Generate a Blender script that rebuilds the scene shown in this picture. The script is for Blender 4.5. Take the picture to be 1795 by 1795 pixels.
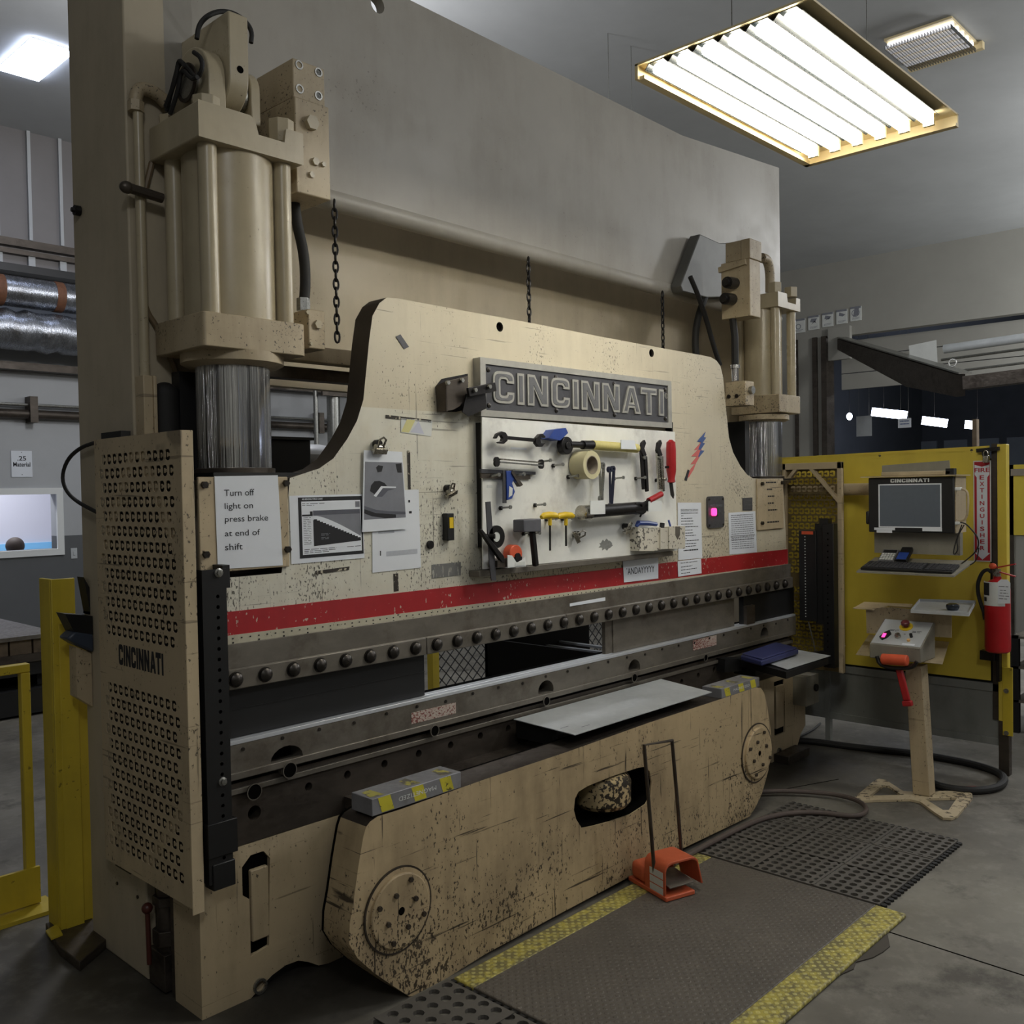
import bpy, bmesh, math, random
from mathutils import Vector as V, Matrix as Mx
random.seed(7)
for o in list(bpy.data.objects):
    bpy.data.objects.remove(o)
SC = bpy.context.scene
COL = SC.collection
rad = math.radians

# ------------------------------------------------------------------ camera
# metres; X runs along the press brake, Y away from the operator, Z up.
# The near front corner of the machine stands at the world origin.
F_PX, C_PX = 1660.0, 897.5
CAM = V((-1.42, -2.70, 1.62))
YAW, PITCH, ROLL = rad(43.45), rad(-1.32), rad(-1.0)
FW = V((math.cos(PITCH) * math.cos(YAW), math.cos(PITCH) * math.sin(YAW), math.sin(PITCH)))
_r0 = V((math.sin(YAW), -math.cos(YAW), 0))
_u0 = _r0.cross(FW)
RT = math.cos(ROLL) * _r0 + math.sin(ROLL) * _u0
UP = -math.sin(ROLL) * _r0 + math.cos(ROLL) * _u0
cam_d = bpy.data.cameras.new('camera')
cam_d.sensor_width = 36.0
cam_d.lens = 36.0 * F_PX / 1795.0
cam_d.clip_end = 200
cam_o = bpy.data.objects.new('camera', cam_d)
COL.objects.link(cam_o)
cam_o.matrix_world = Mx(((RT.x, UP.x, -FW.x, CAM.x), (RT.y, UP.y, -FW.y, CAM.y), (RT.z, UP.z, -FW.z, CAM.z), (0, 0, 0, 1)))
SC.camera = cam_o

# ------------------------------------------------------------------ light and exposure
w = bpy.data.worlds.new('hall_air')
SC.world = w
w.use_nodes = True
w.node_tree.nodes['Background'].inputs[0].default_value = (0.75, 0.83, 1.0, 1)
w.node_tree.nodes['Background'].inputs[1].default_value = 0.22
SC.view_settings.view_transform = 'Standard'
SC.view_settings.look = 'None'
SC.view_settings.exposure = 0.16
SC.view_settings.gamma = 1.0
SC.view_settings.use_curve_mapping = False


def area(name, loc, sx, sy, power, color, rot=(0, 0, 0)):
    d = bpy.data.lights.new(name, 'AREA')
    d.shape = 'RECTANGLE'
    d.size, d.size_y, d.energy, d.color = sx, sy, power, color
    o = bpy.data.objects.new(name, d)
    COL.objects.link(o)
    o.location, o.rotation_euler = loc, rot
    return o


def fill_bulb(loc, power, color, r=0.35):
    d = bpy.data.lights.new('fill_light', 'POINT')
    d.energy, d.color, d.shadow_soft_size = power, color, r
    o = bpy.data.objects.new('fill_light', d)
    COL.objects.link(o)
    o.location = loc


# added unseen fill lights: behind the camera, to its right, and over the left bay
fill_bulb((-2.5, -4.5, 4.6), 100, (0.97, 0.98, 1.0))
fill_bulb((5.0, -5.0, 4.7), 170, (0.98, 0.98, 1.0))
fill_bulb((10.5, -2.2, 4.6), 330, (0.98, 0.99, 1.0))
fill_bulb((2.6, 3.6, 4.4), 170, (0.95, 0.96, 1.0))
fill_bulb((19.5, 1.0, 4.6), 90, (0.92, 0.96, 1.0))
fill_bulb((14.2, -0.8, 3.9), 170, (0.95, 0.98, 1.0))  # added to brighten the sheet hanging in the bay doorway


# ------------------------------------------------------------------ measuring
def ray(u, v):
    return RT * ((u - C_PX) / F_PX) - UP * ((v - C_PX) / F_PX) + FW


def on(u, v, ax, val):
    d = ray(u, v)
    return CAM + d * ((val - CAM[ax]) / d[ax])


def PX(u, v, x): return on(u, v, 0, x)
def PY(u, v, y): return on(u, v, 1, y)
def PZ(u, v, z=0.0): return on(u, v, 2, z)


# ------------------------------------------------------------------ mesh builder
EX, EY, EZ = V((1, 0, 0)), V((0, 1, 0)), V((0, 0, 1))


def MY(x, z, y, a=0.0):     # frame on a wall facing the operator (-Y)
    m = Mx(((1, 0, 0, x), (0, 0, -1, y), (0, 1, 0, z), (0, 0, 0, 1)))
    return m @ Mx.Rotation(a, 4, 'Z')


def MXf(y, z, x, a=0.0):    # frame on a wall facing -X
    m = Mx(((0, 0, -1, x), (-1, 0, 0, y), (0, 1, 0, z), (0, 0, 0, 1)))
    return m @ Mx.Rotation(a, 4, 'Z')


def MZ(x, y, z, a=0.0):
    return Mx.Translation((x, y, z)) @ Mx.Rotation(a, 4, 'Z')


def curve_mesh(loops, depth=0.0, offset=0.0, bevel=0.0):
    c = bpy.data.curves.new('c', 'CURVE')
    c.dimensions = '2D'
    c.fill_mode = 'BOTH' if depth > 0 else 'FRONT'
    c.extrude = depth / 2
    c.offset = offset
    c.bevel_depth = bevel
    for lp in loops:
        s = c.splines.new('POLY')
        s.points.add(len(lp) - 1)
        for p, q in zip(s.points, lp):
            p.co = (q[0], q[1], 0, 1)
        s.use_cyclic_u = True
    return to_mesh(c)


def to_mesh(c):
    o = bpy.data.objects.new('t', c)
    COL.objects.link(o)
    dg = bpy.context.evaluated_depsgraph_get()
    me = bpy.data.meshes.new_from_object(o.evaluated_get(dg))
    bpy.data.objects.remove(o)
    bpy.data.curves.remove(c)
    return me


def text_mesh(s, depth=0.0, bold=0.0):
    c = bpy.data.curves.new('t', 'FONT')
    c.body = s
    c.size = 1.0
    c.extrude = depth / 2
    c.offset = bold
    c.resolution_u = 3
    return to_mesh(c)


class G:
    def __init__(self):
        self.bm = bmesh.new()
        self.mi = 0

    def m(self, i):
        self.mi = i
        return self

    def face(self, vs):
        try:
            f = self.bm.faces.new(vs)
            f.material_index = self.mi
            return f
        except ValueError:
            return None

    def hexa(self, p):      # 8 points: bottom ring 0-3, top ring 4-7
        v = [self.bm.verts.new(q) for q in p]
        for q in ((3, 2, 1, 0), (4, 5, 6, 7), (0, 1, 5, 4), (1, 2, 6, 5), (2, 3, 7, 6), (3, 0, 4, 7)):
            self.face([v[i] for i in q])
        return self

    def box(self, x0, x1, y0, y1, z0, z1):
        x0, x1 = min(x0, x1), max(x0, x1)
        y0, y1 = min(y0, y1), max(y0, y1)
        z0, z1 = min(z0, z1), max(z0, z1)
        return self.hexa([V(q) for q in ((x0, y0, z0), (x1, y0, z0), (x1, y1, z0), (x0, y1, z0), (x0, y0, z1), (x1, y0, z1), (x1, y1, z1), (x0, y1, z1))])

    def mbox(self, mat, x0, x1, y0, y1, z0, z1):    # box in a frame
        return self.hexa([mat @ V(q) for q in ((x0, y0, z0), (x1, y0, z0), (x1, y1, z0), (x0, y1, z0), (x0, y0, z1), (x1, y0, z1), (x1, y1, z1), (x0, y1, z1))])

    def bar(self, a, b, w, t, up=EZ):               # rectangular bar from a to b
        a, b = V(a), V(b)
        d = (b - a).normalized()
        s = d.cross(up)
        if s.length < 1e-4:
            s = d.cross(EX)
        s.normalize()
        u = s.cross(d)
        s, u = s * w / 2, u * t / 2
        return self.hexa([a - s - u, a + s - u, b + s - u, b - s - u, a - s + u, a + s + u, b + s + u, b - s + u])

    def prism(self, pts, d):                        # polygon pushed along vector d
        d = V(d)
        a = [self.bm.verts.new(p) for p in pts]
        b = [self.bm.verts.new(V(p) + d) for p in pts]
        n = len(a)
        self.face(a[::-1])
        self.face(b)
        for i in range(n):
            self.face([a[i], a[(i + 1) % n], b[(i + 1) % n], b[i]])
        return self

    def cyl(self, a, b, r, r2=None, n=20, caps=True):
        a, b = V(a), V(b)
        r2 = r if r2 is None else r2
        d = (b - a).normalized()
        s = d.cross(EZ if abs(d.z) < 0.9 else EX).normalized()
        u = d.cross(s)
        A = [self.bm.verts.new(a + (s * math.cos(t) + u * math.sin(t)) * r) for t in (2 * math.pi * i / n for i in range(n))]
        B = [self.bm.verts.new(b + (s * math.cos(t) + u * math.sin(t)) * r2) for t in (2 * math.pi * i / n for i in range(n))]
        for i in range(n):
            self.face([A[i], A[(i + 1) % n], B[(i + 1) % n], B[i]])
        if caps:
            self.face(A[::-1])
            self.face(B)
        return self

    def lathe(self, prof, base, axis=EZ, n=24):     # prof: (radius, height)
        base, d = V(base), V(axis).normalized()
        s = d.cross(EZ if abs(d.z) < 0.9 else EX).normalized()
        u = d.cross(s)
        rings = []
        for r, h in prof:
            r = max(r, 1e-5)
            rings.append([self.bm.verts.new(base + d * h + (s * math.cos(2 * math.pi * i / n) + u * math.sin(2 * math.pi * i / n)) * r) for i in range(n)])
        for k in range(len(rings) - 1):
            for i in range(n):
                self.face([rings[k][i], rings[k][(i + 1) % n], rings[k + 1][(i + 1) % n], rings[k + 1][i]])
        if prof[0][0] == prof[-1][0] and max(p[0] for p in prof) > prof[0][0] + 1e-6:   # an open ring
            if prof[0] != prof[-1]:
                for i in range(n):
                    self.face([rings[-1][i], rings[-1][(i + 1) % n], rings[0][(i + 1) % n], rings[0][i]])
            return self
        self.face(rings[0][::-1])
        self.face(rings[-1])
        return self

    def tube(self, pts, r, n=8, closed=False, smooth=0):
        pts = [V(p) for p in pts]
        for _ in range(smooth):
            q = []
            m = len(pts)
            for i in range(m if closed else m - 1):
                a, b = pts[i], pts[(i + 1) % m]
                q += [a.lerp(b, 0.25), a.lerp(b, 0.75)]
            if not closed:
                q = [pts[0]] + q + [pts[-1]]
            pts = q
        m = len(pts)
        rings = []
        ref = None
        for i in range(m):
            t = (pts[(i + 1) % m] - pts[i - 1]) if (closed or 0 < i < m - 1) else (pts[1] - pts[0] if i == 0 else pts[-1] - pts[-2])
            t.normalize()
            if ref is None:
                ref = t.cross(EZ if abs(t.z) < 0.9 else EX).normalized()
            s = (ref - t * ref.dot(t)).normalized()
            ref = s
            u = t.cross(s)
            rr = r[i] if isinstance(r, (list, tuple)) else r
            rings.append([self.bm.verts.new(pts[i] + (s * math.cos(2 * math.pi * k / n) + u * math.sin(2 * math.pi * k / n)) * rr) for k in range(n)])
        for i in range(m if closed else m - 1):
            A, B = rings[i], rings[(i + 1) % m]
            for k in range(n):
                self.face([A[k], A[(k + 1) % n], B[(k + 1) % n], B[k]])
        if not closed:
            self.face(rings[0][::-1])
            self.face(rings[-1])
        return self

    def ball(self, c, rx, ry=None, rz=None, n=16, m=10):
        ry = rx if ry is None else ry
        rz = rx if rz is None else rz
        mat = Mx.Translation(c) @ Mx.Diagonal((rx, ry, rz, 1))
        for f in bmesh.ops.create_uvsphere(self.bm, u_segments=n, v_segments=m, radius=1, matrix=mat)['verts']:
            for q in f.link_faces:
                q.material_index = self.mi
        return self

    def mesh(self, me, mat):
        b = bmesh.new()
        b.from_mesh(me)
        mp = {}
        for v in b.verts:
            mp[v] = self.bm.verts.new(mat @ v.co)
        for f in b.faces:
            self.face([mp[v] for v in f.verts])
        b.free()
        bpy.data.meshes.remove(me)
        return self

    def plate(self, loops, frame, t, offset=0.0):   # flat plate with holes; its front is the frame's z = t
        return self.mesh(curve_mesh(loops, t, offset), frame @ Mx.Translation((0, 0, t / 2)))

    def text(self, s, frame, x0, x1, y0, y1, z=0.0006, bold=0.0, depth=0.0):    # text stretched into a rectangle of the frame
        me = text_mesh(s, depth, bold)
        xs = [v.co.x for v in me.vertices]
        ys = [v.co.y for v in me.vertices]
        ax, bx, ay, by = min(xs), max(xs), min(ys), max(ys)
        sx, sy = (x1 - x0) / (bx - ax), (y1 - y0) / (by - ay)
        return self.mesh(me, frame @ Mx.Translation((x0 - ax * sx, y0 - ay * sy, z)) @ Mx.Diagonal((sx, sy, 1, 1)))

    def lines(self, frame, rows, h=0.003, z=0.0006):  # unreadable print: thin flat dashes (x0, x1, y)
        for x0, x1, y in rows:
            x = x0
            while x < x1:
                l = min(random.uniform(0.008, 0.03), x1 - x)
                v = [self.bm.verts.new(frame @ V(q)) for q in ((x, y, z), (x + l, y, z), (x + l, y + h, z), (x, y + h, z))]
                self.face(v)
                x += l + 0.004
        return self

    def flat(self, frame, pts, z=0.0004):
        self.face([self.bm.verts.new(frame @ V((p[0], p[1], z))) for p in pts])
        return self


def obj(name, g, mats, parent=None, bev=0.0, sharp=35, seg=2, keep=False):
    me = bpy.data.meshes.new(name)
    bmesh.ops.recalc_face_normals(g.bm, faces=[f for f in g.bm.faces])
    g.bm.to_mesh(me)
    g.bm.free()
    if not isinstance(mats, (list, tuple)):
        mats = [mats]
    for m_ in mats:
        me.materials.append(m_)
    for p in me.polygons:
        p.use_smooth = True
    me.set_sharp_from_angle(angle=rad(sharp))
    o = bpy.data.objects.new(name, me)
    COL.objects.link(o)
    if parent:
        o.parent = parent
        L = V((0, 0, 0))
        q = parent
        while q:
            L += q.location
            q = q.parent
        o.location = -L
    elif not keep:
        xs = [v.co for v in me.vertices]
        c = V(((min(v.x for v in xs) + max(v.x for v in xs)) / 2, (min(v.y for v in xs) + max(v.y for v in xs)) / 2, min(v.z for v in xs)))
        me.transform(Mx.Translation(-c))
        o.location = c
    if bev:
        b = o.modifiers.new('bevel', 'BEVEL')
        b.width, b.segments, b.limit_method, b.angle_limit = bev, seg, 'ANGLE', rad(40)
    return o


def tag(o, label, cat, group=None, kind=None):
    o['label'] = label
    o['category'] = cat
    if group:
        o['group'] = group
    if kind:
        o['kind'] = kind
    return o


def thing(name, label, cat, loc=(0, 0, 0), group=None):
    o = bpy.data.objects.new(name, None)
    o.empty_display_size = 0.1
    COL.objects.link(o)
    o.location = loc
    return tag(o, label, cat, group)


def struct(name, g, mats, bev=0.0):
    o = obj(name, g, mats, None, bev, keep=True)
    o['kind'] = 'structure'
    return o


def copy_thing(src, delta, label, group=None):
    c = src.copy()
    COL.objects.link(c)
    c.location = src.location + V(delta)
    c['label'] = label
    if group:
        c['group'] = group
    for ch in src.children:
        d = ch.copy()
        COL.objects.link(d)
        d.parent = c
        for g2 in ch.children:
            e = g2.copy()
            COL.objects.link(e)
            e.parent = d
    return c


# ------------------------------------------------------------------ materials
def s2l(c):
    return tuple(((x / 255) / 12.92 if x <= 10 else (((x / 255) + 0.055) / 1.055) ** 2.4) for x in c) + (1,)


class NT:
    def __init__(self, name):
        self.mat = bpy.data.materials.new(name)
        self.mat.use_nodes = True
        self.t = self.mat.node_tree
        self.b = self.t.nodes['Principled BSDF']
        self.tc = self.n('ShaderNodeTexCoord')

    def n(self, typ, **kw):
        k = self.t.nodes.new(typ)
        for a, b in kw.items():
            setattr(k, a, b)
        return k

    def l(self, a, b):
        self.t.links.new(a, b)

    def map(self, scale=(1, 1, 1), rot=(0, 0, 0), loc=(0, 0, 0)):
        k = self.n('ShaderNodeMapping')
        k.inputs['Scale'].default_value = scale
        k.inputs['Rotation'].default_value = rot
        k.inputs['Location'].default_value = loc
        self.l(self.tc.outputs['Object'], k.inputs['Vector'])
        return k.outputs['Vector']

    def noise(self, vec, scale, detail=4, rough=0.6):
        k = self.n('ShaderNodeTexNoise')
        k.inputs['Scale'].default_value = scale
        k.inputs['Detail'].default_value = detail
        k.inputs['Roughness'].default_value = rough
        self.l(vec, k.inputs['Vector'])
        return k.outputs['Fac']

    def ramp(self, fac, lo, hi, a=0.0, b=1.0):
        k = self.n('ShaderNodeMapRange')
        k.inputs['From Min'].default_value = lo
        k.inputs['From Max'].default_value = hi
        k.inputs['To Min'].default_value = a
        k.inputs['To Max'].default_value = b
        self.l(fac, k.inputs['Value'])
        return k.outputs['Result']

    def math(self, op, a, b=0.0):
        k = self.n('ShaderNodeMath', operation=op)
        for i, x in enumerate((a, b)):
            if isinstance(x, (int, float)):
                k.inputs[i].default_value = x
            else:
                self.l(x, k.inputs[i])
        return k.outputs[0]

    def mix(self, fac, a, b):
        k = self.n('ShaderNodeMix', data_type='RGBA')
        if isinstance(fac, (int, float)):
            k.inputs[0].default_value = fac
        else:
            self.l(fac, k.inputs[0])
        for i, x in ((6, a), (7, b)):
            if isinstance(x, tuple):
                k.inputs[i].default_value = x
            else:
                self.l(x, k.inputs[i])
        return k.outputs[2]

    def xyz(self):
        k = self.n('ShaderNodeSeparateXYZ')
        self.l(self.tc.outputs['Object'], k.inputs[0])
        return k.outputs

    def done(self, col, rough=0.5, metal=0.0, bump=None, bstr=0.2, bdist=0.01):
        if isinstance(col, tuple):
            self.b.inputs['Base Color'].default_value = col
        else:
            self.l(col, self.b.inputs['Base Color'])
        for nm, x in (('Roughness', rough), ('Metallic', metal)):
            if isinstance(x, (int, float)):
                self.b.inputs[nm].default_value = x
            else:
                self.l(x, self.b.inputs[nm])
        if bump is not None:
            k = self.n('ShaderNodeBump')
            k.inputs['Strength'].default_value = bstr
            k.inputs['Distance'].default_value = bdist
            self.l(bump, k.inputs['Height'])
            self.l(k.outputs[0], self.b.inputs['Normal'])
        return self.mat


def plain(name, c, rough=0.5, metal=0.0, var=0.0, scale=8, emit=0.0, ecol=None):
    t = NT(name)
    col = s2l(c)
    if var:
        n = t.noise(t.map(), scale, 6, 0.65)
        d = tuple(x * (1 - var) for x in col[:3]) + (1,)
        col = t.mix(t.ramp(n, 0.3, 0.7), d, col)
    m_ = t.done(col, rough, metal)
    if emit:
        t.b.inputs['Emission Color'].default_value = s2l(ecol or c)
        t.b.inputs['Emission Strength'].default_value = emit
    return m_


def painted(name, c, grime, chip=(40, 34, 28), amount=0.5, cl=0.66, chs=70, stretch=(1, 1, 1), gscale=1.3, gamt=0.5, rough=0.5, extra=None, scratch=0.0, clump=0.5, zwear=None):
    """worn enamel: tone variation, greasy grime and chips down to bare metal"""
    t = NT(name)
    v = t.map()
    base = s2l(c)
    tone = t.noise(v, 2.2, 6, 0.6)
    col = t.mix(t.ramp(tone, 0.3, 0.72), tuple(x * 0.86 for x in base[:3]) + (1,), base)
    if extra:
        col = extra(t, col)
    g = t.noise(v, gscale, 8, 0.68)
    g2 = t.noise(t.map((5, 5, 0.8)), 3.0, 5, 0.6)
    gm = t.math('MULTIPLY', t.ramp(t.math('ADD', t.math('MULTIPLY', g, 0.7), t.math('MULTIPLY', g2, 0.3)), 0.46, 0.72), gamt)
    col = t.mix(gm, col, s2l(grime))
    n1 = t.noise(t.map(stretch), chs, 3, 0.55)
    n2 = t.noise(v, 2.6, 4, 0.6)
    n1 = t.math('ADD', n1, t.math('MULTIPLY', t.math('SUBTRACT', n2, 0.5), clump))
    if zwear:
        n1 = t.math('ADD', n1, t.ramp(t.xyz()[2], zwear[0], zwear[1], zwear[2], 0.0))
    ch = t.ramp(n1, cl, cl + 0.025)
    ch = t.math('MULTIPLY', ch, amount)
    col = t.mix(ch, col, s2l(chip))
    if scratch:
        s1 = t.noise(t.map((2.2, 2.2, 70), (0, rad(22), 0)), 1.0, 4, 0.55)
        s2 = t.noise(t.map((60, 2.2, 2.5), (0, rad(-38), 0)), 1.0, 4, 0.55)
        sc = t.math('MULTIPLY', t.math('MAXIMUM', t.ramp(s1, .64, .68), t.ramp(s2, .65, .69)), scratch)
        col = t.mix(sc, col, s2l(chip))
    return t.done(col, t.ramp(g, 0.3, 0.7, rough - 0.08, rough + 0.15), 0.0, ch, 0.25, -0.004)


def metal(name, c, rough=0.4, var=0.35, scale=6, stretch=(1, 1, 1), metallic=0.8, spots=None, bump=0.0):
    t = NT(name)
    base = s2l(c)
    n = t.noise(t.map(stretch), scale, 7, 0.65)
    col = t.mix(t.ramp(n, 0.28, 0.72), tuple(x * (1 - var) for x in base[:3]) + (1,), base)
    if spots:
        k = t.noise(t.map(), 3.2, 6, 0.7)
        col = t.mix(t.ramp(k, 0.52, 0.72), col, s2l(spots))
    n2 = t.noise(t.map(stretch), scale * 5, 4)
    return t.done(col, t.ramp(n2, 0.3, 0.7, rough - 0.1, rough + 0.12), metallic, n2 if bump else None, bump)


def ram_white(t, col):
    x, y, z = t.xyz()
    k = t.math('MULTIPLY', t.math('LESS_THAN', z, 1.925), t.math('LESS_THAN', x, 1.40))
    n = t.noise(t.map(), 9, 4)
    k = t.math('MULTIPLY', k, t.ramp(n, 0.3, 0.5, 0.6, 0.95))
    return t.mix(k, col, s2l((214, 211, 196)))


M = {}
M['beige'] = painted('beige_enamel', (194, 176, 144), (92, 80, 62), amount=0.8, cl=0.66, chs=110, stretch=(1, 1, .6), scratch=.5)
M['beige_clean'] = painted('beige_enamel_cleaner', (186, 174, 150), (122, 112, 94), amount=0.4, cl=0.72, gamt=0.4, chs=100)
M['cyl'] = painted('glossy_beige_enamel', (186, 174, 146), (118, 102, 76), amount=0.6, cl=0.72, chs=110, gamt=0.45, rough=0.28)
M['block'] = painted('stained_beige_enamel', (186, 170, 140), (104, 86, 60), amount=0.85, cl=0.655, chs=110, gamt=0.7, rough=0.45)
M['apron'] = painted('scratched_beige_enamel', (196, 174, 136), (84, 68, 48), (40, 32, 24), 0.9, 0.665, 120, (1, 1, 0.55), 1.6, 0.65, 0.5, None, .9, .55, (0.02, .45, .075))
M['ram_edge'] = painted('greasy_dark_edge', (70, 62, 54), (40, 34, 28), amount=.3)
M['ram'] = painted('scuffed_cream_enamel', (210, 200, 175), (138, 126, 104), (50, 44, 36), 0.85, 0.675, 120, (1.2, 1, 0.55), 2.2, 0.42, 0.5, ram_white, .5, .6, (1.25, 2.05, .085))
M['guard_in'] = painted('grimy_shaded_guard_face', (104, 88, 52), (60, 50, 30), amount=0.6, cl=0.68, chs=90, gamt=.8)  # real grime, plus the inner face's shade darkened into the colour
M['block_steel'] = metal('worn_block_steel', (150, 150, 154), 0.45, 0.3, 9, (1, 1, 1), 0.3, (110, 104, 90))
M['crown'] = painted('dull_beige_enamel', (170, 165, 154), (124, 114, 98), amount=0.3, cl=0.74, gamt=0.4, rough=0.45)
M['stripe'] = painted('red_enamel', (172, 34, 40), (110, 24, 28), (190, 176, 160), 0.85, 0.665, 60, (1.4, 1, 0.8), 2, 0.45, 0.45)
M['scale'] = painted('cream_scale_strip', (196, 190, 168), (120, 112, 92), (40, 36, 30), 0.9, 0.70, 90, (1, 1, 1), 2, 0.5, 0.5)
M['steel'] = metal('tool_steel', (130, 124, 114), 0.42, 0.35, 7, (1, 1, 2), 0.45, (82, 73, 62))
M['steel_dark'] = metal('oiled_dark_steel', (92, 84, 76), 0.45, 0.45, 5, (1, 1, 2.5), 0.6, (50, 42, 36))
M['bolt'] = metal('blackened_bolt_steel', (70, 66, 62), 0.35, 0.35, 30, metallic=0.8)
M['hole'] = plain('dark_hollow', (8, 7, 6), 1.0)  # near-black colour paints in the shade inside holes and recesses
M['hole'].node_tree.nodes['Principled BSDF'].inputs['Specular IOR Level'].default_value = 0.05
M['black'] = plain('black_powder_coat', (24, 24, 25), 0.45, 0, 0.3, 10)
M['blackmatte'] = plain('black_oily_sheet', (20, 20, 21), 0.55, 0, 0.4, 5)
M['rubber'] = plain('black_rubber', (34, 33, 32), 0.7, 0, 0.3, 12)
def chrome_mat():
    t = NT('ground_hard_chrome')
    n = t.noise(t.map((46, 46, .15)), 1.0, 5, .7)
    col = t.mix(t.ramp(n, .38, .62), s2l((120, 120, 122)), s2l((240, 240, 240)))  # bright and dark vertical streaks painted in as reflections on the rod
    return t.done(col, 0.10, 1.0, n, 1.0, .02)


M['chrome'] = chrome_mat()
M['bright'] = plain('polished_die_steel', (212, 216, 222), 0.35, 0.5)
M['zinc'] = metal('zinc_plated_steel', (165, 165, 160), 0.32, 0.3, 40, metallic=0.9)
M['sheet'] = metal('galvanised_sheet', (196, 200, 202), 0.45, 0.2, 5, (1, 1, 1), 0.15)
M['board'] = metal('scratched_aluminium', (240, 240, 234), 0.42, 0.16, 5, (1, 1, 0.8), 0.0, (196, 194, 188))
M['nickel'] = metal('nickel_plate', (190, 186, 176), 0.22, 0.3, 40, metallic=1.0)
M['iron'] = metal('black_tool_iron', (52, 50, 50), 0.38, 0.3, 30, metallic=0.7)
M['sign_dark'] = metal('dark_sign_plate', (82, 82, 86), 0.5, 0.2, 12, metallic=0.4)
M['sign_light'] = metal('cast_sign_edge', (176, 174, 166), 0.45, 0.2, 20, metallic=0.35)
M['sign_mid'] = metal('cast_sign_inline', (112, 112, 114), 0.5, 0.2, 20, metallic=0.35)
M['paper'] = plain('white_paper', (226, 230, 236), 0.8, 0, 0.06, 4)
M['paper2'] = plain('aged_paper', (214, 216, 212), 0.8, 0, 0.12, 9)
M['ink'] = plain('black_ink', (26, 26, 30), 0.7)
M['greyink'] = plain('grey_ink', (128, 130, 138), 0.7, 0, 0.15, 20)
M['midink'] = plain('mid_grey_ink', (92, 94, 104), 0.7, 0, 0.2, 14)
M['paleink'] = plain('pale_smudged_ink', (186, 190, 198), .8, 0, .12, 60)
M['redink'] = plain('red_ink', (176, 30, 44), 0.6)
M['blueink'] = plain('blue_ink', (58, 84, 140), 0.6)
M['pinkink'] = plain('faded_red_ink', (206, 104, 98), 0.6)
M['yellow'] = painted('yellow_safety_enamel', (214, 190, 56), (112, 94, 36), (70, 58, 20), 0.6, 0.70, 50, (1, 1, 1), 1.5, 0.4, 0.45)
M['yellow_panel'] = painted('yellow_panel_enamel', (230, 206, 78), (186, 160, 60), (60, 50, 20), 0.5, 0.78, 40, (1, 1, 1), 1.2, 0.35, 0.42)
M['yellow_tape'] = painted('worn_yellow_tape', (218, 206, 60), (120, 112, 40), (50, 46, 28), 0.8, 0.64, 60, (1, 1, 1), 9, 0.5, 0.5)
M['mat_yellow'] = painted('worn_yellow_rubber', (196, 178, 60), (108, 100, 64), (84, 80, 66), 0.9, 0.60, 45, (1, 1, 1), 5, 0.6, 0.6)
M['orange'] = painted('orange_enamel', (206, 98, 62), (140, 56, 34), (60, 40, 30), 0.5, 0.74, 60, (1, 1, 1), 4, 0.3, 0.42)
M['orange_vinyl'] = plain('orange_vinyl', (222, 92, 56), 0.5, 0, 0.2, 20)
M['red'] = plain('red_gloss', (178, 28, 34), 0.3, 0, 0.1, 8)
M['red_handle'] = plain('red_plastic', (172, 36, 40), 0.35, 0, 0.15, 20)
M['blue'] = plain('blue_plastic', (44, 72, 150), 0.4, 0, 0.2, 20)
M['navy'] = plain('navy_plastic_case', (50, 56, 104), 0.5, 0, 0.2, 10)
M['cream'] = plain('cream_tape', (206, 198, 158), 0.55, 0, 0.12, 16)
M['card'] = plain('grey_card_core', (150, 140, 126), 0.8)
M['yhandle'] = plain('yellow_plastic', (226, 190, 36), 0.4, 0, 0.1, 20)
M['screen'] = plain('dark_glass_screen', (96, 104, 114), 0.22, 0, 0.06, 60)
M['white'] = plain('white_enamel', (224, 226, 224), 0.45)
M['led_pink'] = plain('lit_pink_button', (255, 70, 150), 0.4, emit=2.2, ecol=(255, 60, 140))
M['led_amber'] = plain('amber_button', (240, 190, 120), 0.4)
M['tube'] = plain('lit_fluorescent_tube', (255, 252, 240), 0.4, emit=20.0, ecol=(255, 250, 235))
M['dim_tube'] = plain('lit_louvre_tube', (255, 252, 240), 0.4, emit=2.2, ecol=(250, 250, 255))
M['lamp'] = plain('lit_led_panel', (255, 255, 255), 0.4, emit=16.0, ecol=(214, 226, 255))
M['reflector'] = metal('dimmed_grey_reflector', (36, 40, 40), 0.35, 0.3, 40, metallic=0.0)  # dark diffuse colour stands in for off-axis mirror reflection
M['fixture'] = plain('cream_fixture_enamel', (224, 206, 160), 0.45)
M['mirror'] = metal('dimmed_dark_reflector', (30, 36, 38), 0.3, 0.2, 30, metallic=0.0)  # same off-axis dimness put into the colour
M['duct'] = metal('crumpled_foil_duct', (176, 180, 188), 0.22, 0.45, 9, (3, 1, 1), 0.9, (110, 108, 106), 0.35)
M['rust'] = plain('rusty_strap', (120, 78, 52), 0.7, 0, 0.4, 30)
M['brown_hose'] = plain('brown_hose', (122, 104, 78), 0.5, 0, 0.2, 20)
M['grey_box'] = painted('grey_enamel_box', (140, 136, 124), (80, 74, 62), amount=0.5, cl=0.72)
M['grey_panel'] = painted('grey_sheet_panel', (140, 142, 138), (84, 84, 80), (60, 58, 52), 0.5, 0.74, 50, (1, 1, 1), 2.4, 0.55, 0.55)
M['cable'] = plain('grey_red_hose', (96, 84, 78), 0.55, 0, 0.3, 6)
M['redcable'] = plain('faded_red_hose', (138, 78, 68), 0.55, 0, 0.35, 8)
M['wood'] = plain('weathered_timber', (120, 104, 84), 0.8, 0, 0.4, 12)
M['darkroom'] = plain('dim_bay_paint', (70, 72, 74), 0.8, 0, 0.2, 2)
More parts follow.
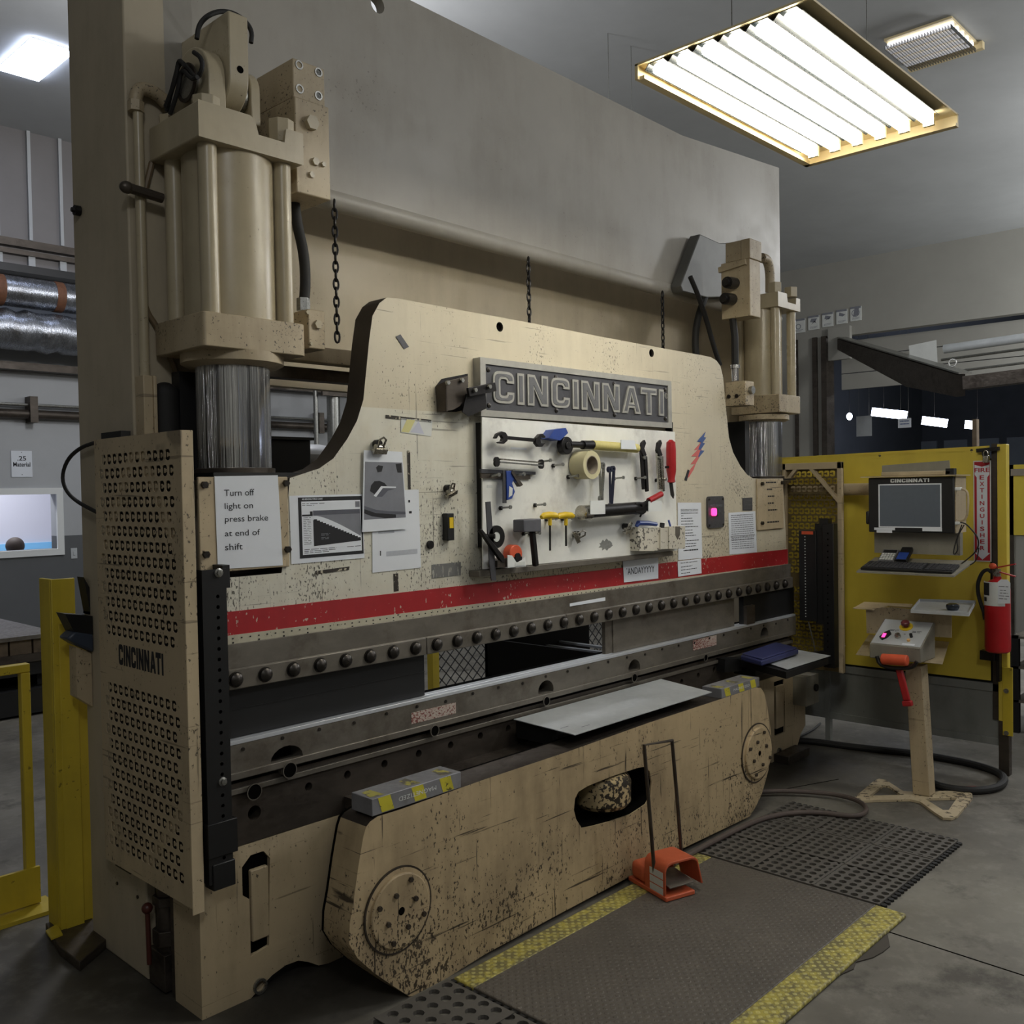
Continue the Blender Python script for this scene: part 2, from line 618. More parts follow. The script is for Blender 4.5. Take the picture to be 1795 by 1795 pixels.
M['skin'] = plain('skin', (190, 146, 120), 0.6)
M['hair'] = plain('brown_hair', (70, 58, 52), 0.7, 0, 0.3, 30)
M['cloth'] = plain('dark_shirt', (60, 66, 84), 0.8)


def floor_mat():
    t = NT('oil_stained_concrete')
    v = t.map()
    n = t.noise(v, 0.55, 8, 0.62)
    col = t.mix(t.ramp(n, 0.38, 0.62), s2l((84, 80, 72)), s2l((128, 124, 114)))
    n2 = t.noise(v, 9, 6, 0.7)
    col = t.mix(t.math('MULTIPLY', t.ramp(n2, 0.5, 0.72), 0.4), col, s2l((156, 152, 142)))
    n3 = t.noise(v, 2.1, 7, 0.7)
    col = t.mix(t.math('MULTIPLY', t.ramp(n3, 0.55, 0.66), 0.65), col, s2l((52, 48, 42)))
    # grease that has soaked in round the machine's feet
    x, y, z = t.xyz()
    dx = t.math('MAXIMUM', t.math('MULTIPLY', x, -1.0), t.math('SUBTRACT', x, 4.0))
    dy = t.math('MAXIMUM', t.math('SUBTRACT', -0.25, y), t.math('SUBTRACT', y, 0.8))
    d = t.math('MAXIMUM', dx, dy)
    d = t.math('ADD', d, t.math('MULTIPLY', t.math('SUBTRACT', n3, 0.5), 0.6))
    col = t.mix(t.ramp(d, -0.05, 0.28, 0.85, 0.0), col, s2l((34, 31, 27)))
    return t.done(col, t.ramp(n3, 0.3, 0.7, 0.42, 0.75), 0, n2, 0.12, 0.003)


def wall_mat():
    t = NT('two_tone_block_wall')
    x, y, z = t.xyz()
    n = t.noise(t.map(), 1.6, 6)
    up = t.mix(n, s2l((160, 162, 164)), s2l((184, 186, 188)))
    up = t.mix(t.math('GREATER_THAN', z, 4.1), up, t.mix(n, s2l((112, 108, 106)), s2l((132, 128, 126))))
    lo = t.mix(n, s2l((82, 84, 86)), s2l((98, 100, 102)))
    return t.done(t.mix(t.math('LESS_THAN', z, 1.2), up, lo), 0.6)


def matt_mat(name, c, yellow=False):
    t = NT(name)
    k = t.map((1, 1, 1), (0, 0, rad(45)))
    s = t.n('ShaderNodeSeparateXYZ')
    t.l(k, s.inputs[0])
    a = t.math('MULTIPLY', t.math('SINE', t.math('MULTIPLY', s.outputs[0], 130.0)), t.math('SINE', t.math('MULTIPLY', s.outputs[1], 130.0)))
    h = t.ramp(t.math('ABSOLUTE', a), 0.45, 0.8)
    n = t.noise(t.map(), 3.5, 6, 0.65)
    base = s2l(c)
    col = t.mix(t.ramp(n, 0.3, 0.7), tuple(x * 0.75 for x in base[:3]) + (1,), base)
    if yellow:
        n2 = t.noise(t.map(), 30, 4, 0.7)
        wear = t.math('MULTIPLY', t.ramp(t.math('ADD', t.math('MULTIPLY', n2, 0.6), t.math('MULTIPLY', n, 0.4)), 0.42, 0.55), 0.85)
        col = t.mix(wear, col, s2l((100, 94, 70)))
        col = t.mix(t.math('MULTIPLY', h, 0.5), col, s2l((214, 206, 130)))
    return t.done(col, 0.55, 0, h, 0.5, 0.004)


M['floor'] = floor_mat()
M['wall'] = wall_mat()
M['mat_grey'] = matt_mat('diamond_plate_rubber', (98, 92, 84))
M['mat_edge'] = matt_mat('diamond_plate_yellow_rubber', (196, 182, 84), True)
M['mat_holes'] = plain('perforated_rubber', (96, 92, 86), 0.65, 0, 0.25, 6)
M['ceiling'] = plain('grey_ceiling', (186, 188, 188), 0.8, 0, 0.12, 1.2)
M['wall_r'] = plain('grey_green_wall', (158, 156, 148), 0.7, 0, 0.1, 1.5)
# ================================================================== the hall
struct('floor', G().box(-7, 32, -7, 9.2, -0.1, 0), M['floor'])
struct('ceiling', G().box(-7, 15.2, -7, 9.2, 5.6, 5.7), M['ceiling'])
# back wall with the office window cut out of it
WX0, WX1, WZ0, WZ1 = 1.35, 2.73, 1.06, 1.665
struct('wall_back', G().plate([[(-7, 0), (15, 0), (15, 5.6), (-7, 5.6)], [(WX0, WZ0), (WX1, WZ0), (WX1, WZ1), (WX0, WZ1)]], MY(0, 0, 8.35), 0.15), M['wall'])
g = G()
for x in [1.2 + 0.33 * i for i in range(12)]:
    g.box(x, x + 0.035, 8.16, 8.2, 4.42, 5.6)
    g.box(x - 0.02, x + 0.05, 8.15, 8.2, 4.1, 4.3)
struct('trim_1', g, M['ceiling'])
struct('trim_2', G().box(-2, 12, 8.1, 8.2, 4.32, 4.40).box(-2, 12, 8.12, 8.2, 4.24, 4.29), M['steel_dark'])
struct('trim_3', G().box(-2, 12, 7.98, 8.2, 4.02, 4.10), M['black'])
g = G()
g.plate([[(WX0 - .07, WZ0 - .07), (WX1 + .07, WZ0 - .07), (WX1 + .07, WZ1 + .07), (WX0 - .07, WZ1 + .07)], [(WX0, WZ0), (WX1, WZ0), (WX1, WZ1), (WX0, WZ1)]], MY(0, 0, 8.2), 0.03)
struct('window_1', g, M['white'])
g = G().box(WX0 - 1.5, WX1 + 1.5, 10.2, 10.3, 0, 2.6).box(WX0 - 1.5, WX1 + 1.5, 8.36, 10.2, 2.6, 2.65)
g.box(WX0 - 1.55, WX0 - 1.5, 8.36, 10.2, 0, 2.6).box(WX1 + 1.5, WX1 + 1.55, 8.36, 10.2, 0, 2.6).box(WX0 - 1.5, WX1 + 1.5, 8.36, 10.2, -0.05, 0.01)
struct('wall_office', g, plain('office_paint', (206, 206, 216), 0.8))
struct('trim_4', G().box(WX0 - 1.4, WX1 + 1.4, 10.16, 10.2, 0.6, 1.05), plain('pale_blue_office_band', (130, 196, 240), 0.6))
area('office_ceiling_lamp', (2.2, 9.2, 2.55), 1.2, 0.6, 42, (0.93, 0.95, 1.0))
# right wall with the open bay door, and the dim bay beyond it
struct('wall_right', G().box(15, 15.2, 5.0, 9.2, 0, 5.6).box(15, 15.2, -7, 5.0, 4.27, 5.6), M['wall_r'])
struct('trim_5', G().box(14.94, 15.25, 4.93, 5.03, 0, 4.3).box(14.94, 15.25, 5.12, 5.2, 0, 4.3).box(14.96, 15.0, 5.5, 5.56, 0, 4.3), M['steel_dark'])
g = G()
for z in (3.36, 3.66, 3.96):
    g.box(15.5, 15.56, -5, 4.9, z, z + 0.285)
struct('door_1', g, M['wall_r'])
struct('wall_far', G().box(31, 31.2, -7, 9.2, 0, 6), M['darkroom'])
g = G()
for i in range(14):
    y = 8.6 - i * 0.95
    g.box(30.9, 31, y, y + 0.72, 0, 3.0)
struct('trim_6', g, plain('far_wall_sheeting', (120, 124, 126), 0.7, 0, 0.2, 1))
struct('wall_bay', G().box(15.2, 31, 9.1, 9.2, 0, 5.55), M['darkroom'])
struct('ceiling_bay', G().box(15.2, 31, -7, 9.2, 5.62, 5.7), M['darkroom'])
struct('wall_front', G().box(-7, 15.2, -7.1, -7, 0, 5.6), M['wall_r'])
struct('wall_left', G().box(-7.1, -7, -7, 9.2, 0, 5.6), M['wall_r'])

# ---- ceiling lamps
t = thing('fluorescent_fixture', 'large six-tube fluorescent fixture hanging in front of the machine', 'light', (1.815, -1.13, 3.06))
g = G()
X0, X1, Y0, Y1, ZB = 1.195, 2.435, -1.442, -0.822, 2.98
g.box(X0, X1, Y0, Y1, ZB + 0.045, ZB + 0.052)
for a, b, c, d in ((X0, X1, Y1 - .012, Y1), (X1 - .012, X1, Y0, Y1)):
    g.box(a, b, c, d, ZB, ZB + 0.05)
g.box(X0 + .012, X1 - .012, Y1 - .03, Y1 - .012, ZB, ZB + .012)
g.box(X1 - .03, X1 - .012, Y0, Y1, ZB, ZB + .012)
obj('housing', g, M['fixture'], t)
pit = (Y1 - Y0 - 0.06) / 6
for i in range(6):
    yc = Y0 + 0.03 + pit * (i + 0.5)
    obj('tube', G().cyl((X0 + 0.02, yc, ZB + 0.020), (X1 - 0.10, yc, ZB + 0.020), 0.0185, n=12), M['tube'], t)
    g = G()
    g.prism([(X0 + .013, yc - .047, ZB + .026), (X0 + .013, yc - .03, ZB + .0445), (X0 + .013, yc + .03, ZB + .0445), (X0 + .013, yc + .047, ZB + .026), (X0 + .013, yc + .044, ZB + .026), (X0 + .013, yc + .028, ZB + .042), (X0 + .013, yc - .028, ZB + .042), (X0 + .013, yc - .044, ZB + .026)], (X1 - X0 - 0.13, 0, 0))
    obj('reflector', g, M['mirror'] if i % 2 else M['reflector'], t)
    obj('socket', G().box(X1 - .10, X1 - .085, yc - .02, yc + .02, ZB + .002, ZB + .045), M['fixture'], t)
for x in (X0 + .1, X1 - .1):
    obj('suspension_wire', G().cyl((x, -1.13, ZB + .053), (x, -1.13, 5.59), 0.002, n=6), M['zinc'], t)

t = thing('louvred_light', 'small louvred tube light on the ceiling beyond the large fixture', 'light', (7.48, 0.43, 5.55))
obj('housing', G().box(7.13, 7.82, 0.14, 0.72, 5.575, 5.595).box(7.80, 7.86, 0.10, 0.76, 5.53, 5.595), M['fixture'], t)
for i in range(5):
    x = 7.2 + i * 0.125
    obj('tube', G().cyl((x, 0.15, 5.55), (x, 0.71, 5.55), 0.022, n=10), M['dim_tube'], t)
g = G()
for i in range(24):
    y = 0.15 + i * 0.0245
    g.box(7.14, 7.78, y, y + 0.004, 5.50, 5.535)
obj('louvre', g, M['mirror'], t)

t = thing('led_panel_light', 'square white panel light on the ceiling of the left bay', 'light', (1.94, 6.32, 5.4))
obj('housing', G().box(1.77, 2.11, 5.93, 6.70, 5.575, 5.595), M['white'], t)
obj('diffuser', G().box(1.76, 2.12, 5.92, 6.72, 5.56, 5.574), M['lamp'], t)

for i, (u, nm) in enumerate(((1067, 'left'), (1107, 'right'))):
    p = PY(u, 150, 2.4)
    tag(obj('hanging_wire', G().cyl((p.x, 2.4, 3.2), (p.x, 2.4, 5.6), 0.0035, n=6), M['zinc']), 'thin bright wire dropping behind the top beam, the %s of two' % nm, 'wire', 'wires behind the top beam')

# ---- ducts and pipes on the back wall
t = thing('foil_duct', 'upper foil-wrapped duct with rusty straps along the back wall', 'duct', (2.5, 7.75, 3.6))
obj('duct_body', G().cyl((-1, 7.75, 3.757), (9, 7.75, 3.757), 0.158, n=32), M['duct'], t)
for u in (4, 109):
    x = PY(u, 505, 7.6).x
    obj('strap', G().cyl((x - .045, 7.75, 3.757), (x + .045, 7.75, 3.757), 0.161, n=32), M['rust'], t)
tag(obj('foil_duct', G().tube([(-1 + i * .1, 7.75 + .01 * math.sin(i * 1.7), 3.36 + .012 * math.sin(i * 2.3)) for i in range(100)], [0.205 + .009 * math.sin(i * 2.9) for i in range(100)], 32), M['duct']), 'lower crinkled silver foil duct along the back wall', 'duct')
tag(obj('cable_tray', G().box(-1, 9, 8.0, 8.2, 2.99, 3.03).box(-1, 9, 8.0, 8.02, 3.03, 3.07), M['steel_dark']), 'dark cable tray below the two ducts on the back wall', 'cable tray')
t = thing('wall_pipe', 'pair of grey pipes clamped along the back wall above the window', 'pipe', (2.5, 8.1, 2.5))
obj('pipe', G().cyl((-1, 8.12, 2.63), (10, 8.12, 2.63), 0.018, n=10), M['zinc'], t)
obj('pipe', G().cyl((-1, 8.12, 2.53), (10, 8.12, 2.53), 0.05, n=12), M['steel_dark'], t)
for u in (57, 560):
    x = PY(u, 715, 8.1).x
    obj('clamp', G().box(x - .04, x + .04, 8.05, 8.2, 2.44, 2.72), M['steel_dark'], t)

a, b = PY(19, 790, 8.19), PY(57, 836, 8.19)
g = G().box(a.x, b.x, 8.188, 8.2, b.z, a.z)
fr = MY((a.x + b.x) / 2, (a.z + b.z) / 2, 8.188)
g.m(1).text('.25', fr, -.045, .045, .035, .085, bold=0.02).text('Material', fr, -.088, .088, -.03, .018, bold=0.02)
g.flat(fr, [(-.004, .12), (.004, .12), (.004, .128), (-.004, .128)]).flat(fr, [(-.004, -.12), (.004, -.12), (.004, -.112), (-.004, -.112)])
tag(obj('wall_sign', g, [M['paper'], M['ink']]), 'white paper sign on the back wall reading .25 Material', 'sign')
a = PY(130, 970, 8.19)
g = G().box(a.x - .035, a.x + .035, 8.19, 8.2, a.z - .06, a.z + .06).box(a.x - .012, a.x + .012, 8.184, 8.19, a.z - .022, a.z + .022)
tag(obj('wall_switch', g, M['sheet'], bev=0.003), 'small switch plate on the grey wall right of the window', 'switch')

# somebody's head seen through the office window
p = PY(27, 957, 8.75)
t = thing('person', 'person seated behind the office window, only the back of the head showing', 'person', (p.x, 8.75, 0.45))
bm = bmesh.new()
hx, hz = p.x, p.z - 0.02
sk = [((hx, 8.8, 0.46), .15), ((hx, 8.8, .62), .14), ((hx, 8.78, .80), .15), ((hx, 8.78, .90), .10), ((hx, 8.77, hz - .14), .055), ((hx, 8.75, hz - .06), .07), ((hx, 8.75, hz), .088), ((hx, 8.755, hz + .04), .07),
      ((hx - .17, 8.78, .86), .06), ((hx - .22, 8.72, .64), .045), ((hx - .16, 8.55, .55), .035), ((hx + .17, 8.78, .86), .06), ((hx + .22, 8.72, .64), .045), ((hx + .16, 8.55, .55), .035),
      ((hx - .09, 8.62, .46), .075), ((hx - .1, 8.38, .46), .06), ((hx + .09, 8.62, .46), .075), ((hx + .1, 8.38, .46), .06)]
vs = [bm.verts.new(q) for q, _ in sk]
for i, j in ((0, 1), (1, 2), (2, 3), (3, 4), (4, 5), (5, 6), (6, 7), (3, 8), (8, 9), (9, 10), (3, 11), (11, 12), (12, 13), (0, 14), (14, 15), (0, 16), (16, 17)):
    bm.edges.new((vs[i], vs[j]))
me = bpy.data.meshes.new('body')
bm.to_mesh(me)
bm.free()
o = bpy.data.objects.new('body', me)
COL.objects.link(o)
o.parent = t
o.location = -t.location
m_ = o.modifiers.new('skin', 'SKIN')
for sv, (_, r) in zip(me.skin_vertices[0].data, sk):
    sv.radius = (r, r)
me.skin_vertices[0].data[0].use_root = True
o.modifiers.new('sub', 'SUBSURF').render_levels = 2
me.materials.append(M['cloth'])
g = G().ball((hx, 8.76, hz + .02), 0.097, 0.11, 0.10, 20, 14)
obj('hair', g, M['hair'], t)

# ---- beyond the bay door
def glow(u0, v0, u1, v1, x, label):
    a, b = PX(u0, v0, x), PX(u1, v1, x)
    t = thing('strip_light', label, 'light', (x, (a.y + b.y) / 2, max(a.z, b.z)), 'strip lights in the dim bay')
    obj('diffuser', G().bar(a, b, 0.16, 0.22), M['lamp'], t)
    obj('suspension_wire', G().cyl(a + V((0, -.3, .1)), (a.x, a.y - .3, 5.6), 0.006, n=5), M['steel_dark'], t)


glow(1530, 722, 1588, 728, 24, 'longest glowing strip light in the dim bay, left of the other strips')
glow(1618, 737, 1659, 742, 25, 'middle glowing strip light in the dim bay beyond the yellow panel')
glow(1693, 744, 1706, 745, 26, 'short glowing strip light in the dim bay above the timber post')
p = PX(1489, 730, 22)
g = G().m(1).cyl((p.x, p.y, p.z + .06), (p.x, p.y, 5.6), 0.006, n=5).m(0).ball(p, .07, .07, .09)
tag(obj('bulb_light', g, [M['lamp'], M['steel_dark']]), 'small bare lamp glowing at the left of the dim bay', 'light')


def hung(nm, u0, v0, u1, v1, x, label, cat, mat, rows, txt=None):
    a, b = PX(u0, v0, x), PX(u1, v1, x)
    t = thing(nm, label, cat, (x, (a.y + b.y) / 2, b.z))
    g = G().box(x, x + .01, a.y, b.y, b.z, a.z)
    fr = MXf((a.y + b.y) / 2, (a.z + b.z) / 2, x)
    hw, hh = abs(a.y - b.y) / 2, (a.z - b.z) / 2
    g.m(1)
    for k in rows:
        g.lines(fr, [(-hw * .7, hw * .7, hh * k)], h=hh * .22)
    obj('sheet', g, [mat, M['blueink']], t)
    for y in (a.y - .05, b.y + .05):
        obj('hanger', G().cyl((x + .005, y, a.z), (x + .005, y, 5.6), 0.004, n=5), M['zinc'], t)


hung('hanging_sign', 1449, 712, 1460, 732, 17, 'narrow bluish paper sign hanging at the left side of the bay door', 'sign', M['paper'], (0.25, -0.25))
hung('hanging_sheet', 1501, 730, 1528, 764, 17, 'blank grey metal sheet hanging in the bay doorway', 'sheet', M['sheet'], ())
hung('hanging_sign', 1574, 734, 1597, 749, 17, 'small white two-line sign hanging under the longest strip light', 'sign', M['paper'], (0.3, -0.3))
for i in range(5):
    u0, v0 = 1392 + i * 24.6, 566 - i * 5.3
    a, b = PX(u0, v0 - 6, 14.98), PX(u0 + 19, v0 - 10 + 26, 14.98)
    if i == 0:
        a = PX(1388, 561, 14.98)
    fr = MXf((a.y + b.y) / 2, (a.z + b.z) / 2, 14.98)
    hw, hh = abs(a.y - b.y) / 2, (a.z - b.z) / 2
    g = G().box(14.98, 15.0, a.y, b.y, b.z, a.z)
    g.m(1).flat(fr, [(-hw, hh * .72), (hw, hh * .72), (hw, hh), (-hw, hh)])
    if i == 4:
        g.plate([[(hw * .75 * math.cos(k * .524), hh * .1 + hh * .55 * math.sin(k * .524)) for k in range(12)], [(hw * .62 * math.cos(k * .524), hh * .1 + hh * .46 * math.sin(k * .524)) for k in range(12)]], fr, 0.002)
        g.flat(fr, [(-.05, -.05), (.05, -.03), (.06, .09), (-.02, .09)])
    elif i == 0:
        g.plate([[(hw * .4 * math.cos(k * .524), -hh * .1 + hh * .4 * math.sin(k * .524)) for k in range(12)], [(hw * .28 * math.cos(k * .524), -hh * .1 + hh * .3 * math.sin(k * .524)) for k in range(12)]], fr, 0.002)
    else:
        g.flat(fr, [(-.08 + .01 * i, .02), (.02, .0), (.07, .09 - .02 * i), (-.04, .08)])
        g.flat(fr, [(-.05, -.06 + .02 * i), (.0, .02), (.06, -.05 + .03 * i), (.03, .03)])
    g.m(1).lines(fr, [(-hw * .7, hw * .7, -hh * .62), (-hw * .7, hw * .5, -hh * .78)], h=.008)
    o = obj('wall_notice', g, [M['paper2'], M['greyink']])
    tag(o, ('notice above the bay door nearest the right cylinder, partly hidden by it', 'second notice from the left above the bay door, figure with a raised arm',
            'middle notice above the bay door, dark striding figure', 'fourth notice from the left above the bay door, figure with level arms',
            'rightmost notice above the bay door, figure inside a circle')[i], 'notice', 'row of notices above the bay door')

t = thing('jib_boom', 'dark tapering steel boom reaching across in front of the bay door', 'boom', (11, 2.2, 3.2))
bxx = lambda u: 14.9 - 3.9 * (u - 1475) / 217
P1 = [PX(u, v, bxx(u)) for u, v in ((1475, 592), (1692, 655), (1692, 694), (1600, 676), (1475, 610))]
obj('beam', G().prism(P1, (0.05, 0.12, 0)), M['steel_dark'], t)
obj('top_flange', G().bar(PX(1475, 591.5, 14.9), PX(1692, 654, 11), 0.16, 0.02), M['zinc'], t)
obj('cross_member', G().bar(PX(1692, 672, 11), PX(1830, 655, 11), 0.2, 0.16), M['steel_dark'], t)
c = PX(1670, 636, 10.95)
obj('lifting_eye', G().tube([c + V((0, .045 * math.cos(k * .524), .045 * math.sin(k * .524))) for k in range(12)], .009, 6, True), M['zinc'], t)
obj('wall_plate', G().box(14.9, 14.995, P1[0].y - .15, P1[0].y + .25, P1[4].z - .2, P1[0].z + .2), M['wall_r'], t)
a = [PX(u, v, 12.62) for u, v in ((1593, 606), (1641, 596), (1645, 667), (1599, 678))]
tag(obj('hanging_paper', G().prism(a, (0.004, 0, 0)), M['paper2']), 'large torn white paper hanging behind the dark boom', 'paper')
tag(obj('silver_pipe', G().cyl(PX(1655, 612, 13), PX(1860, 583, 13), 0.065, n=16), M['sheet']), 'thick silver pipe across the top of the bay doorway', 'pipe')
tag(obj('rail_pipe', G().cyl(PX(1650, 631, 13.4), PX(1860, 603, 13.4), 0.02, n=8), M['zinc']), 'thin rail just below the silver pipe in the bay doorway', 'pipe')
tag(obj('rail_pipe', G().cyl(PX(1690, 649, 12.4), PX(1860, 628, 12.4), 0.018, n=8), M['zinc']), 'thin rail just above the dark boom cross member', 'pipe')
a, b = PX(1704, 735, 9), PX(1712, 780, 9)
tag(obj('timber_post', G().box(9, 9.08, a.y, b.y, 0, a.z), M['wood']), 'square timber post standing behind the yellow panel', 'post')

# ---- left bay: rail, bollard, plates
t = thing('guard_rail', 'low yellow tube guard rail with kick board at the left edge', 'rail', (-0.1, 1.25, 0))
a, b = PY(40, 1163, 1.27), PY(45, 1520, 1.27)
zt = a.z
obj('top_rail', G().box(-1.6, a.x + .02, 1.25, 1.29, zt - .035, zt), M['yellow'], t, bev=.004)
obj('upright', G().box(a.x - .015, a.x + .02, 1.25, 1.29, 0, zt - .035), M['yellow'], t, bev=.004)
obj('kick_board', G().box(-1.6, a.x + .03, 1.235, 1.25, 0.02, PY(20, 1530, 1.25).z), M['yellow'], t)
obj('base_plate', G().box(-1.6, a.x + .07, 1.14, 1.3, 0, 0.015), M['yellow'], t)

t = thing('bollard', 'tall yellow angle-steel guard post beside the machine', 'bollard', (-0.03, 0.93, 0))
za = PY(131, 1013, 0.88).z
bx0, bx1 = PY(89, 1013, .885).x, PY(131, 1013, .885).x
g = G().box(bx0, bx1, .885, .90, 0, za).box(bx0, bx0 + .015, .9, 1.0, 0, za)
obj('post', g, M['yellow'], t, bev=.003)
obj('stiffener', G().box(bx0 + .02, PY(160, 1300, .88).x, .90, .915, 0, PY(120, 1092, .9).z).box(bx0 + .02, bx1, .88, .885, 0, PY(120, 1092, .88).z), M['yellow'], t, bev=.003)
obj('base_plate', G().prism([PZ(u, v, 0) for u, v in ((80, 1634), (105, 1676), (140, 1704), (196, 1655), (150, 1615))], (0, 0, .035)), M['steel_dark'], t, bev=.003)
g = G().prism([PZ(u, v, .036) for u, v in ((80, 1634), (90, 1648), (110, 1640), (100, 1622))], (0, 0, .006))
obj('foot', g, M['yellow'], t)

t = thing('steel_skid', 'low black steel skid carrying plates in the left bay', 'rack', (0.4, 5.2, 0))
obj('deck', G().box(-.9, PY(92, 1140, 4.8).x + .1, 4.8, 6.2, .30, .40), M['blackmatte'], t)
obj('skirt', G().box(-.9, PY(92, 1140, 4.8).x + .2, 4.75, 6.2, .02, .20), M['blackmatte'], t)
for x in (-.8, .3, 1.3):
    obj('leg', G().box(x, x + .1, 4.9, 6.1, .2, .3), M['blackmatte'], t)
tag(obj('steel_plate', G().box(-.9, 1.45, 4.78, 6.2, .40, .46), M['steel_dark']), 'thick dark plate lying on the black skid', 'plate')
g = G()
for i in range(14):
    g.box(-.9 + i * .165, -.9 + i * .165 + .15, 4.8, 5.9, .461, .57)
tag(obj('timber_spacer', g, M['wood']), 'row of timber spacers packed under the top plate', 'timber')
tag(obj('steel_plate', G().box(-.95, 1.42, 4.76, 6.1, .571, .60), M['steel']), 'light steel plate on top of the timber spacers', 'plate')
a = PZ(92, 1218, 0.0)
tag(obj('floor_plate', G().box(1.25, 1.9, 4.45, 4.62, 0, .012), M['yellow']), 'yellow strip lying on the floor before the black skid', 'strip')

cl = lambda q: [V((min(p.x, -.002), p.y, p.z)) for p in q]
t = thing('scrap_chute', 'black folded hopper on the side of the machine in front of the yellow post', 'hopper', (-0.06, .76, 0.75))
obj('upper_flap', G().prism(cl([PY(u, v, .74) for u, v in ((147, 1012), (176, 1028), (180, 1075), (163, 1072))]), (0, .06, 0)), M['blackmatte'], t)
obj('hopper', G().prism(cl([PY(u, v, .72) for u, v in ((114, 1076), (180, 1078), (180, 1110), (131, 1110))]), (0, .08, 0)), M['black'], t)
obj('lip', G().prism(cl([PY(u, v, .715) for u, v in ((131, 1107), (180, 1110), (180, 1142), (133, 1130), (117, 1120))]), (0, .08, 0)), plain('slate_blue_lip', (58, 66, 80), .4), t, bev=.008)
obj('bracket', G().prism(cl([PY(u, v, .74) for u, v in ((133, 1134), (180, 1142), (180, 1236), (135, 1222))]), (0, .06, 0)), M['beige'], t)

# ---- seen through the throat of the machine
t = thing('mesh_fence', 'yellow framed wire mesh fence behind the machine bed', 'fence', (2.4, 2.4, 0))
for u in (762, 1000, 1290):
    x = PY(u, 1120, 2.4).x
    obj('post', G().box(x - .04, x + .02, 2.38, 2.44, 0, 1.35), M['yellow'], t)
x0, x1 = PY(762, 1120, 2.4).x, PY(1290, 1120, 2.4).x
g = G()
for i in range(int((x1 - x0 + 1.3) / .09)):
    xx = x0 - 1.3 + i * .09
    for s in (1, -1):
        p, q = (xx, .05), (xx + 1.3, 1.3)
        if s < 0:
            p, q = (xx + 1.3, .05), (xx, 1.3)
        (ax, az), (bx, bz) = sorted((p, q))
        k = (bz - az) / (bx - ax)
        if ax < x0: az, ax = az + (x0 - ax) * k, x0
        if bx > x1: bz, bx = bz + (x1 - bx) * k, x1
        if bx - ax > .05:
            g.bar((ax, 2.41 + .004 * s, az), (bx, 2.41 + .004 * s, bz), .006, .006)
obj('wire_mesh', g, M['black'], t)
obj('rail', G().box(x0, x1, 2.39, 2.43, 1.3, 1.35), M['yellow'], t)
a = PY(470, 772, 1.6)
t = thing('black_cabinet', 'black cabinet standing behind the machine near the left rod', 'cabinet', (1.1, 1.75, 0))
a, b = PY(476, 770, 1.6), PY(545, 800, 1.6)
obj('body', G().box(a.x, b.x, 1.6, 2.1, 0, a.z), M['blackmatte'], t, bev=.005)
obj('top', G().box(a.x - .01, b.x + .01, 1.58, 2.12, a.z, a.z + .015), M['black'], t)
a, b = PY(528, 783, 2.3), PY(580, 818, 2.3)
tag(obj('plastic_sack', G().ball(((a.x + b.x) / 2, 2.35, a.z - .05), .2, .16, .07), plain('white_plastic_film', (200, 202, 206), .35)), 'crumpled white plastic sack on a carton behind the cabinet', 'sack')
tag(obj('carton', G().box(a.x - .05, b.x + .1, 2.2, 2.6, 0.0, a.z - .11), M['card']), 'brown carton standing behind the black cabinet', 'carton')
t = thing('pipe_stand', 'grey vertical pipes by the back wall, seen left of the ram', 'pipe', (3.4, 7.3, 0))
for u, r in ((554, .03), (585, .085)):
    x = PY(u, 740, 7.3).x
    obj('pipe', G().cyl((x, 7.3, 0), (x, 7.3, 4.0), r, n=12), M['zinc'], t)
x = PY(585, 740, 7.2).x
obj('strut', G().box(x - .18, x + .3, 7.17, 7.21, 2.1 + .75, 2.1 + .83), M['steel_dark'], t)
# ================================================================== the press brake
PB = thing('press_brake', 'huge worn beige hydraulic press brake filling the middle of the shop', 'press brake', (2.0, 0.3, 0))


def px(pts, y): return [PY(u, v, y) for u, v in pts]


def arc(cx, cy, r, a0, a1, n=8):
    return [(cx + r * math.cos(rad(a0 + (a1 - a0) * i / n)), cy + r * math.sin(rad(a0 + (a1 - a0) * i / n))) for i in range(n + 1)]


def circle(cx, cy, r, n=14):
    return [(cx + r * math.cos(2 * math.pi * i / n), cy + r * math.sin(2 * math.pi * i / n)) for i in range(n)]


def inset(lp, d, hole=False):
    if not d:
        return lp
    n = len(lp)
    ar = sum(lp[i][0] * lp[(i + 1) % n][1] - lp[(i + 1) % n][0] * lp[i][1] for i in range(n))
    s = (1 if ar > 0 else -1) * (-1 if hole else 1)
    out = []
    for i in range(n):
        a, b, c = V(lp[i - 1]), V(lp[i]), V(lp[(i + 1) % n])
        e1, e2 = (b - a).normalized(), (c - b).normalized()
        n1, n2 = V((-e1.y, e1.x)) * s, V((-e2.y, e2.x)) * s
        k = 1 + n1.dot(n2)
        q = b + (n1 + n2) * (d / max(k, .35))
        out.append((q.x, q.y))
    return out


XR = 4.03
# --- side frames (C plates): rear column full height, front leg low, top over the cylinders
for nm, x0, x1, top in (('left', 0.0, 0.25, 3.75), ('right', XR - .14, XR, 3.2)):
    g = G()
    g.prism([(x0, .36, 0.0), (x0, .80, 0), (x0, .80, top), (x0, .36, top)], (x1 - x0, 0, 0))
    o = obj('side_frame', g, M['beige_clean'], PB, bev=.006)
    g = G()
    g.box(x0 + .03, x0 + .13, .16, .37, 0.06, 1.0)
    obj('frame_web', g, M['steel_dark'], PB)

# --- front base plate with feet and pockets
def slot(cx, cz, w, h, r=.5):
    w2 = w / 2
    return arc(cx, cz + h / 2 - w2, w2, 0, 180) + arc(cx, cz - h / 2 + w2 * .4, w2, 180, 360, 4)[:0] + [(cx - w2, cz - h / 2), (cx + w2, cz - h / 2)]


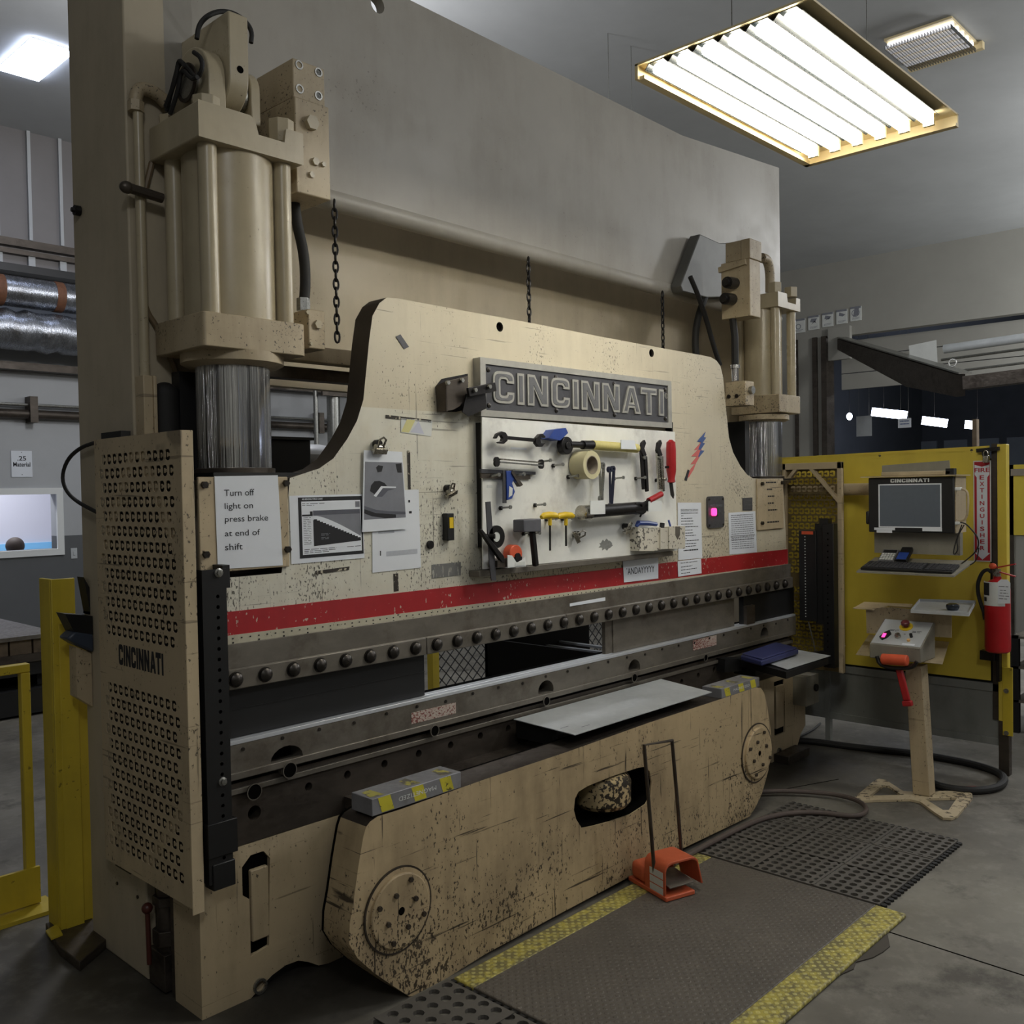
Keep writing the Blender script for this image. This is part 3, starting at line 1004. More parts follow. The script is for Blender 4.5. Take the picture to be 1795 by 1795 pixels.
a, b = PY(437, 1500, 0), PY(475, 1668, 0)
sx0, sx1, sz1, sz0 = PY(432, 1600, 0).x, PY(474, 1600, 0).x, PY(455, 1494, 0).z, PY(452, 1672, 0).z
slotL = [(sx0 + .012, sz0), (sx1 - .008, sz0 + .012), (sx1, sz1 - .1), (sx1 + .004, sz1 - .03), (sx1 - .02, sz1), (sx0 + .02, sz1), (sx0 - .012, sz1 - .03), (sx0 - .012, sz1 - .12), (sx0 + .012, sz1 - .14)]
eye = PY(455, 1728, 0)
rx0, rx1 = PY(1357, 1240, 0).x, PY(1376, 1240, 0).x
rz1, rz0 = PY(1368, 1192, 0).z, PY(1365, 1288, 0).z
slotR = [(rx0, rz0), (rx1, rz0), (rx1, rz1), (rx0, rz1)]
eyeR = PY(1365, 1318, 0)
base = [(0, 0.0), (.17, 0), (.21, .025), (.25, .045), (.30, .058), (.35, .055), (.39, .035), (.43, .008), (.47, 0), (.53, 0), (.57, .03), (.60, .06), (.615, .08), (.60, .12), (.62, .14), (3.55, .14), (3.6, 0), (3.9, 0), (3.97, .1), (XR, .14), (XR, .50), (0, .50)]
g = G().plate([base, slotL, slotR, circle(eye.x, eye.z, .022), circle(eyeR.x, eyeR.z, .02)], MY(0, 0, .17), .17)
obj('base_plate', g, M['beige'], PB, bev=.004)
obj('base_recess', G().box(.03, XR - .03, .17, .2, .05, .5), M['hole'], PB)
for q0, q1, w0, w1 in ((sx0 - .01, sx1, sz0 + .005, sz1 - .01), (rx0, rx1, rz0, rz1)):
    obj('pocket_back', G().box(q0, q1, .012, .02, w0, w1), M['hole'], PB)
for s0, s1, z0, z1 in ((sx0 + .018, sx1 - .006, sz0 + .045, sz1 - .05), (rx0 + .02, rx1 - .02, rz0 + .04, rz1 - .03)):
    obj('pocket_cover', G().box(s0, s1, -.004, .06, z0, z1), M['beige'], PB, bev=.004)
for e in (eye, eyeR):
    obj('eye_ring', G().lathe([(.017, 0), (.025, 0), (.025, .012), (.017, .012)], (e.x, .004, e.z), -EY, 18), M['zinc'], PB)
# side of the front leg and the valve bay behind it
obj('leg_side', G().box(0.004, .12, .17, .20, .0, .5), M['steel_dark'], PB)
g = G().cyl((.03, .27, .02), (.03, .27, .34), .035, n=14).cyl((.03, .27, .15), (.03, .27, .2), .05, n=6).cyl((.03, .27, .28), (.03, .27, .31), .048, n=6).box(-.01, .1, .22, .33, 0.01, .13)
obj('drain_valve', g, M['steel_dark'], PB, bev=.002)
g = G()
a, b = PX(258, 1592, -.03), PX(262, 1690, -.03)
g.cyl(b, a, .008, n=10).ball(a, .018)
obj('lever', g, plain('dark_red_lever', (76, 34, 26), .4), PB)

# --- bed: lower bolster plate and die holder rail
BX0, BX1 = 0.10, 3.86
bed_holes = [PY(u, v, 0) for u, v in ((446, 1425), (541, 1379), (609, 1358), (674, 1339), (734, 1321), (790, 1306), (842, 1290), (891, 1277), (1195, 1195), (1224, 1184), (1252, 1174), (1279, 1167))]
g = G().plate([[(BX0, .503), (BX1, .503), (BX1, .705), (BX0, .705)]] + [circle(p.x, p.z, .024 if i == 0 else .0145) for i, p in enumerate(bed_holes)], MY(0, 0, .10), .10)
obj('bolster', g, M['steel_dark'], PB, bev=.002)
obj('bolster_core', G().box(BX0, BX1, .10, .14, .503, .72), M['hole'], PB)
g = G()
k = PY(442, 1390, 0)
half = []
rail_holes = []
for u, v, r in ((503, 1350, .026), (762, 1280, .022), (958, 1229, .02), (1112, 1188, .02), (1237, 1152, .02)):
    p = PY(u, v, -.02)
    rail_holes.append(circle(p.x, p.z, r * .75))
for u, v, r in ((503, 1322, .062), (957, 1204, .05), (1112, 1166, .047), (1340, 1108, .045)):
    p = PY(u, v, -.02)
    rail_holes.append([(p.x - r * .95, p.z - .026)] + [(p.x + r * .95, p.z - .026)] + [(p.x + r * math.cos(rad(t)), p.z - .016 + .044 * math.sin(rad(t))) for t in range(0, 181, 20)])
g.plate([[(BX0, .722), (BX1 + .02, .722), (BX1 + .02, .832), (BX0, .832)]] + rail_holes, MY(0, 0, .05), .07)
obj('die_holder', g, M['steel'], PB, bev=.002)
obj('die_holder_core', G().box(BX0, BX1, .05, .14, .72, .83), M['hole'], PB)
obj('lower_lip', G().box(BX0, BX1, -.012, .0, .672, .69), M['steel'], PB, bev=.002)
obj('seam_ledge', G().box(BX0, BX1, -.026, 0.0, .7221, .746), M['steel'], PB, bev=.003)
for u, v, r in ((446, 1388, .024), (508, 1350, .024), (762, 1281, .019), (958, 1229, .018), (1112, 1188, .018), (1237, 1153, .016)):
    p = PY(u, v, -.027)
    obj('pin_hole', G().cyl((p.x, -.0275, p.z), (p.x, -.02, p.z), r, n=20), M['hole'], PB)
    obj('pin_rim', G().lathe([(r, 0), (r + .003, 0), (r + .003, .003), (r, .003)], (p.x, -.0262, p.z), -EY, 20), M['steel'], PB)
obj('die', G().box(BX0, BX1 + .02, -.018, .012, .8325, .846).box(BX0, BX1 + .02, .018, .05, .8325, .846).box(BX0, BX1 + .02, .012, .018, .8325, .838), M['bright'], PB, bev=.0015)
scr = []
for i in range(26):
    x = BX0 + .05 + i * .145
    p = V((x, -.02, .815 + (.006 if i % 3 else 0)))
    obj('set_screw', G().cyl(p, p + V((0, -.004, 0)), .006, n=8), M['bolt'], PB)
for u0, v0, u1, v1 in ((721, 1246, 799, 1266), (1215, 1124, 1256, 1141)):
    a, b, c, d = PY(u0, v0 + 2, -.0215), PY(u1, v0 - 12, -.0215), PY(u1, v1 - 14, -.0215), PY(u0, v1 + 1, -.0215)
    obj('warning_label', G().box(a.x, b.x, -.0215, -.0205, min(c.z, d.z) + .004, max(a.z, b.z) - .004), painted('worn_red_white_label', (196, 184, 172), (150, 70, 60), (120, 50, 44), .9, .52, 90, (1, 1, 1.5), 30, .6), PB)
# black sheets and gauges inside the throat
obj('punch', G().box(BX0 + .02, .945, .014, .03, .8465, 1.007).box(BX0 + .02, .945, .012, .014, .935, .938), M['blackmatte'], PB)
a = PY(1020, 1150, .5)
g = G()
p0, p1 = PY(850, 1118, .35), PY(1050, 1100, .35)
tx = PY(1080, 1150, .12).x
ty = PX(850, 1150, tx).y
g.box(tx, tx + .012, .16, ty, .58, PX(858, 1120, tx).z).box(tx, tx + .9, ty - .02, ty, .58, .95).box(tx, tx + .9, .16, ty, .58, .6)
obj('back_gauge_tray', g, M['blackmatte'], PB)
ga, gb = PY(890, 1110, 1.5), PY(930, 1128, 1.5)
obj('gauge_bar', G().box(ga.x, gb.x, 1.5, 1.54, gb.z, ga.z), M['yellow'], PB)
for u0, v0, u1, v1 in ((968, 1123, 1087, 1139), (945, 1130, 1066, 1145)):
    obj('gauge_rail', G().bar(PY(u0, v0, 1.1), PY(u1, v1, .45), .03, .012), M['bright'], PB)
x0 = PY(1062, 1110, .3).x
obj('punch', G().box(PY(1075, 1110, .014).x, PY(1287, 1080, .014).x, .014, .03, .8465, 1.007), M['steel'], PB)
obj('punch', G().box(PY(1058, 1110, .03).x, PY(1075, 1110, .014).x, .02, .04, .8465, 1.007), M['steel'], PB)
x0, x1 = PY(1287, 1080, .06).x, PY(1376, 1080, .06).x
obj('punch', G().box(x0, x1, .0, .03, .8465, 1.007), M['blackmatte'], PB)
obj('punch_clip', G().box(x0 - .0, x0 + .09, -.02, .0, .8465, .95), M['steel_dark'], PB)

# --- ram
fl = [(398, 1113), (400, 1060), (505, 1000), (508, 838), (560, 821), (584.5, 803.5), (609, 769), (626, 737), (637, 700.6), (643, 639), (647, 597.6), (653, 553.5), (665, 531.5), (677.6, 521.7), (697, 523), (809.6, 544), (928.6, 565.7), (1047.5, 589), (1162.6, 610.6), (1232, 623), (1246, 626), (1256, 632), (1263, 642), (1267.5, 661), (1270.4, 692.8), (1274, 730), (1277.7, 766.7), (1285, 792.8), (1298, 817.4), (1309.6, 832), (1319.7, 838.4), (1331, 839), (1372, 839), (1376, 985)]
P = [(p.x, p.z) for p in px(fl, 0)]
P[0] = (.105, 1.13)
P[1] = (.105, 1.36)
P[2] = (.32, 1.36)
P[-1] = (3.82, 1.13)
holes = [circle(p.x, p.z, .02, 14) for p in px(((876, 573), (1142, 619)), 0)]
g = G().plate([P] + holes, MY(0, 0, .10), .10)
g.bm.normal_update()
for f in g.bm.faces:
    if abs(f.normal.y) < .5:
        f.material_index = 1
obj('ram', g, [M['ram'], M['ram_edge']], PB, bev=.004)
for p in px(((876, 573), (1142, 619)), 0):
    obj('ram_hole', G().cyl((p.x, .012, p.z), (p.x, .09, p.z), .0202, n=14), M['hole'], PB)
obj('ram_carrier', G().box(.12, 3.82, .105, .13, 1.13, 1.64), M['steel_dark'], PB)
ys = -.003
sa, sb = [PY(u, v, ys) for u, v in ((400, 1072.8), (1378, 963))]
obj('ram_stripe', G().prism([V((.105, ys, 1.178)), V((3.82, ys, 1.150)), V((3.82, ys, sb.z)), V((.105, ys, sa.z))], (0, .003, 0)), M['stripe'], PB)
g = G()
g.prism([V((.105, -.006, 1.150)), V((3.82, -.006, 1.128)), V((3.82, -.006, 1.150)), V((.105, -.006, 1.178))], (0, .006, 0))
obj('scale_strip', g, M['scale'], PB)
g = G()
for i in range(120):
    x = .13 + i * .031
    if x < 2.4:
        g.box(x, x + .005, -.0072, -.006, 1.166 - x * .0076, 1.170 - x * .0076)
        if i % 3 == 0: g.box(x, x + .006, -.0072, -.006, 1.152 - x * .006, 1.157 - x * .006)
o = obj('scale_marks', g, M['ink'], PB)
o['kind'] = 'stuff'
obj('punch_holder', G().box(.105, 3.84, -.012, .10, 1.0725, 1.150).box(.105, 3.84, -.016, -.012, 1.068, 1.074), M['steel'], PB, bev=.002)
g = G()
segs = [(.105, .925), (.928, 1.74), (1.743, 2.55), (2.553, 3.3), (3.303, 3.84)]
for i, (s0, s1) in enumerate(segs):
    obj('clamp_bar', G().box(s0, s1, -.024, .06, 1.008, 1.072), M['steel'], PB, bev=.003)
bolts = [PY(u, v, -.03) for u, v in ((414, 1179), (467, 1168), (517, 1160), (564.5, 1151.6), (610, 1144.7), (653, 1137.6), (693, 1130.6), (732.6, 1123.3), (770, 1117.3), (805.4, 1111.2), (839, 1105.6), (872, 1100.5), (902.7, 1095.2), (932.8, 1090.2), (961.5, 1084.8), (989, 1080.8))]
n = len(bolts)
st = (bolts[-1].x - bolts[0].x) / (n - 1)
bx0 = bolts[0].x
k = 0
x = bx0
while x < 3.82:
    obj('clamp_bolt', G().lathe([(.025, 0), (.025, .004), (.0215, .004), (.0215, .012), (.013, .019), (.0, .021)], (x, -.024, 1.040), -EY, 16), M['bolt'], PB)
    x += st
obj('white_strip', G().prism(px(((999, 1058), (1061, 1047), (1061, 1053), (999, 1063)), -.0145), (0, .002, 0)), M['paper'], PB)

# gib covers either side
def gib(u0, v0, u1, v1, bolts_px):
    a, b = PY(u0, v0, -.012), PY(u1, v1, -.012)
    obj('gib_cover', G().box(a.x, b.x, -.012, 0.0, b.z, a.z), M['beige'], PB, bev=.003)
    for u, v in bolts_px:
        p = PY(u, v, -.012)
        obj('gib_bolt', G().cyl(p, p + V((0, -.012, 0)), .0115, n=6), M['bolt'], PB)


gib(347, 836, 508, 993, ((357, 850), (360, 972), (500, 847), (503, 963)))
gib(1328, 839, 1374, 926, ((1335, 848), (1370, 846), (1335, 917)))
obj('gib_label', G().m(1).lines(MY(PY(1350, 880, 0).x, PY(1350, 880, 0).z, -.0125), [(-.07, .05, .11), (-.06, .0, .07), (-.05, .03, .03), (-.05, .02, -.01), (-.05, .06, -.05), (-.06, .08, -.12)], h=.008, z=.0004), [M['beige'], M['ink']], PB)
obj('guide_way', G().box(PY(316, 720, .30).x, PY(353, 720, .30).x, .30, .355, 1.69, PY(330, 652, .30).z), M['blackmatte'], PB)
obj('guide_way', G().box(3.55, 3.6, .12, .33, 1.66, 2.0), M['blackmatte'], PB)
obj('rod_seat', G().box(.1, .46, .03, .34, 1.674, 1.692), M['blackmatte'], PB)
obj('rod_seat', G().box(3.6, 4.0, .03, .30, 1.652, 1.662), M['blackmatte'], PB)

# --- crown, its rounded lower lip, rear plate
g = G()
CY = .36
crown = [(0.14, 2.80), (4.46, 2.75), (4.46, 3.74), (3.3, 3.655), (1.25, 3.69), (.14, 3.78)]
obj('crown_plate', G().plate([crown, circle(PY(662, 8, CY).x, PY(662, 8, CY).z, .035)], MY(0, 0, CY + .05), .05), M['crown'], PB)
lip = []
for i in range(9):
    t = rad(180 - 22.5 * i)
    lip.append((.02 * 0 + CY + .04 + .045 * math.cos(t) * 1.0, -.0 + .045 * math.sin(t)))
g = G().tube([(.14, CY + .03, 2.785), (4.46, CY + .03, 2.735)], .042, 18)
obj('crown_lip', g, M['crown'], PB)
g = G().prism([V((.2, .62, 2.08)), V((4.1, .62, 2.05)), V((4.1, .62, 3.0)), V((.2, .62, 3.0))], (0, .03, 0))
g.prism([V((.2, .60, 2.06)), V((4.1, .60, 2.03)), V((4.1, .60, 2.07)), V((.2, .60, 2.10))], (0, .05, 0))
obj('rear_plate', g, M['beige_clean'], PB)
a, b = PY(540, 622, .33), PY(640, 628, .33)
obj('tie_bar', G().box(.47, 3.6, .30, .36, a.z - .03, a.z + .03), M['block'], PB, bev=.004)
obj('tie_rail', G().box(.47, 3.6, .36, .42, a.z - .09, a.z - .045), M['steel_dark'], PB)


# --- hydraulic cylinders
def hexn(g, c, r, h, ax=EZ):
    c = V(c)
    g.cyl(c, c + V(ax) * h, r, n=6)


def cylinder(T, mirror):
    """T maps the left cylinder's coordinates to their place"""
    def put(name, g, m, **k):
        bmesh.ops.transform(g.bm, matrix=T, verts=g.bm.verts)
        return obj(name, g, m, root, **k)
    root = bpy.data.objects.new('hydraulic_cylinder', None)
    COL.objects.link(root)
    root.parent = PB
    root.location = T @ V((.265, .182, 1.7)) - PB.location
    cx, cy = .265, .182
    rx = 0.02 if mirror else 0
    def rounded(z, r=.03):
        x0, x1, y0, y1 = .073, .456, .02, .345
        return [V((p[0], p[1], z)) for p in arc(x1 - r, y0 + r, r, -90, 0, 5) + arc(x1 - r, y1 - r, r, 0, 90, 5) + arc(x0 + .008, y1 - .008, .008, 90, 180, 2) + arc(x0 + .012, y0 + .012, .012, 180, 270, 3)]
    put('rod', G().cyl((cx, cy, 1.70), (cx, cy, 2.05), .121, n=64), M['chrome'])
    put('rod_foot', G().lathe([(.132, 0), (.132, .018), (.122, .02)], (cx, cy, 1.69), EZ, 40), M['steel_dark'])
    put('rod_gland', G().lathe([(.145, 0), (.168, .012), (.168, .045)], (cx, cy, 2.045), EZ, 40), M['block'])
    put('lower_head', G().prism(rounded(2.087), (0, 0, .108)), M['block'], bev=.003)
    put('barrel', G().cyl((cx, cy, 2.195), (cx, cy, 2.735), .150, n=48), M['cyl'])
    for x, y in ((.128, .072), (.402, .072), (.128, .292), (.402, .292)):
        r_ = put('tie_rod', G().cyl((x, y, 2.195), (x, y, 2.735), .030, n=24), M['cyl'])
        put('tie_nut', G().cyl((x, y, 2.82 if x < .3 else 2.80), (x, y, 2.878), .045, n=8), M['cyl'], bev=.002)
    up = [(.073, 2.732), (.456, 2.732), (.456, 2.838), (.39, 2.838), (.382, 2.79), (.285, 2.79), (.272, 2.835), (.255, 2.845), (.073, 2.845)]
    g = G()
    g.plate([up], MY(0, 0, .345), .325)
    put('upper_head', g, M['cyl'], bev=.006, seg=3)
    put('valve_block', G().box(.475, .607, .10, .33, 2.99, 3.125).box(.470, .612, .085, .36, 2.66, 2.988), M['block'], bev=.004)
    for u, v, r, h in ((543, 217, .026, .022), (551, 284, .014, .012), (565, 289, .009, .012), (545, 307, .011, .01)):
        p = PY(u, v, .085)
        g = G()
        g.cyl(p, p + V((0, -h, 0)), r, n=6)
        put('block_plug', g, M['cyl'])
    for u, v in ((524, 114), (558, 127), (525, 156), (558, 168)):
        p = PY(u, v, .10)
        put('cap_screw', G().lathe([(.016, 0), (.016, .003), (.011, .003), (.011, -.004), (.006, -.004)], p, -EY, 14), M['zinc'])
    put('port_block', G().box(.516, .586, .10, .22, 2.13, 2.268), M['block'], bev=.004)
    for u, v, r in ((556, 569, .016), (537, 548, .008), (543, 603, .006)):
        p = PY(u, v, .10)
        put('port_plug', G().cyl(p, p + V((0, -.012, 0)), r, n=6), M['cyl'])
    pts = [PY(u, v, .2) for u, v in ((515, 345), (520, 390), (532, 440), (536, 490), (532, 545))]
    put('hose', G().tube(pts, .019, 12, smooth=2), M['rubber'])
    p = PY(532, 545, .2)
    put('hose_fitting', G().cyl(p, p + V((0, 0, .045)), .024, n=6), M['zinc'])
    return root


cylinder(Mx.Identity(4), False)
S = .915
pL, pR = V((.265, .182, 1.70)), PY(1340, 835, .18)
pR.z = 1.675
TR = Mx.Translation(pR) @ Mx.Diagonal((S, S, S, 1)) @ Mx.Translation(-pL)
# the right cylinder carries its valve block on the near side: build it facing the other way round
def right_cylinder():
    root = bpy.data.objects.new('hydraulic_cylinder', None)
    COL.objects.link(root)
    root.parent = PB
    root.location = pR - PB.location
    Y = .05
    def put(n, g, m, **k): return obj(n, g, m, root, **k)
    cx, cy = pR.x, .18
    put('rod', G().cyl((cx, cy, 1.67), (cx, cy, 2.03), .107, n=64), M['chrome'])
    put('rod_foot', G().lathe([(.118, 0), (.118, .016), (.108, .018)], (cx, cy, 1.66), EZ, 40), M['steel_dark'])
    put('rod_gland', G().lathe([(.13, 0), (.15, .01), (.15, .04)], (cx, cy, 2.01), EZ, 40), M['block'])
    lo = [PY(u, v, .02) for u, v in ((1305, 722), (1405, 722))]
    x0, x1 = PY(1366, 710, .02).x, PY(1404.5, 720, .02).x
    zb, zt = PY(1366, 722, .02).z, PY(1366, 690, .02).z
    def head(z0, z1, xa, xb, ya=.02, yb=.345, ch=.014):
        return G().prism([V((xa, ya, z0)), V((xb - ch, ya, z0)), V((xb, ya + ch, z0)), V((xb, yb, z0)), V((xa, yb, z0))], (0, 0, z1 - z0))
    put('lower_head', head(zb, zt, x0, x1), M['block'], bev=.004)
    zu0, zu1 = PY(1370, 538, .02).z, PY(1370, 512, .02).z
    put('barrel', G().cyl((cx, cy, zt), (cx, cy, zu0), .112, n=48), M['cyl'])
    uw = x1 - x0
    upr = [(x0, zu0), (x1, zu0), (x1, zu1 - .01), (x1 - .05, zu1 - .01), (x1 - .055, zu1 - .05), (x0 + .12, zu1 - .05), (x0 + .11, zu1), (x0, zu1)]
    put('upper_head', G().plate([upr], MY(0, 0, .345), .325), M['cyl'], bev=.004)
    for xx, y in ((x0 + .04, .30), (x0 + .04, .062), (x1 - .04, .062)):
        q = V((xx, y, 0))
        put('tie_rod', G().cyl((q.x, y, zt), (q.x, y, zu0), .027, n=20), M['cyl'])
        if y < .2:
            put('tie_nut', G().cyl((q.x, y, zu1), (q.x, y, zu1 + .06), .042, n=6), M['cyl'], bev=.002)
    # valve block, left of the barrel
    c0 = PY(1315, 553, -.06)
    vx, vy = c0.x, PX(1264, 500, c0.x).y
    b = PY(1315, 453, -.06)
    zt2 = PY(1315, 418, -.06).z
    put('valve_block', G().box(vx, PY(1333, 500, -.06).x, -.06, vy, c0.z, b.z), M['block'], bev=.004)
    put('valve_cap', G().box(vx - .005, PY(1333, 440, -.06).x + .005, -.065, -.01, b.z, zt2), M['block'], bev=.004)
    put('valve_cap', G().box(vx - .0, PY(1333, 440, -.06).x - .01, -.008, vy - .03, b.z, zt2), M['block'], bev=.004)
    for u, v in ((1288, 497), (1284, 525)):
        q = PX(u, v, vx)
        put('valve_spool', G().cyl(q + V((0, 0, 0)), q + V((-.10, -.01, -.01)), .032, n=14).cyl(q + V((-.10, -.01, -.01)), q + V((-.125, -.012, -.012)), .02, n=10), M['iron'])
    q = PX(1285, 466, vx - .008)
    put('valve_pin', G().bar(q + V((0, .09, -.01)), q + V((0, -.08, .01)), .016, .03), M['block'])
    a, b = PY(1307, 710, -.06), PY(1307, 667, -.06)
    put('port_block', G().box(a.x, PY(1322, 690, -.06).x, -.06, PX(1271, 690, a.x).y, a.z, b.z), M['block'], bev=.004)
    for u, v in ((1278, 695), (1292, 694)):
        q = PX(u, v, a.x)
        put('port_plug', G().cyl(q, q + V((-.008, 0, 0)), .011, n=8), M['bolt'])
    q = PY(1315, 684, -.06)
    put('port_plug', G().cyl(q, q + V((0, -.02, 0)), .022, n=12), M['zinc'])
    q = PY(1289, 668, .05)
    put('hose_fitting', G().cyl(q, q + V((0, 0, .07)), .022, n=6).cyl(q + V((0, 0, .07)), q + V((0, 0, .09)), .03, n=6), M['chrome'])
    put('hose', G().tube([q + V((0, 0, .09)), q + V((.0, .0, .25)), q + V((.0, .03, .5))], .02, 10), M['rubber'])
    pts = [PY(u, v, .2) for u, v in ((1350, 512), (1350, 475), (1345, 455), (1335, 452))]
    put('pipe_bend', G().tube(pts, .03, 12, smooth=2), M['block'])
    # black tin cover and hoses behind
    cov = px(((1227, 410), (1262, 426), (1300, 424), (1300, 520), (1240, 522), (1197, 511), (1193, 500)), .28)
    put('valve_cover', G().prism(cov, (0, .07, 0)), plain('grey_tin_cover', (104, 104, 100), .5, .3, .2), bev=.006)
    put('cable', G().tube([PY(u, v, .24) for u, v in ((1210, 485), (1225, 520), (1238, 560), (1252, 610), (1262, 640))], .014, 10, smooth=2), M['rubber'])
    put('cable', G().tube([PY(u, v, .3) for u, v in ((1236, 520), (1222, 560), (1218, 600), (1222, 640))], .02, 10, smooth=2), M['rubber'])


right_cylinder()

# --- clevis that hangs the left cylinder from the frame
def cheek(u0, u1, vtop, vbot, y0, y1, name, mat):
    xa, xb = PY(u0, 150, y0).x, PY(u1, 150, y0).x
    zt = PY((u0 + u1) / 2, vtop, y0).z
    r = (y1 - y0) / 2
    zb = PY((u0 + u1) / 2, vbot, y0).z
    pts = [(y0, zb)] + [((y0 + y1) / 2 - r * math.cos(rad(t)), zt - r + r * math.sin(rad(t))) for t in range(0, 181, 15)] + [(y1, zb)]
    obj(name, G().prism([V((xa, p, q)) for p, q in pts], (xb - xa, 0, 0)), mat, PB, bev=.004)
    return xa, xb, zt - r, (y0 + y1) / 2


xa, xb, zc, yc = cheek(366, 396, 70, 205, .07, .30, 'clevis_cheek', M['cyl'])
cheek(440, 456, 118, 220, .12, .28, 'clevis_cheek', M['cyl'])
obj('clevis_pin', G().cyl((xa - .014, yc, zc), (xb + .12, yc, zc), .055, n=28), M['zinc'], PB, bev=.003)
ta, tb = PY(402, 100, .05).x, PY(436, 100, .05).x
zt_, zb_ = PY(418, 24, .05).z, PY(418, 186, .05).z
rr = .10
pts = [(.36, zt_)] + [(.05, zt_)] + [(.05 + rr - rr * math.cos(rad(t)), zb_ + rr - rr * math.sin(rad(t))) for t in range(0, 91, 15)] + [(.36, zb_ - .0)]
obj('hanger_tang', G().prism([V((ta, p, q)) for p, q in pts], (tb - ta, 0, 0)), M['cyl'], PB, bev=.005)
p = PY(421, 122, .05)
obj('tang_hole', G().cyl(p + V((0, -.001, 0)), p + V((0, .004, 0)), .012, n=12), M['hole'], PB)
g = G().tube([PY(u, v, .12) for u, v in ((345, 68), (348, 45), (362, 28), (385, 19), (408, 22), (430, 36), (442, 55), (440, 75))], .008, 8, smooth=2)
obj('looped_cable', g, M['rubber'], PB)
for k, pp in enumerate((((292, 195), (303, 150), (315, 105), (330, 120), (345, 140), (356, 118), (352, 100), (340, 92)), ((298, 200), (312, 160), (318, 118), (336, 140), (346, 135)), ((290, 188), (308, 140), (313, 104), (322, 112)))):
    obj('looped_cable', G().tube([PX(u, v, xa - .03 - .012 * k) for u, v in pp], .0075, 8, smooth=2), M['rubber'], PB)
obj('pin_ring', G().lathe([(.05, 0), (.062, 0), (.062, .006), (.05, .006)], (xa - .012, yc, zc), -EX, 28), M['steel_dark'], PB)

# --- left column piping
xq = PY(237, 300, .36).x
zt = PY(237, 160, .34).z
obj('conduit', G().cyl((xq, .33, PY(245, 662, .33).z), (xq, .33, PY(237, 190, .33).z), .0165, n=14), M['cyl'], PB)
obj('conduit_elbow', G().tube([PY(u, v, .33) for u, v in ((238, 192), (237, 168), (246, 155), (262, 158), (280, 168), (292, 182))], .022, 12, smooth=2), M['block'], PB)
obj('conduit_nut', G().cyl(PY(238, 196, .33), PY(238, 178, .33), .026, n=6), M['block'], PB)
a, b = PY(246, 658, .32), PY(272, 770, .32)
obj('cable_duct', G().box(a.x, b.x - .012, .30, .36, 1.72, a.z).box(b.x - .012, b.x, .295, .36, 1.72, a.z), M['beige'], PB, bev=.003)
pp = PY(238, 332, .3)
obj('pipe_clamp', G().cyl(pp + V((-.02, 0, 0)), pp + V((.09, 0, -.01)), .016, n=10).ball(pp + V((-.03, 0, 0)), .024, .018, .02), M['steel_dark'], PB)
obj('hose', G().tube([PY(u, v, .35) for u, v in ((266, 285), (256, 325), (246, 365), (243, 420), (246, 500), (256, 545), (275, 572), (296, 620), (312, 660), (318, 690))], .010, 8, smooth=2), M['brown_hose'], PB)
obj('hose', G().tube([PY(u, v, .37) for u, v in ((262, 285), (250, 330), (241, 380), (240, 440), (243, 520), (262, 570), (288, 625), (312, 680))], .010, 8, smooth=2), M['brown_hose'], PB)
a = PY(290, 730, .33)
obj('hose_gland', G().cyl(a + V((0, 0, -.1)), a + V((0, 0, .07)), .045, n=14).ball(a + V((0, 0, .07)), .045).cyl(a + V((-.01, 0, .0)), a + V((-.01, 0, -.2)), .025, n=10), M['rubber'], PB)
p = PX(140, 370, -.002)
obj('lifting_plug', G().lathe([(.018, 0), (.018, .02), (.010, .02), (.008, .03)], p, -EX, 14), M['iron'], PB)
for u, v in ((206, 1548), (242, 1572)):
    p = PX(u, v, -.001)
    obj('side_bolt', G().cyl(p, p - EX * .004, .006, n=6), M['bolt'], PB)

# --- apron: thick front cover
ap = [(717, 1746.6), (690, 1729), (655, 1705), (627, 1680), (612, 1655), (613, 1620), (619.5, 1583), (628, 1520), (637, 1466), (642, 1449), (649, 1440), (662, 1431), (685, 1424), (701, 1419), (850, 1366), (997, 1317), (1134, 1268), (1247.7, 1230.6), (1325, 1205), (1334, 1206), (1340, 1216), (1345, 1240), (1351, 1277), (1351.5, 1310), (1347, 1350), (1336, 1390), (1326, 1412), (1314.6, 1431), (1197.6, 1487), (977, 1604), (850, 1673), (735, 1745)]
AY = -.38
AP = [(p.x, p.z) for p in px(ap, AY)]
oc = [(1010, 1436), (1006, 1420), (1008, 1400), (1014, 1388), (1030, 1378), (1075, 1360), (1118, 1346), (1130, 1344), (1139, 1352), (1142, 1370), (1140, 1395), (1132, 1410), (1105, 1428), (1070, 1440), (1040, 1448), (1020, 1452)]
OC = [(p.x, p.z) for p in px(oc, AY)]
g = G().plate([AP, OC], MY(0, 0, AY + .13), .13)
g.bm.normal_update()
for f in g.bm.faces:
    if abs(f.normal.y) < .5 and f.normal.z > .7 and f.calc_center_median().z > .5:
        f.material_index = 1
obj('apron', g, [M['apron'], M['steel_dark']], PB, bev=.006, seg=3)
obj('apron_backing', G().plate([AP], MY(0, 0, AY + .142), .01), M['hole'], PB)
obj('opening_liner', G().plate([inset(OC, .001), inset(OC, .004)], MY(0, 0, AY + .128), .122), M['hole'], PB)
obj('apron_shelf', G().box(AP[12][0] + .1, AP[19][0], AY + .142, -.001, .52, .56), M['steel_dark'], PB)
g = G()
c0, c1 = PY(1030, 1400, AY + .02), PY(1122, 1372, AY + .02)
cc = (c0 + c1) / 2
g.lathe([(.01, -.075), (.10, -.07), (.118, -.05), (.12, .03), (.112, .05), (.09, .062), (.02, .066)], (cc.x + .0, AY + .085, cc.z), EZ, 36)
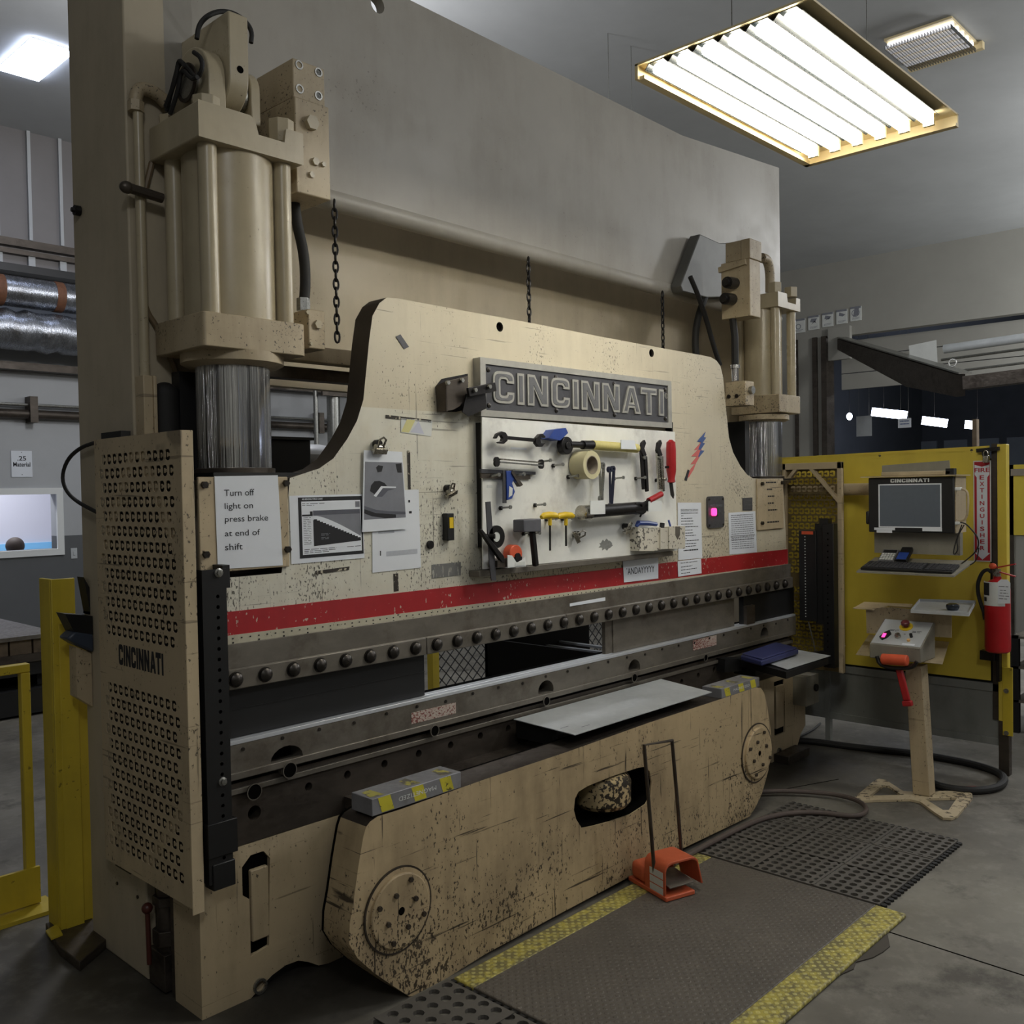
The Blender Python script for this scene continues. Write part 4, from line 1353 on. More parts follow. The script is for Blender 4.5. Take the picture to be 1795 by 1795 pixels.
obj('motor_drum', g, painted('peeling_cream_drum', (204, 182, 138), (60, 50, 40), (34, 29, 26), .97, .50, 55, (1, 1, 1), 5, .7, .35, None, 0, 1.1), PB)
for u, v, r, nb in ((702, 1596, .165, 8), (1331, 1320, .165, 8)):
    c = PY(u, v, AY)
    r = (PY(u + 50, v, AY).x - PY(u - 50, v, AY).x) / 2 if u < 1000 else .158
    # fitted from the left and right limbs of each disc
    a, b = (PY(648, v, AY - .012), PY(752, v, AY - .012)) if u < 1000 else (PY(1306, v, AY - .012), PY(1352, v, AY - .012))
    c = (a + b) / 2
    r = (b.x - a.x) / 2 - .003
    obj('bearing_cover', G().lathe([(r + .014, 0), (r + .014, .006), (r, .008), (r, .016), (r - .004, .019), (0, .019)], (c.x, AY, c.z), -EY, 48), M['apron'], PB)
    rim = obj('cover_rim', G().lathe([(r + .001, .0), (r + .02, .0), (r + .02, .005), (r + .001, .005)], (c.x, AY - .001, c.z), -EY, 48), M['steel_dark'], PB)
    obj('cover_centre', G().cyl((c.x, AY - .0185, c.z), (c.x, AY - .0195, c.z), .013, n=12), M['hole'], PB)
    for k in range(8):
        t = rad(45 * k + 22)
        rr2 = r * (.83 if k % 2 else .52)
        q = V((c.x + rr2 * math.cos(t), AY - .019, c.z + rr2 * math.sin(t)))
        obj('cover_bolt', G().cyl(q, q + V((0, -.009, 0)), .0085, n=6), M['steel_dark'], PB)

# --- perforated side guards
CG = [(.78, .36), (.78, .2), (.6, 0), (.2, 0), (0, .2), (0, .8), (.2, 1), (.6, 1), (.78, .8), (.78, .64), (.5, .64), (.5, .76), (.28, .76), (.28, .24), (.5, .24), (.5, .36)]


CH_ = [(.78, .37), (.78, .18), (.62, 0), (.16, 0), (0, .16), (0, .84), (.16, 1), (.62, 1), (.78, .82), (.78, .63), (.44, .63), (.44, .72), (.32, .72), (.32, .28), (.44, .28), (.44, .37)]


def cgrid(y_first, y_last, rows, cols, z_top, dz, w, h, flip):
    out = []
    for r in range(rows):
        n = cols if r % 2 else cols - 1
        off = 0 if r % 2 else .5
        st = (y_last - y_first) / cols
        for c in range(n):
            y0 = y_first + (c + off) * st
            z0 = z_top - r * dz - h
            out.append([(y0 + (w * (.78 - a) if flip else w * a), z0 + b * h) for a, b in CH_])
    return out


def guard(x, yb, yf, z0, z1, rows1, rows2, left):
    root = bpy.data.objects.new('side_guard', None)
    COL.objects.link(root)
    root.parent = PB
    root.location = V((x, yf, z0)) - PB.location
    # panel frame: local x runs from the rear edge to the front edge
    fr = MXf(yb, 0, x)
    L = yb - yf
    hls = []
    for zt, rows in (rows1, rows2):
        hls += cgrid(.035, L - .035, rows, 13, zt, .0473, .0395, .0335, False) if left else cgrid(.022, L - .03, rows, 9, zt, .0455, .042, .036, True)
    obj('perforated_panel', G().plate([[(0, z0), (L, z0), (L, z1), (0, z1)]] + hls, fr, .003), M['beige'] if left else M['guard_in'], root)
    return root, fr, L


GX, GB, GF, GZ0, GZ1 = -.055, .535, -.064, .385, 1.815
gl, fr, L = guard(GX, GB, GF, GZ0, GZ1, (1.762, 13), (1.0, 12), True)
obj('front_flange', G().box(GX - .003, -.018, GF - .004, GF, GZ0 - .02, GZ1), M['beige'], gl, bev=.002)
for a, b in (((.30, 1.80), (.02, 1.42)), ((.30, 1.80), (.575, 1.42)), ((.16, .40), (.0, .62)), ((.26, .40), (.575, .70))):
    obj('brace', G().prism([fr @ V((a[0] - .03, a[1], -.003)), fr @ V((a[0] + .03, a[1], -.003)), fr @ V((b[0] + .03, b[1], -.003)), fr @ V((b[0] - .03, b[1], -.003))], (.006, 0, 0)), M['beige'], gl)
obj('shade_backing', G().box(GX + .02, GX + .024, GF + .03, GB - .02, GZ0 + .02, GZ1 - .02), plain('painted_shade_dark', (24, 20, 16), .7, 0, .5, 3), gl)  # added dark sheet, stands for the shade seen through the guard's holes
g = G()
zq = PX(250, 1156, GX).z
ya, yb_ = PX(210, 1150, GX).y, PX(288, 1160, GX).y
CR = [(.8, .36), (.8, .24), (.79, .16), (.76, .09), (.70, .04), (.62, .01), (.52, 0), (.28, 0), (.18, .01), (.10, .04), (.04, .09), (.01, .16), (0, .24), (0, .76), (.01, .84), (.04, .91), (.10, .96), (.18, .99), (.28, 1), (.52, 1), (.62, .99), (.70, .96), (.76, .91), (.79, .84), (.8, .76), (.8, .64), (.53, .64), (.53, .70), (.51, .74), (.46, .76), (.34, .76), (.29, .74), (.27, .70), (.27, .30), (.29, .26), (.34, .24), (.46, .24), (.51, .26), (.53, .30), (.53, .36)]
LET = {'C': ([CR], .8), 'I': ([[(0, 0), (.27, 0), (.27, 1), (0, 1)]], .27),
       'N': ([[(0, 0), (0, 1), (.3, 1), (.58, .45), (.58, 1), (.85, 1), (.85, 0), (.55, 0), (.27, .55), (.27, 0)]], .85),
       'A': ([[(0, 0), (.33, 1), (.62, 1), (.95, 0), (.67, 0), (.61, .2), (.34, .2), (.28, 0)], [(.40, .4), (.55, .4), (.475, .68)]], .95),
       'T': ([[(0, 1), (.85, 1), (.85, .75), (.56, .75), (.56, 0), (.29, 0), (.29, .75), (0, .75)]], .85)}


def logo(g, frame, x0, x1, z0, z1, t, offset=0.0, word='CINCINNATI', gap=.13):
    tot = sum(LET[c][1] for c in word) + gap * (len(word) - 1) - .11
    sx, sz = (x1 - x0) / tot, z1 - z0
    x = x0
    for c in word:
        g.plate([inset([(x + a * sx, z0 + b * sz) for a, b in lp], offset, i > 0) for i, lp in enumerate(LET[c][0])], frame, t)
        x += (LET[c][1] + gap - (.11 if c == 'A' else 0)) * sx


logo(g, fr, GB - ya, GB - yb_, zq - .034, zq + .034, .0036)
obj('maker_name', g, M['ink'], gl)
obj('bottom_strip', G().box(GX + .03, GX + .06, .42, GB, GZ0 - .035, GZ0 + .01), M['blackmatte'], gl)
g = G().tube([PX(u, v, GX + .03) for u, v in ((195, 770), (165, 776), (140, 785), (118, 805), (108, 835), (115, 860), (135, 880), (170, 898))], .007, 8, smooth=2)
obj('cable', g, M['rubber'], gl)
obj('cable_clip', G().box(GX - .002, GX + .03, .33, .48, GZ1, GZ1 + .02), M['rubber'], gl)
# left light curtain post, perforated black channel
def curtain(root, x0, x1, y0, y1, z0, z1, step, hole_x):
    g = G()
    hs = [circle(hole_x, z0 + .04 + i * step, .006, 8) for i in range(int((z1 - z0 - .06) / step))]
    g.plate([[(x0, z0), (x1, z0), (x1, z1), (x0, z1)]] + hs, MY(0, 0, y0 + .003), .003)
    g.box(x0, x0 + .003, y0 + .003, y1, z0, z1).box(x1 - .003, x1, y0 + .003, y1, z0, z1)
    obj('channel', g, M['black'], root)
    obj('core', G().box(x0 + .004, x1 - .004, y0 + .02, y1, z0 + .01, z1 - .01), M['blackmatte'], root)


lc = bpy.data.objects.new('light_curtain', None)
COL.objects.link(lc)
lc.parent = PB
lc.location = V((.05, -.05, .43)) - PB.location
x0, x1 = PY(352, 1200, -.06).x, PY(402, 1200, -.06).x
zt, zb = PY(380, 997, -.06).z, PY(385, 1555, -.06).z
curtain(lc, x0 + .004, x1 - .01, -.075, -.02, zb + .02, zt, .032, x1 - .04)
obj('head_bracket', G().box(x1 - .02, x1 + .004, -.072, -.0, zt - .06, zt + .01), M['black'], lc)
for u, v in ((383, 1004), (390, 1370)):
    p = PY(u, v, -.075)
    obj('head_bolt', G().lathe([(.014, 0), (.014, .003), (.009, .005), (.009, .012), (0, .013)], p, -EY, 14), M['zinc'], lc)
obj('slide_carriage', G().box(x0, x1 + .004, -.082, -.02, PY(390, 1500, -.08).z, PY(390, 1440, -.08).z), M['black'], lc, bev=.002)
obj('foot_carriage', G().box(x0 + .015, x1 - .005, -.08, -.025, zb, zb + .08), M['black'], lc, bev=.003)

# right guard, seen from its inner face
RX, RB, RF, RZ0, RZ1 = 4.05, .13, -.25, .49, 1.755
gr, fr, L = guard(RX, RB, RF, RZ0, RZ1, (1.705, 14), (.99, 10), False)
PB.children[-1].name
bw = .022
for q in ((0, L, RZ1 - .04, RZ1), (L - .028, L, RZ0, RZ1), (0, .02, RZ0, RZ1)):
    obj('frame_bar', G().mbox(fr, q[0], q[1], q[2], q[3], .003, .03), M['beige'], gr, bev=.002)
for a, b in (((.17, 1.735), (.375, 1.50)), ((.27, .55), (.375, .66)), ((.1, 1.735), (0, 1.62))):
    obj('brace', G().bar(fr @ V((a[0], a[1], .012)), fr @ V((b[0], b[1], .012)), .02, .035, EX), M['beige'], gr, bev=.002)
lc2 = bpy.data.objects.new('light_curtain', None)
COL.objects.link(lc2)
lc2.parent = PB
lc2.location = V((3.95, -.1, .5)) - PB.location
XC = 3.90
def pbox(u0, v0, u1, v1, x, d, nm, m, root, **k):
    a, b = PX(u0, v0, x), PX(u1, v1, x)
    return obj(nm, G().box(x, x + d, a.y, b.y, b.z, a.z), m, root, **k)


pbox(1400, 930, 1432, 1090, XC, .05, 'sensor_body', M['blackmatte'], lc2, bev=.003)
pbox(1428, 918, 1448, 1095, XC + .01, .05, 'sensor_body', M['blackmatte'], lc2, bev=.003)
pbox(1441, 918, 1463, 1172, XC - .01, .06, 'channel', M['black'], lc2, bev=.002)
pbox(1436, 909, 1452, 925, XC - .005, .05, 'head_bracket', M['black'], lc2)
pbox(1405, 931, 1425, 937, XC - .002, .002, 'orange_label', M['orange_vinyl'], lc2)
a, b = PX(1411, 940, XC), PX(1415, 1085, XC)
g = G()
for i in range(28):
    z = a.z + (b.z - a.z) * i / 28
    g.box(XC - .0015, XC, a.y - .003, a.y + .003, z - .006, z)
o = obj('beam_marks', g, M['paper2'], lc2)
g = G()
for i in range(22):
    p = PX(1451, 935 + i * 10.5, XC - .01)
    g.cyl(p, p - EX * .001, .005, n=8)
o = obj('channel_holes', g, M['hole'], lc2)
o['kind'] = 'stuff'
obj('cable', G().tube([PX(u, v, XC - .01) for u, v in ((1417, 1090), (1422, 1110), (1427, 1130), (1429, 1145))], .004, 6, smooth=2), M['zinc'], lc2)
# arm under it that carries the small shelf
a, b = PY(1300, 1160, -.10), PX(1463, 1172, XC)
obj('shelf_arm', G().bar((3.0, -.03, .665), (3.9, -.21, .60), .06, .07), M['blackmatte'], PB)
# grey junction box on the right foot
a, b = PY(1377, 1188, -.0), PY(1410, 1222, -.0)
g = G().box(XR - .16, XR + .0, -.09, 0, b.z - .02, a.z)
g.m(1).cyl((XR - .05, -.09, (a.z + b.z) / 2), (XR - .05, -.105, (a.z + b.z) / 2), .022, n=14)
obj('junction_box', g, [M['grey_box'], M['iron']], PB, bev=.003)

# --- nameplate on the ram
a, b = PY(841, 624, -.035), PY(1176, 671, -.035)
NX0, NX1 = PY(841, 680, -.035).x, PY(1176, 710, -.035).x
NZ0, NZ1 = PY(845, 729, -.035).z, PY(841, 624, -.035).z
NZ1b, NZ0b = PY(1176, 670, -.035).z, PY(1178, 751, -.035).z
nz0, nz1 = (NZ0 + NZ0b) / 2, (NZ1 + NZ1b) / 2
nm = bpy.data.objects.new('maker_nameplate', None)
COL.objects.link(nm)
nm.parent = PB
nm.location = V((NX0, -.03, nz0)) - PB.location
obj('frame', G().plate([[(NX0, nz0), (NX1, nz0), (NX1, nz1), (NX0, nz1)], [(NX0 + .03, nz0 + .025), (NX1 - .03, nz0 + .025), (NX1 - .03, nz1 - .025), (NX0 + .03, nz1 - .025)]], MY(0, 0, 0), .04), M['sign_light'], nm, bev=.003)
obj('plate', G().box(NX0 + .005, NX1 - .005, -.034, 0, nz0 + .005, nz1 - .005), M['sign_dark'], nm)
lx0, lx1 = PY(864, 690, -.037).x, PY(1163, 700, -.037).x
lz1, lz0 = PY(880, 651, -.037).z, PY(880, 707, -.037).z
fr = MY(0, 0, -.034)
for k, (t, off, m_) in enumerate(((.006, 0.0, M['sign_light']), (.0075, .0105, M['sign_mid']))):
    g = G()
    logo(g, fr, lx0, lx1, lz0, lz1, t, off)
    obj(('letters', 'letter_inlay')[k], g, m_, nm)
c = PY(1168, 694, -.036)
g = G().plate([circle(c.x, c.z, .013, 16), circle(c.x, c.z, .010, 16)], fr, .002)
g.text('R', fr, c.x - .005, c.x + .005, c.z - .006, c.z + .006, z=.001)
obj('registered_mark', g, M['sign_light'], nm)
for i in range(4):
    for z in (nz0 + .045, nz1 - .045):
        x = NX0 + .05 + (NX1 - NX0 - .1) * i / 3
        obj('screw', G().lathe([(.011, 0), (.010, .004), (.0, .007)], (x, -.034, z), -EY, 10), M['bolt'], nm)
# ================================================================== papers and small things on the ram
def sheet_px(q, y, name, label, cat='paper', mats=None, fn=None, thick=.0012, group=None):
    """paper whose four corners (tl, tr, br, bl) were measured on the plane Y = y"""
    c = [PY(u, v, y) for u, v in q]
    g = G().prism([c[3], c[2], c[1], c[0]], (0, thick, 0))
    def at(a, b, out=.0005):    # a to the right 0..1, b downwards 0..1
        p = (c[0].lerp(c[1], a)).lerp(c[3].lerp(c[2], a), b)
        return V((p.x, p.y - out, p.z))
    if fn:
        fn(g, at)
    return tag(obj(name, g, mats or [M['paper'], M['ink'], M['greyink'], M['midink']]), label, cat, group)


def quad(g, at, a0, b0, a1, b1, out=.0005):
    g.face([g.bm.verts.new(at(*p, out)) for p in ((a0, b1), (a1, b1), (a1, b0), (a0, b0))])


def polyat(g, at, pts, out=.0006):
    g.face([g.bm.verts.new(at(a, b, out)) for a, b in pts])


def textat(g, at, s, a0, b0, a1, b1, bold=0.0, out=.0008, flip=False):
    me = text_mesh(s, 0, bold)
    xs = [v.co.x for v in me.vertices]
    ys = [v.co.y for v in me.vertices]
    ax, bx, ay, by = min(xs), max(xs), min(ys), max(ys)
    for v in me.vertices:
        s_, t_ = (v.co.x - ax) / (bx - ax), (v.co.y - ay) / (by - ay)
        if flip:
            s_, t_ = 1 - s_, 1 - t_
        v.co = at(a0 + (a1 - a0) * s_, b1 + (b0 - b1) * t_, out)
    g.mesh(me, Mx.Identity(4))


def dashes(g, at, rows, h=.012, out=.0006):
    for a0, a1, b in rows:
        a = a0
        while a < a1:
            l = min(random.uniform(.03, .11), a1 - a)
            quad(g, at, a, b, a + l, b + h, out)
            a += l + .015


def f_turn(g, at):
    g.m(1)
    for s, a0, a1, b0, b1 in (('Turn off', .135, .60, .145, .215), ('light on', .135, .57, .29, .375), ('press brake', .13, .80, .43, .515), ('at end of', .12, .66, .585, .65), ('shift', .115, .38, .73, .80)):
        textat(g, at, s, a0, b0, a1, b1)


sheet_px(((376, 835), (487, 833), (496, 991), (382, 998)), -.015, 'paper_notice', 'white paper on the left gib cover asking to turn off the light', 'notice', fn=f_turn)


def f_chart(g, at):
    g.m(1)
    quad(g, at, .11, .03, .99, .93, .0005)
    g.m(0)
    quad(g, at, .15, .09, .965, .88, .0008)
    textat(g, at, 'AIR BENDING FORCE CHART', .16, .045, .44, .07, .01, .001)
    g.m(3)
    quad(g, at, .30, .23, .955, .30, .0010)
    g.m(2)
    quad(g, at, .30, .30, .955, .70, .0010)
    quad(g, at, .89, .11, .955, .20, .0010)
    st = []
    n = 16
    for i in range(n):
        st += [(.31 + .64 * i / n, .36 + .33 * i / n), (.31 + .64 * (i + 1) / n, .36 + .33 * i / n)]
    g.m(0)
    polyat(g, at, [(.30, .31)] + [(.35 + .6 * i / 12, .31 + .34 * (i / 12) ** 1.3) for i in range(13)] + [(.955, .70), (.30, .37)], .0012)
    g.m(1)
    polyat(g, at, [(.30, .76), (.30, .38)] + st + [(.955, .72)], .0014)
    quad(g, at, .26, .24, .295, .31, .0012)
    quad(g, at, .155, .285, .26, .31, .0012)
    dashes(g, at, [(.17, .27, .33 + .026 * i) for i in range(16)], .006, .001)
    dashes(g, at, [(.16, .46, .12), (.16, .32, .145), (.17, .6, .80), (.17, .6, .825), (.17, .5, .85), (.75, .95, .80)], .008, .001)
    g.m(2)
    dashes(g, at, [(.40, .52, .58), (.40, .50, .60), (.40, .52, .635), (.40, .5, .655)], .008, .0017)


sheet_px(((507, 869), (635, 866), (639, 978), (511, 989)), -.003, 'paper_chart', 'bending force chart with a black frame and stepped graph, taped left of the ram', 'chart', fn=f_chart)


def f_blank(g, at):
    g.m(4)
    quad(g, at, .28, .755, .93, .815)
    quad(g, at, .12, .50, .45, .53)
    g.m(1)
    dashes(g, at, [(.76, .80, .13), (.77, .83, .27)], .03)
    quad(g, at, .15, .74, .17, .80)


sheet_px(((652, 861), (734, 858), (738, 995), (653, 1004)), -.003, 'paper_notice', 'nearly blank white paper hanging partly behind the clipped photo print', mats=[M['paper'], M['ink'], M['greyink'], M['midink'], M['paleink']], fn=f_blank)


def f_photo(g, at):
    g.m(2)
    quad(g, at, .03, .14, .98, .85, .0005)
    g.m(3)
    polyat(g, at, [(.03, .68), (.3, .735), (.6, .76), (.98, .775), (.98, .81), (.6, .80), (.3, .77), (.03, .72)], .0008)
    g.m(1)
    polyat(g, at, [(.03, .72), (.3, .775), (.75, .805), (.75, .845), (.5, .845), (.2, .81), (.03, .77)], .001)
    polyat(g, at, [(.16, .50), (.18, .43), (.26, .38), (.38, .375), (.50, .40), (.56, .44), (.40, .47), (.26, .54)], .001)
    polyat(g, at, [(.30, .21), (.36, .18), (.48, .19), (.44, .26), (.34, .27)], .001)
    polyat(g, at, [(.80, .16), (.95, .15), (.95, .27), (.84, .27)], .001)
    g.m(0)
    polyat(g, at, [(.24, .56), (.42, .44), (.78, .45), (.78, .465), (.46, .465), (.30, .575)], .0013)
    g.m(3)
    polyat(g, at, [(.26, .57), (.46, .465), (.74, .48), (.58, .50), (.44, .575)], .0012)


sheet_px(((638, 789), (705, 792), (714, 927), (635, 933)), -.010, 'paper_print', 'clipped grey photo print of a folded part, overlapping the blank paper', 'photo print', fn=f_photo)


def f_form(g, at):
    g.m(2)
    dashes(g, at, [(.08, .9, .06 + .05 * i) for i in range(17)], .016)
    g.m(1)
    dashes(g, at, [(.3, .65, .07), (.05, .95, .56), (.05, .95, .59), (.05, .9, .65)], .01)


sheet_px(((1277, 899), (1324, 896), (1327, 968), (1279, 972)), -.003, 'paper_form', 'dense printed form on the right of the ram, above the red stripe', fn=f_form)


def f_proc(g, at):
    g.m(1)
    textat(g, at, 'Standard Brake Press Operation', .12, .115, .86, .145, 0.012)
    quad(g, at, .12, .149, .86, .153, .0006)
    dashes(g, at, [(.13, .86, .18), (.14, .22, .225), (.13, .6, .27), (.13, .64, .32), (.13, .62, .37), (.3, .85, .42), (.3, .6, .48), (.3, .62, .53), (.3, .75, .575), (.3, .35, .625), (.3, .86, .665), (.3, .76, .72), (.3, .74, .765)], .012)
    dashes(g, at, [(.22, .82, .83)], .022)


sheet_px(((1188, 881), (1229, 881), (1231, 978), (1189, 982)), -.003, 'paper_notice', 'tall white procedure sheet right of the tool board', 'notice', fn=f_proc)


def f_end(g, at):
    g.m(1)
    textat(g, at, 'End of shift expectations', .12, .10, .82, .20, 0.01)
    dashes(g, at, [(.12, .6, .38), (.12, .8, .58), (.12, .5, .80)], .04)


sheet_px(((1188, 984), (1229, 979), (1230, 1005), (1189, 1011)), -.0065, 'paper_notice', 'short white paper below the tall procedure sheet, over the red stripe', 'notice', fn=f_end)


def f_and(g, at):
    g.m(1)
    textat(g, at, 'ANDAYYYYY', .11, .36, .88, .66)
    quad(g, at, .085, .36, .10, .42)


sheet_px(((1092, 983), (1154, 977), (1154, 1014), (1094, 1021)), -.0065, 'paper_notice', 'small white paper over the red stripe reading ANDAYYYYY', 'notice', fn=f_and)
sheet_px(((694, 590), (702, 586), (717, 608), (709, 612)), -.003, 'tape_strip', 'short dark grey strip of tape stuck slantwise at the top left of the ram', 'tape', [M['sign_dark']])
sheet_px(((1302, 873), (1319, 872), (1319, 895), (1302, 895)), -.003, 'data_plate', 'small grey data plate above the printed form', 'plate', [M['sign_dark'], M['sign_mid']], lambda g, at: dashes(g.m(1), at, [(.12, .85, .12 + .1 * i) for i in range(8)], .03))
# patches of bare metal and old sticker on the cream paint
def f_tri(g, at):
    g.m(1); polyat(g, at, [(.0, .95), (.18, .05), (.45, .05), (.25, .95)])
    g.m(2); polyat(g, at, [(.30, .9), (.55, .08), (.75, .9)])
sheet_px(((703, 733), (758, 738), (756, 765), (703, 758)), -.002, 'worn_sticker', 'worn sticker with a pale triangle left of the nameplate bracket', 'sticker', [M['paper2'], plain('faded_yellow_ink', (206, 200, 140), .7), plain('pale_lilac_ink', (190, 192, 206), .7)], f_tri, .0008)

GRIME = painted('smeared_label_residue', (120, 120, 118), (70, 68, 64), (196, 192, 178), .8, .58, 70, (2, 1, .3), 6, .6, .7)
sheet_px(((757, 990), (808, 985), (808, 1008), (757, 1014)), -.002, 'label_residue', 'grey rectangle of label residue on the ram just above the red stripe', 'residue', [GRIME], None, .0008)
TAR = painted('black_tape_residue', (52, 46, 40), (30, 26, 22), (190, 182, 160), .9, .56, 60, (1, 1, 1), 9, .5, .7)
sheet_px(((714, 790), (719, 790), (720, 858), (716, 858)), -.002, 'tape_residue', 'upper dark vertical strip of tape residue right of the clipped photo print', 'residue', [TAR], None, .0008)
sheet_px(((690, 1006), (698, 1005), (699, 1036), (691, 1037)), -.002, 'tape_residue', 'lower dark vertical strip of tape residue under the nearly blank paper', 'residue', [TAR], None, .0008)
sheet_px(((553, 1001), (612, 993), (612, 999), (553, 1007)), -.002, 'tape_residue', 'dark level smear of tape residue below the bending force chart', 'residue', [TAR], None, .0008)
sheet_px(((676, 727), (756, 736), (756, 741), (676, 733)), -.002, 'tape_residue', 'dark level smear of tape residue above the worn triangle sticker', 'residue', [TAR], None, .0008)

# lightning bolt sticker
g = G()
bolt = [(1206, 840), (1213, 822), (1210, 824), (1219, 813), (1211, 814), (1222, 800), (1212, 800), (1224, 788), (1217, 788), (1228, 774), (1224, 772), (1237, 758), (1233, 767), (1238, 767), (1231, 776), (1236, 777), (1226, 789), (1235, 790), (1224, 801), (1233, 802), (1222, 812), (1227, 813), (1217, 823), (1220, 824), (1210, 838), (1202, 842)]
up = [p for p in bolt]
g.prism(px([(1211, 822), (1219, 813), (1211, 814), (1222, 800), (1212, 800), (1224, 788), (1217, 789), (1229, 775), (1230, 790), (1226, 802), (1220, 812), (1216, 823), (1208, 836), (1205, 838)][::1], -.0025), (0, .002, 0))
g.m(1).prism(px([(1222, 774), (1237, 757), (1234, 766), (1238, 767), (1232, 776), (1236, 777), (1228, 789), (1235, 790), (1225, 802), (1224, 800), (1228, 789), (1224, 788), (1229, 775)], -.0028), (0, .002, 0))
g.m(2).prism(px([(1200, 841), (1206, 823), (1209, 825), (1204, 843)], -.0028), (0, .002, 0))
tag(obj('bolt_sticker', g, [M['pinkink'], M['blueink'], M['ink']]), 'red and blue jagged lightning bolt sticker right of the tool board', 'sticker')

# power switch box
t = thing('switch_plate', 'dark switch plate with a lit pink button right of the procedure sheet', 'switch', PY(1255, 925, -.01))
def rrect(x0, x1, z0, z1, r):
    return arc(x1 - r, z0 + r, r, -90, 0, 4) + arc(x1 - r, z1 - r, r, 0, 90, 4) + arc(x0 + r, z1 - r, r, 90, 180, 4) + arc(x0 + r, z0 + r, r, 180, 270, 4)
a, b = PY(1241, 870, -.012), PY(1270, 924, -.012)
a.z = PY(1255, 870, -.012).z
obj('plate', G().plate([rrect(a.x, b.x, b.z, a.z, .018)], MY(0, 0, 0), .012), M['sign_dark'], t, bev=.002)
fr = MY(0, 0, -.0125)
g = G()
cx = (a.x + b.x) / 2
g.text('PRESS BRAKE', fr, a.x + .022, b.x - .022, a.z - .055, a.z - .043).text('LIGHT', fr, cx - .02, cx + .02, a.z - .078, a.z - .066)
for dx in (-.025, .03):
    g.text('O' if dx > 0 else 'ON', fr, cx + dx - .008, cx + dx + .008, b.z + .083, b.z + .095)
obj('lettering', g, M['greyink'], t)
p0, p1 = PY(1247, 891, -.014), PY(1254, 904, -.014)
obj('lit_button', G().plate([rrect(p0.x, p1.x, p1.z, p0.z, .012)], MY(0, 0, -.012), .012), M['led_pink'], t)
obj('dark_button', G().plate([rrect(p1.x + .015, p1.x + .035, p1.z, p0.z, .004)], MY(0, 0, -.012), .006), plain('dark_green_button', (50, 72, 62), .5), t)
for x in (a.x + .012, b.x - .012):
    for z in (a.z - .015, b.z + .015):
        obj('screw', G().cyl((x, -.012, z), (x, -.015, z), .006, n=10), M['bolt'], t)


# bulldog clips
def clip(u, v, y, ang, s, label):
    p = PY(u, v, y)
    t = thing('bulldog_clip', label, 'clip', p, 'metal bulldog clips')
    R = Mx.Translation(p) @ Mx.Rotation(ang, 4, 'Y')
    def put(n, g, m, **k):
        bmesh.ops.transform(g.bm, matrix=R, verts=g.bm.verts)
        return obj(n, g, m, t, **k)
    put('jaw', G().prism([V((-.03 * s, -.004, -.022 * s)), V((-.03 * s, .014, -.004 * s)), V((-.03 * s, -.014, -.004 * s))], (.06 * s, 0, 0)), M['nickel'], bev=.001)
    put('spring_barrel', G().cyl((-.018 * s, .0, .004 * s), (.018 * s, .0, .004 * s), .011 * s, n=14), M['nickel'])
    put('handle', G().tube([V((-.012 * s, -.008, .004 * s)), V((-.014 * s, -.022, .03 * s)), V((0, -.026, .038 * s)), V((.014 * s, -.022, .03 * s)), V((.012 * s, -.008, .004 * s))], .004 * s, 8), M['nickel'])
    put('magnet', G().cyl((0, .0, .016 * s), (0, .02, .016 * s), .016 * s, n=16), M['iron'])


clip(665, 786, -.024, 0, 1.0, 'bulldog clip holding the photo print to the ram')
clip(790, 862, -.022, rad(-22), .9, 'empty bulldog clip on the ram above the small black torch')
clip(1011, 940, -.072, rad(58), .9, 'bulldog clip on the tool board below the vertical wrenches, tipped sideways')
clip(1100, 928, -.072, rad(-14), .9, 'bulldog clip on the tool board just left of the pen holder')
# torch and round magnet
t = thing('pocket_level', 'small black pocket level with a yellow vial stuck to the ram', 'level', PY(789, 948, -.02))
a, b = PY(784, 900, -.03), PY(797, 947, -.03)
obj('body', G().box(a.x, b.x, -.03, 0, b.z, a.z), M['black'], t, bev=.003)
obj('vial', G().box(a.x + .010, b.x - .006, -.032, -.03, PY(790, 926, -.03).z, PY(790, 907, -.03).z), M['yhandle'], t)
p = PY(756, 955, -.012)
tag(obj('round_magnet', G().cyl(p, p + V((0, .012, 0)), .016, n=24), M['iron'], bev=.002), 'round dark magnet on the ram left of the pocket level', 'magnet')

# bracket left of the nameplate
t = thing('gauge_bracket', 'dark folded steel bracket with two bolts left of the nameplate', 'bracket', PY(800, 690, -.05))
a = PY(770, 685, -.005)
obj('back_plate', G().prism(px(((764, 678), (775, 664), (820, 655), (822, 716), (800, 722), (768, 722)), -.004), (0, .004, 0)), M['iron'], t)
obj('front_plate', G().prism(px(((782, 668), (821, 659), (820, 690), (815, 702), (806, 712), (795, 719), (782, 721)), -.05), (0, .006, 0)), M['steel_dark'], t, bev=.002)
obj('side_fold', G().prism([PY(764, 676, -.006), PY(766, 722, -.006), PY(783, 721, -.05), PY(782, 668, -.05)], (.004, 0, 0)), M['steel_dark'], t)
obj('lower_plate', G().prism(px(((818, 690), (851, 680), (853, 716), (822, 730), (811, 722)), -.06), (0, .006, 0)), M['iron'], t)
obj('clamp_bar', G().bar(PY(820, 688, -.085), PY(868, 678, -.085), .012, .035), M['iron'], t, bev=.002)
for u, v, y in ((783, 671, -.052), (808, 667, -.052), (831, 684, -.092), (856, 678, -.092)):
    p = PY(u, v, y)
    obj('bolt', G().cyl(p, p + V((0, -.012, 0)), .009, n=6), M['zinc'], t)

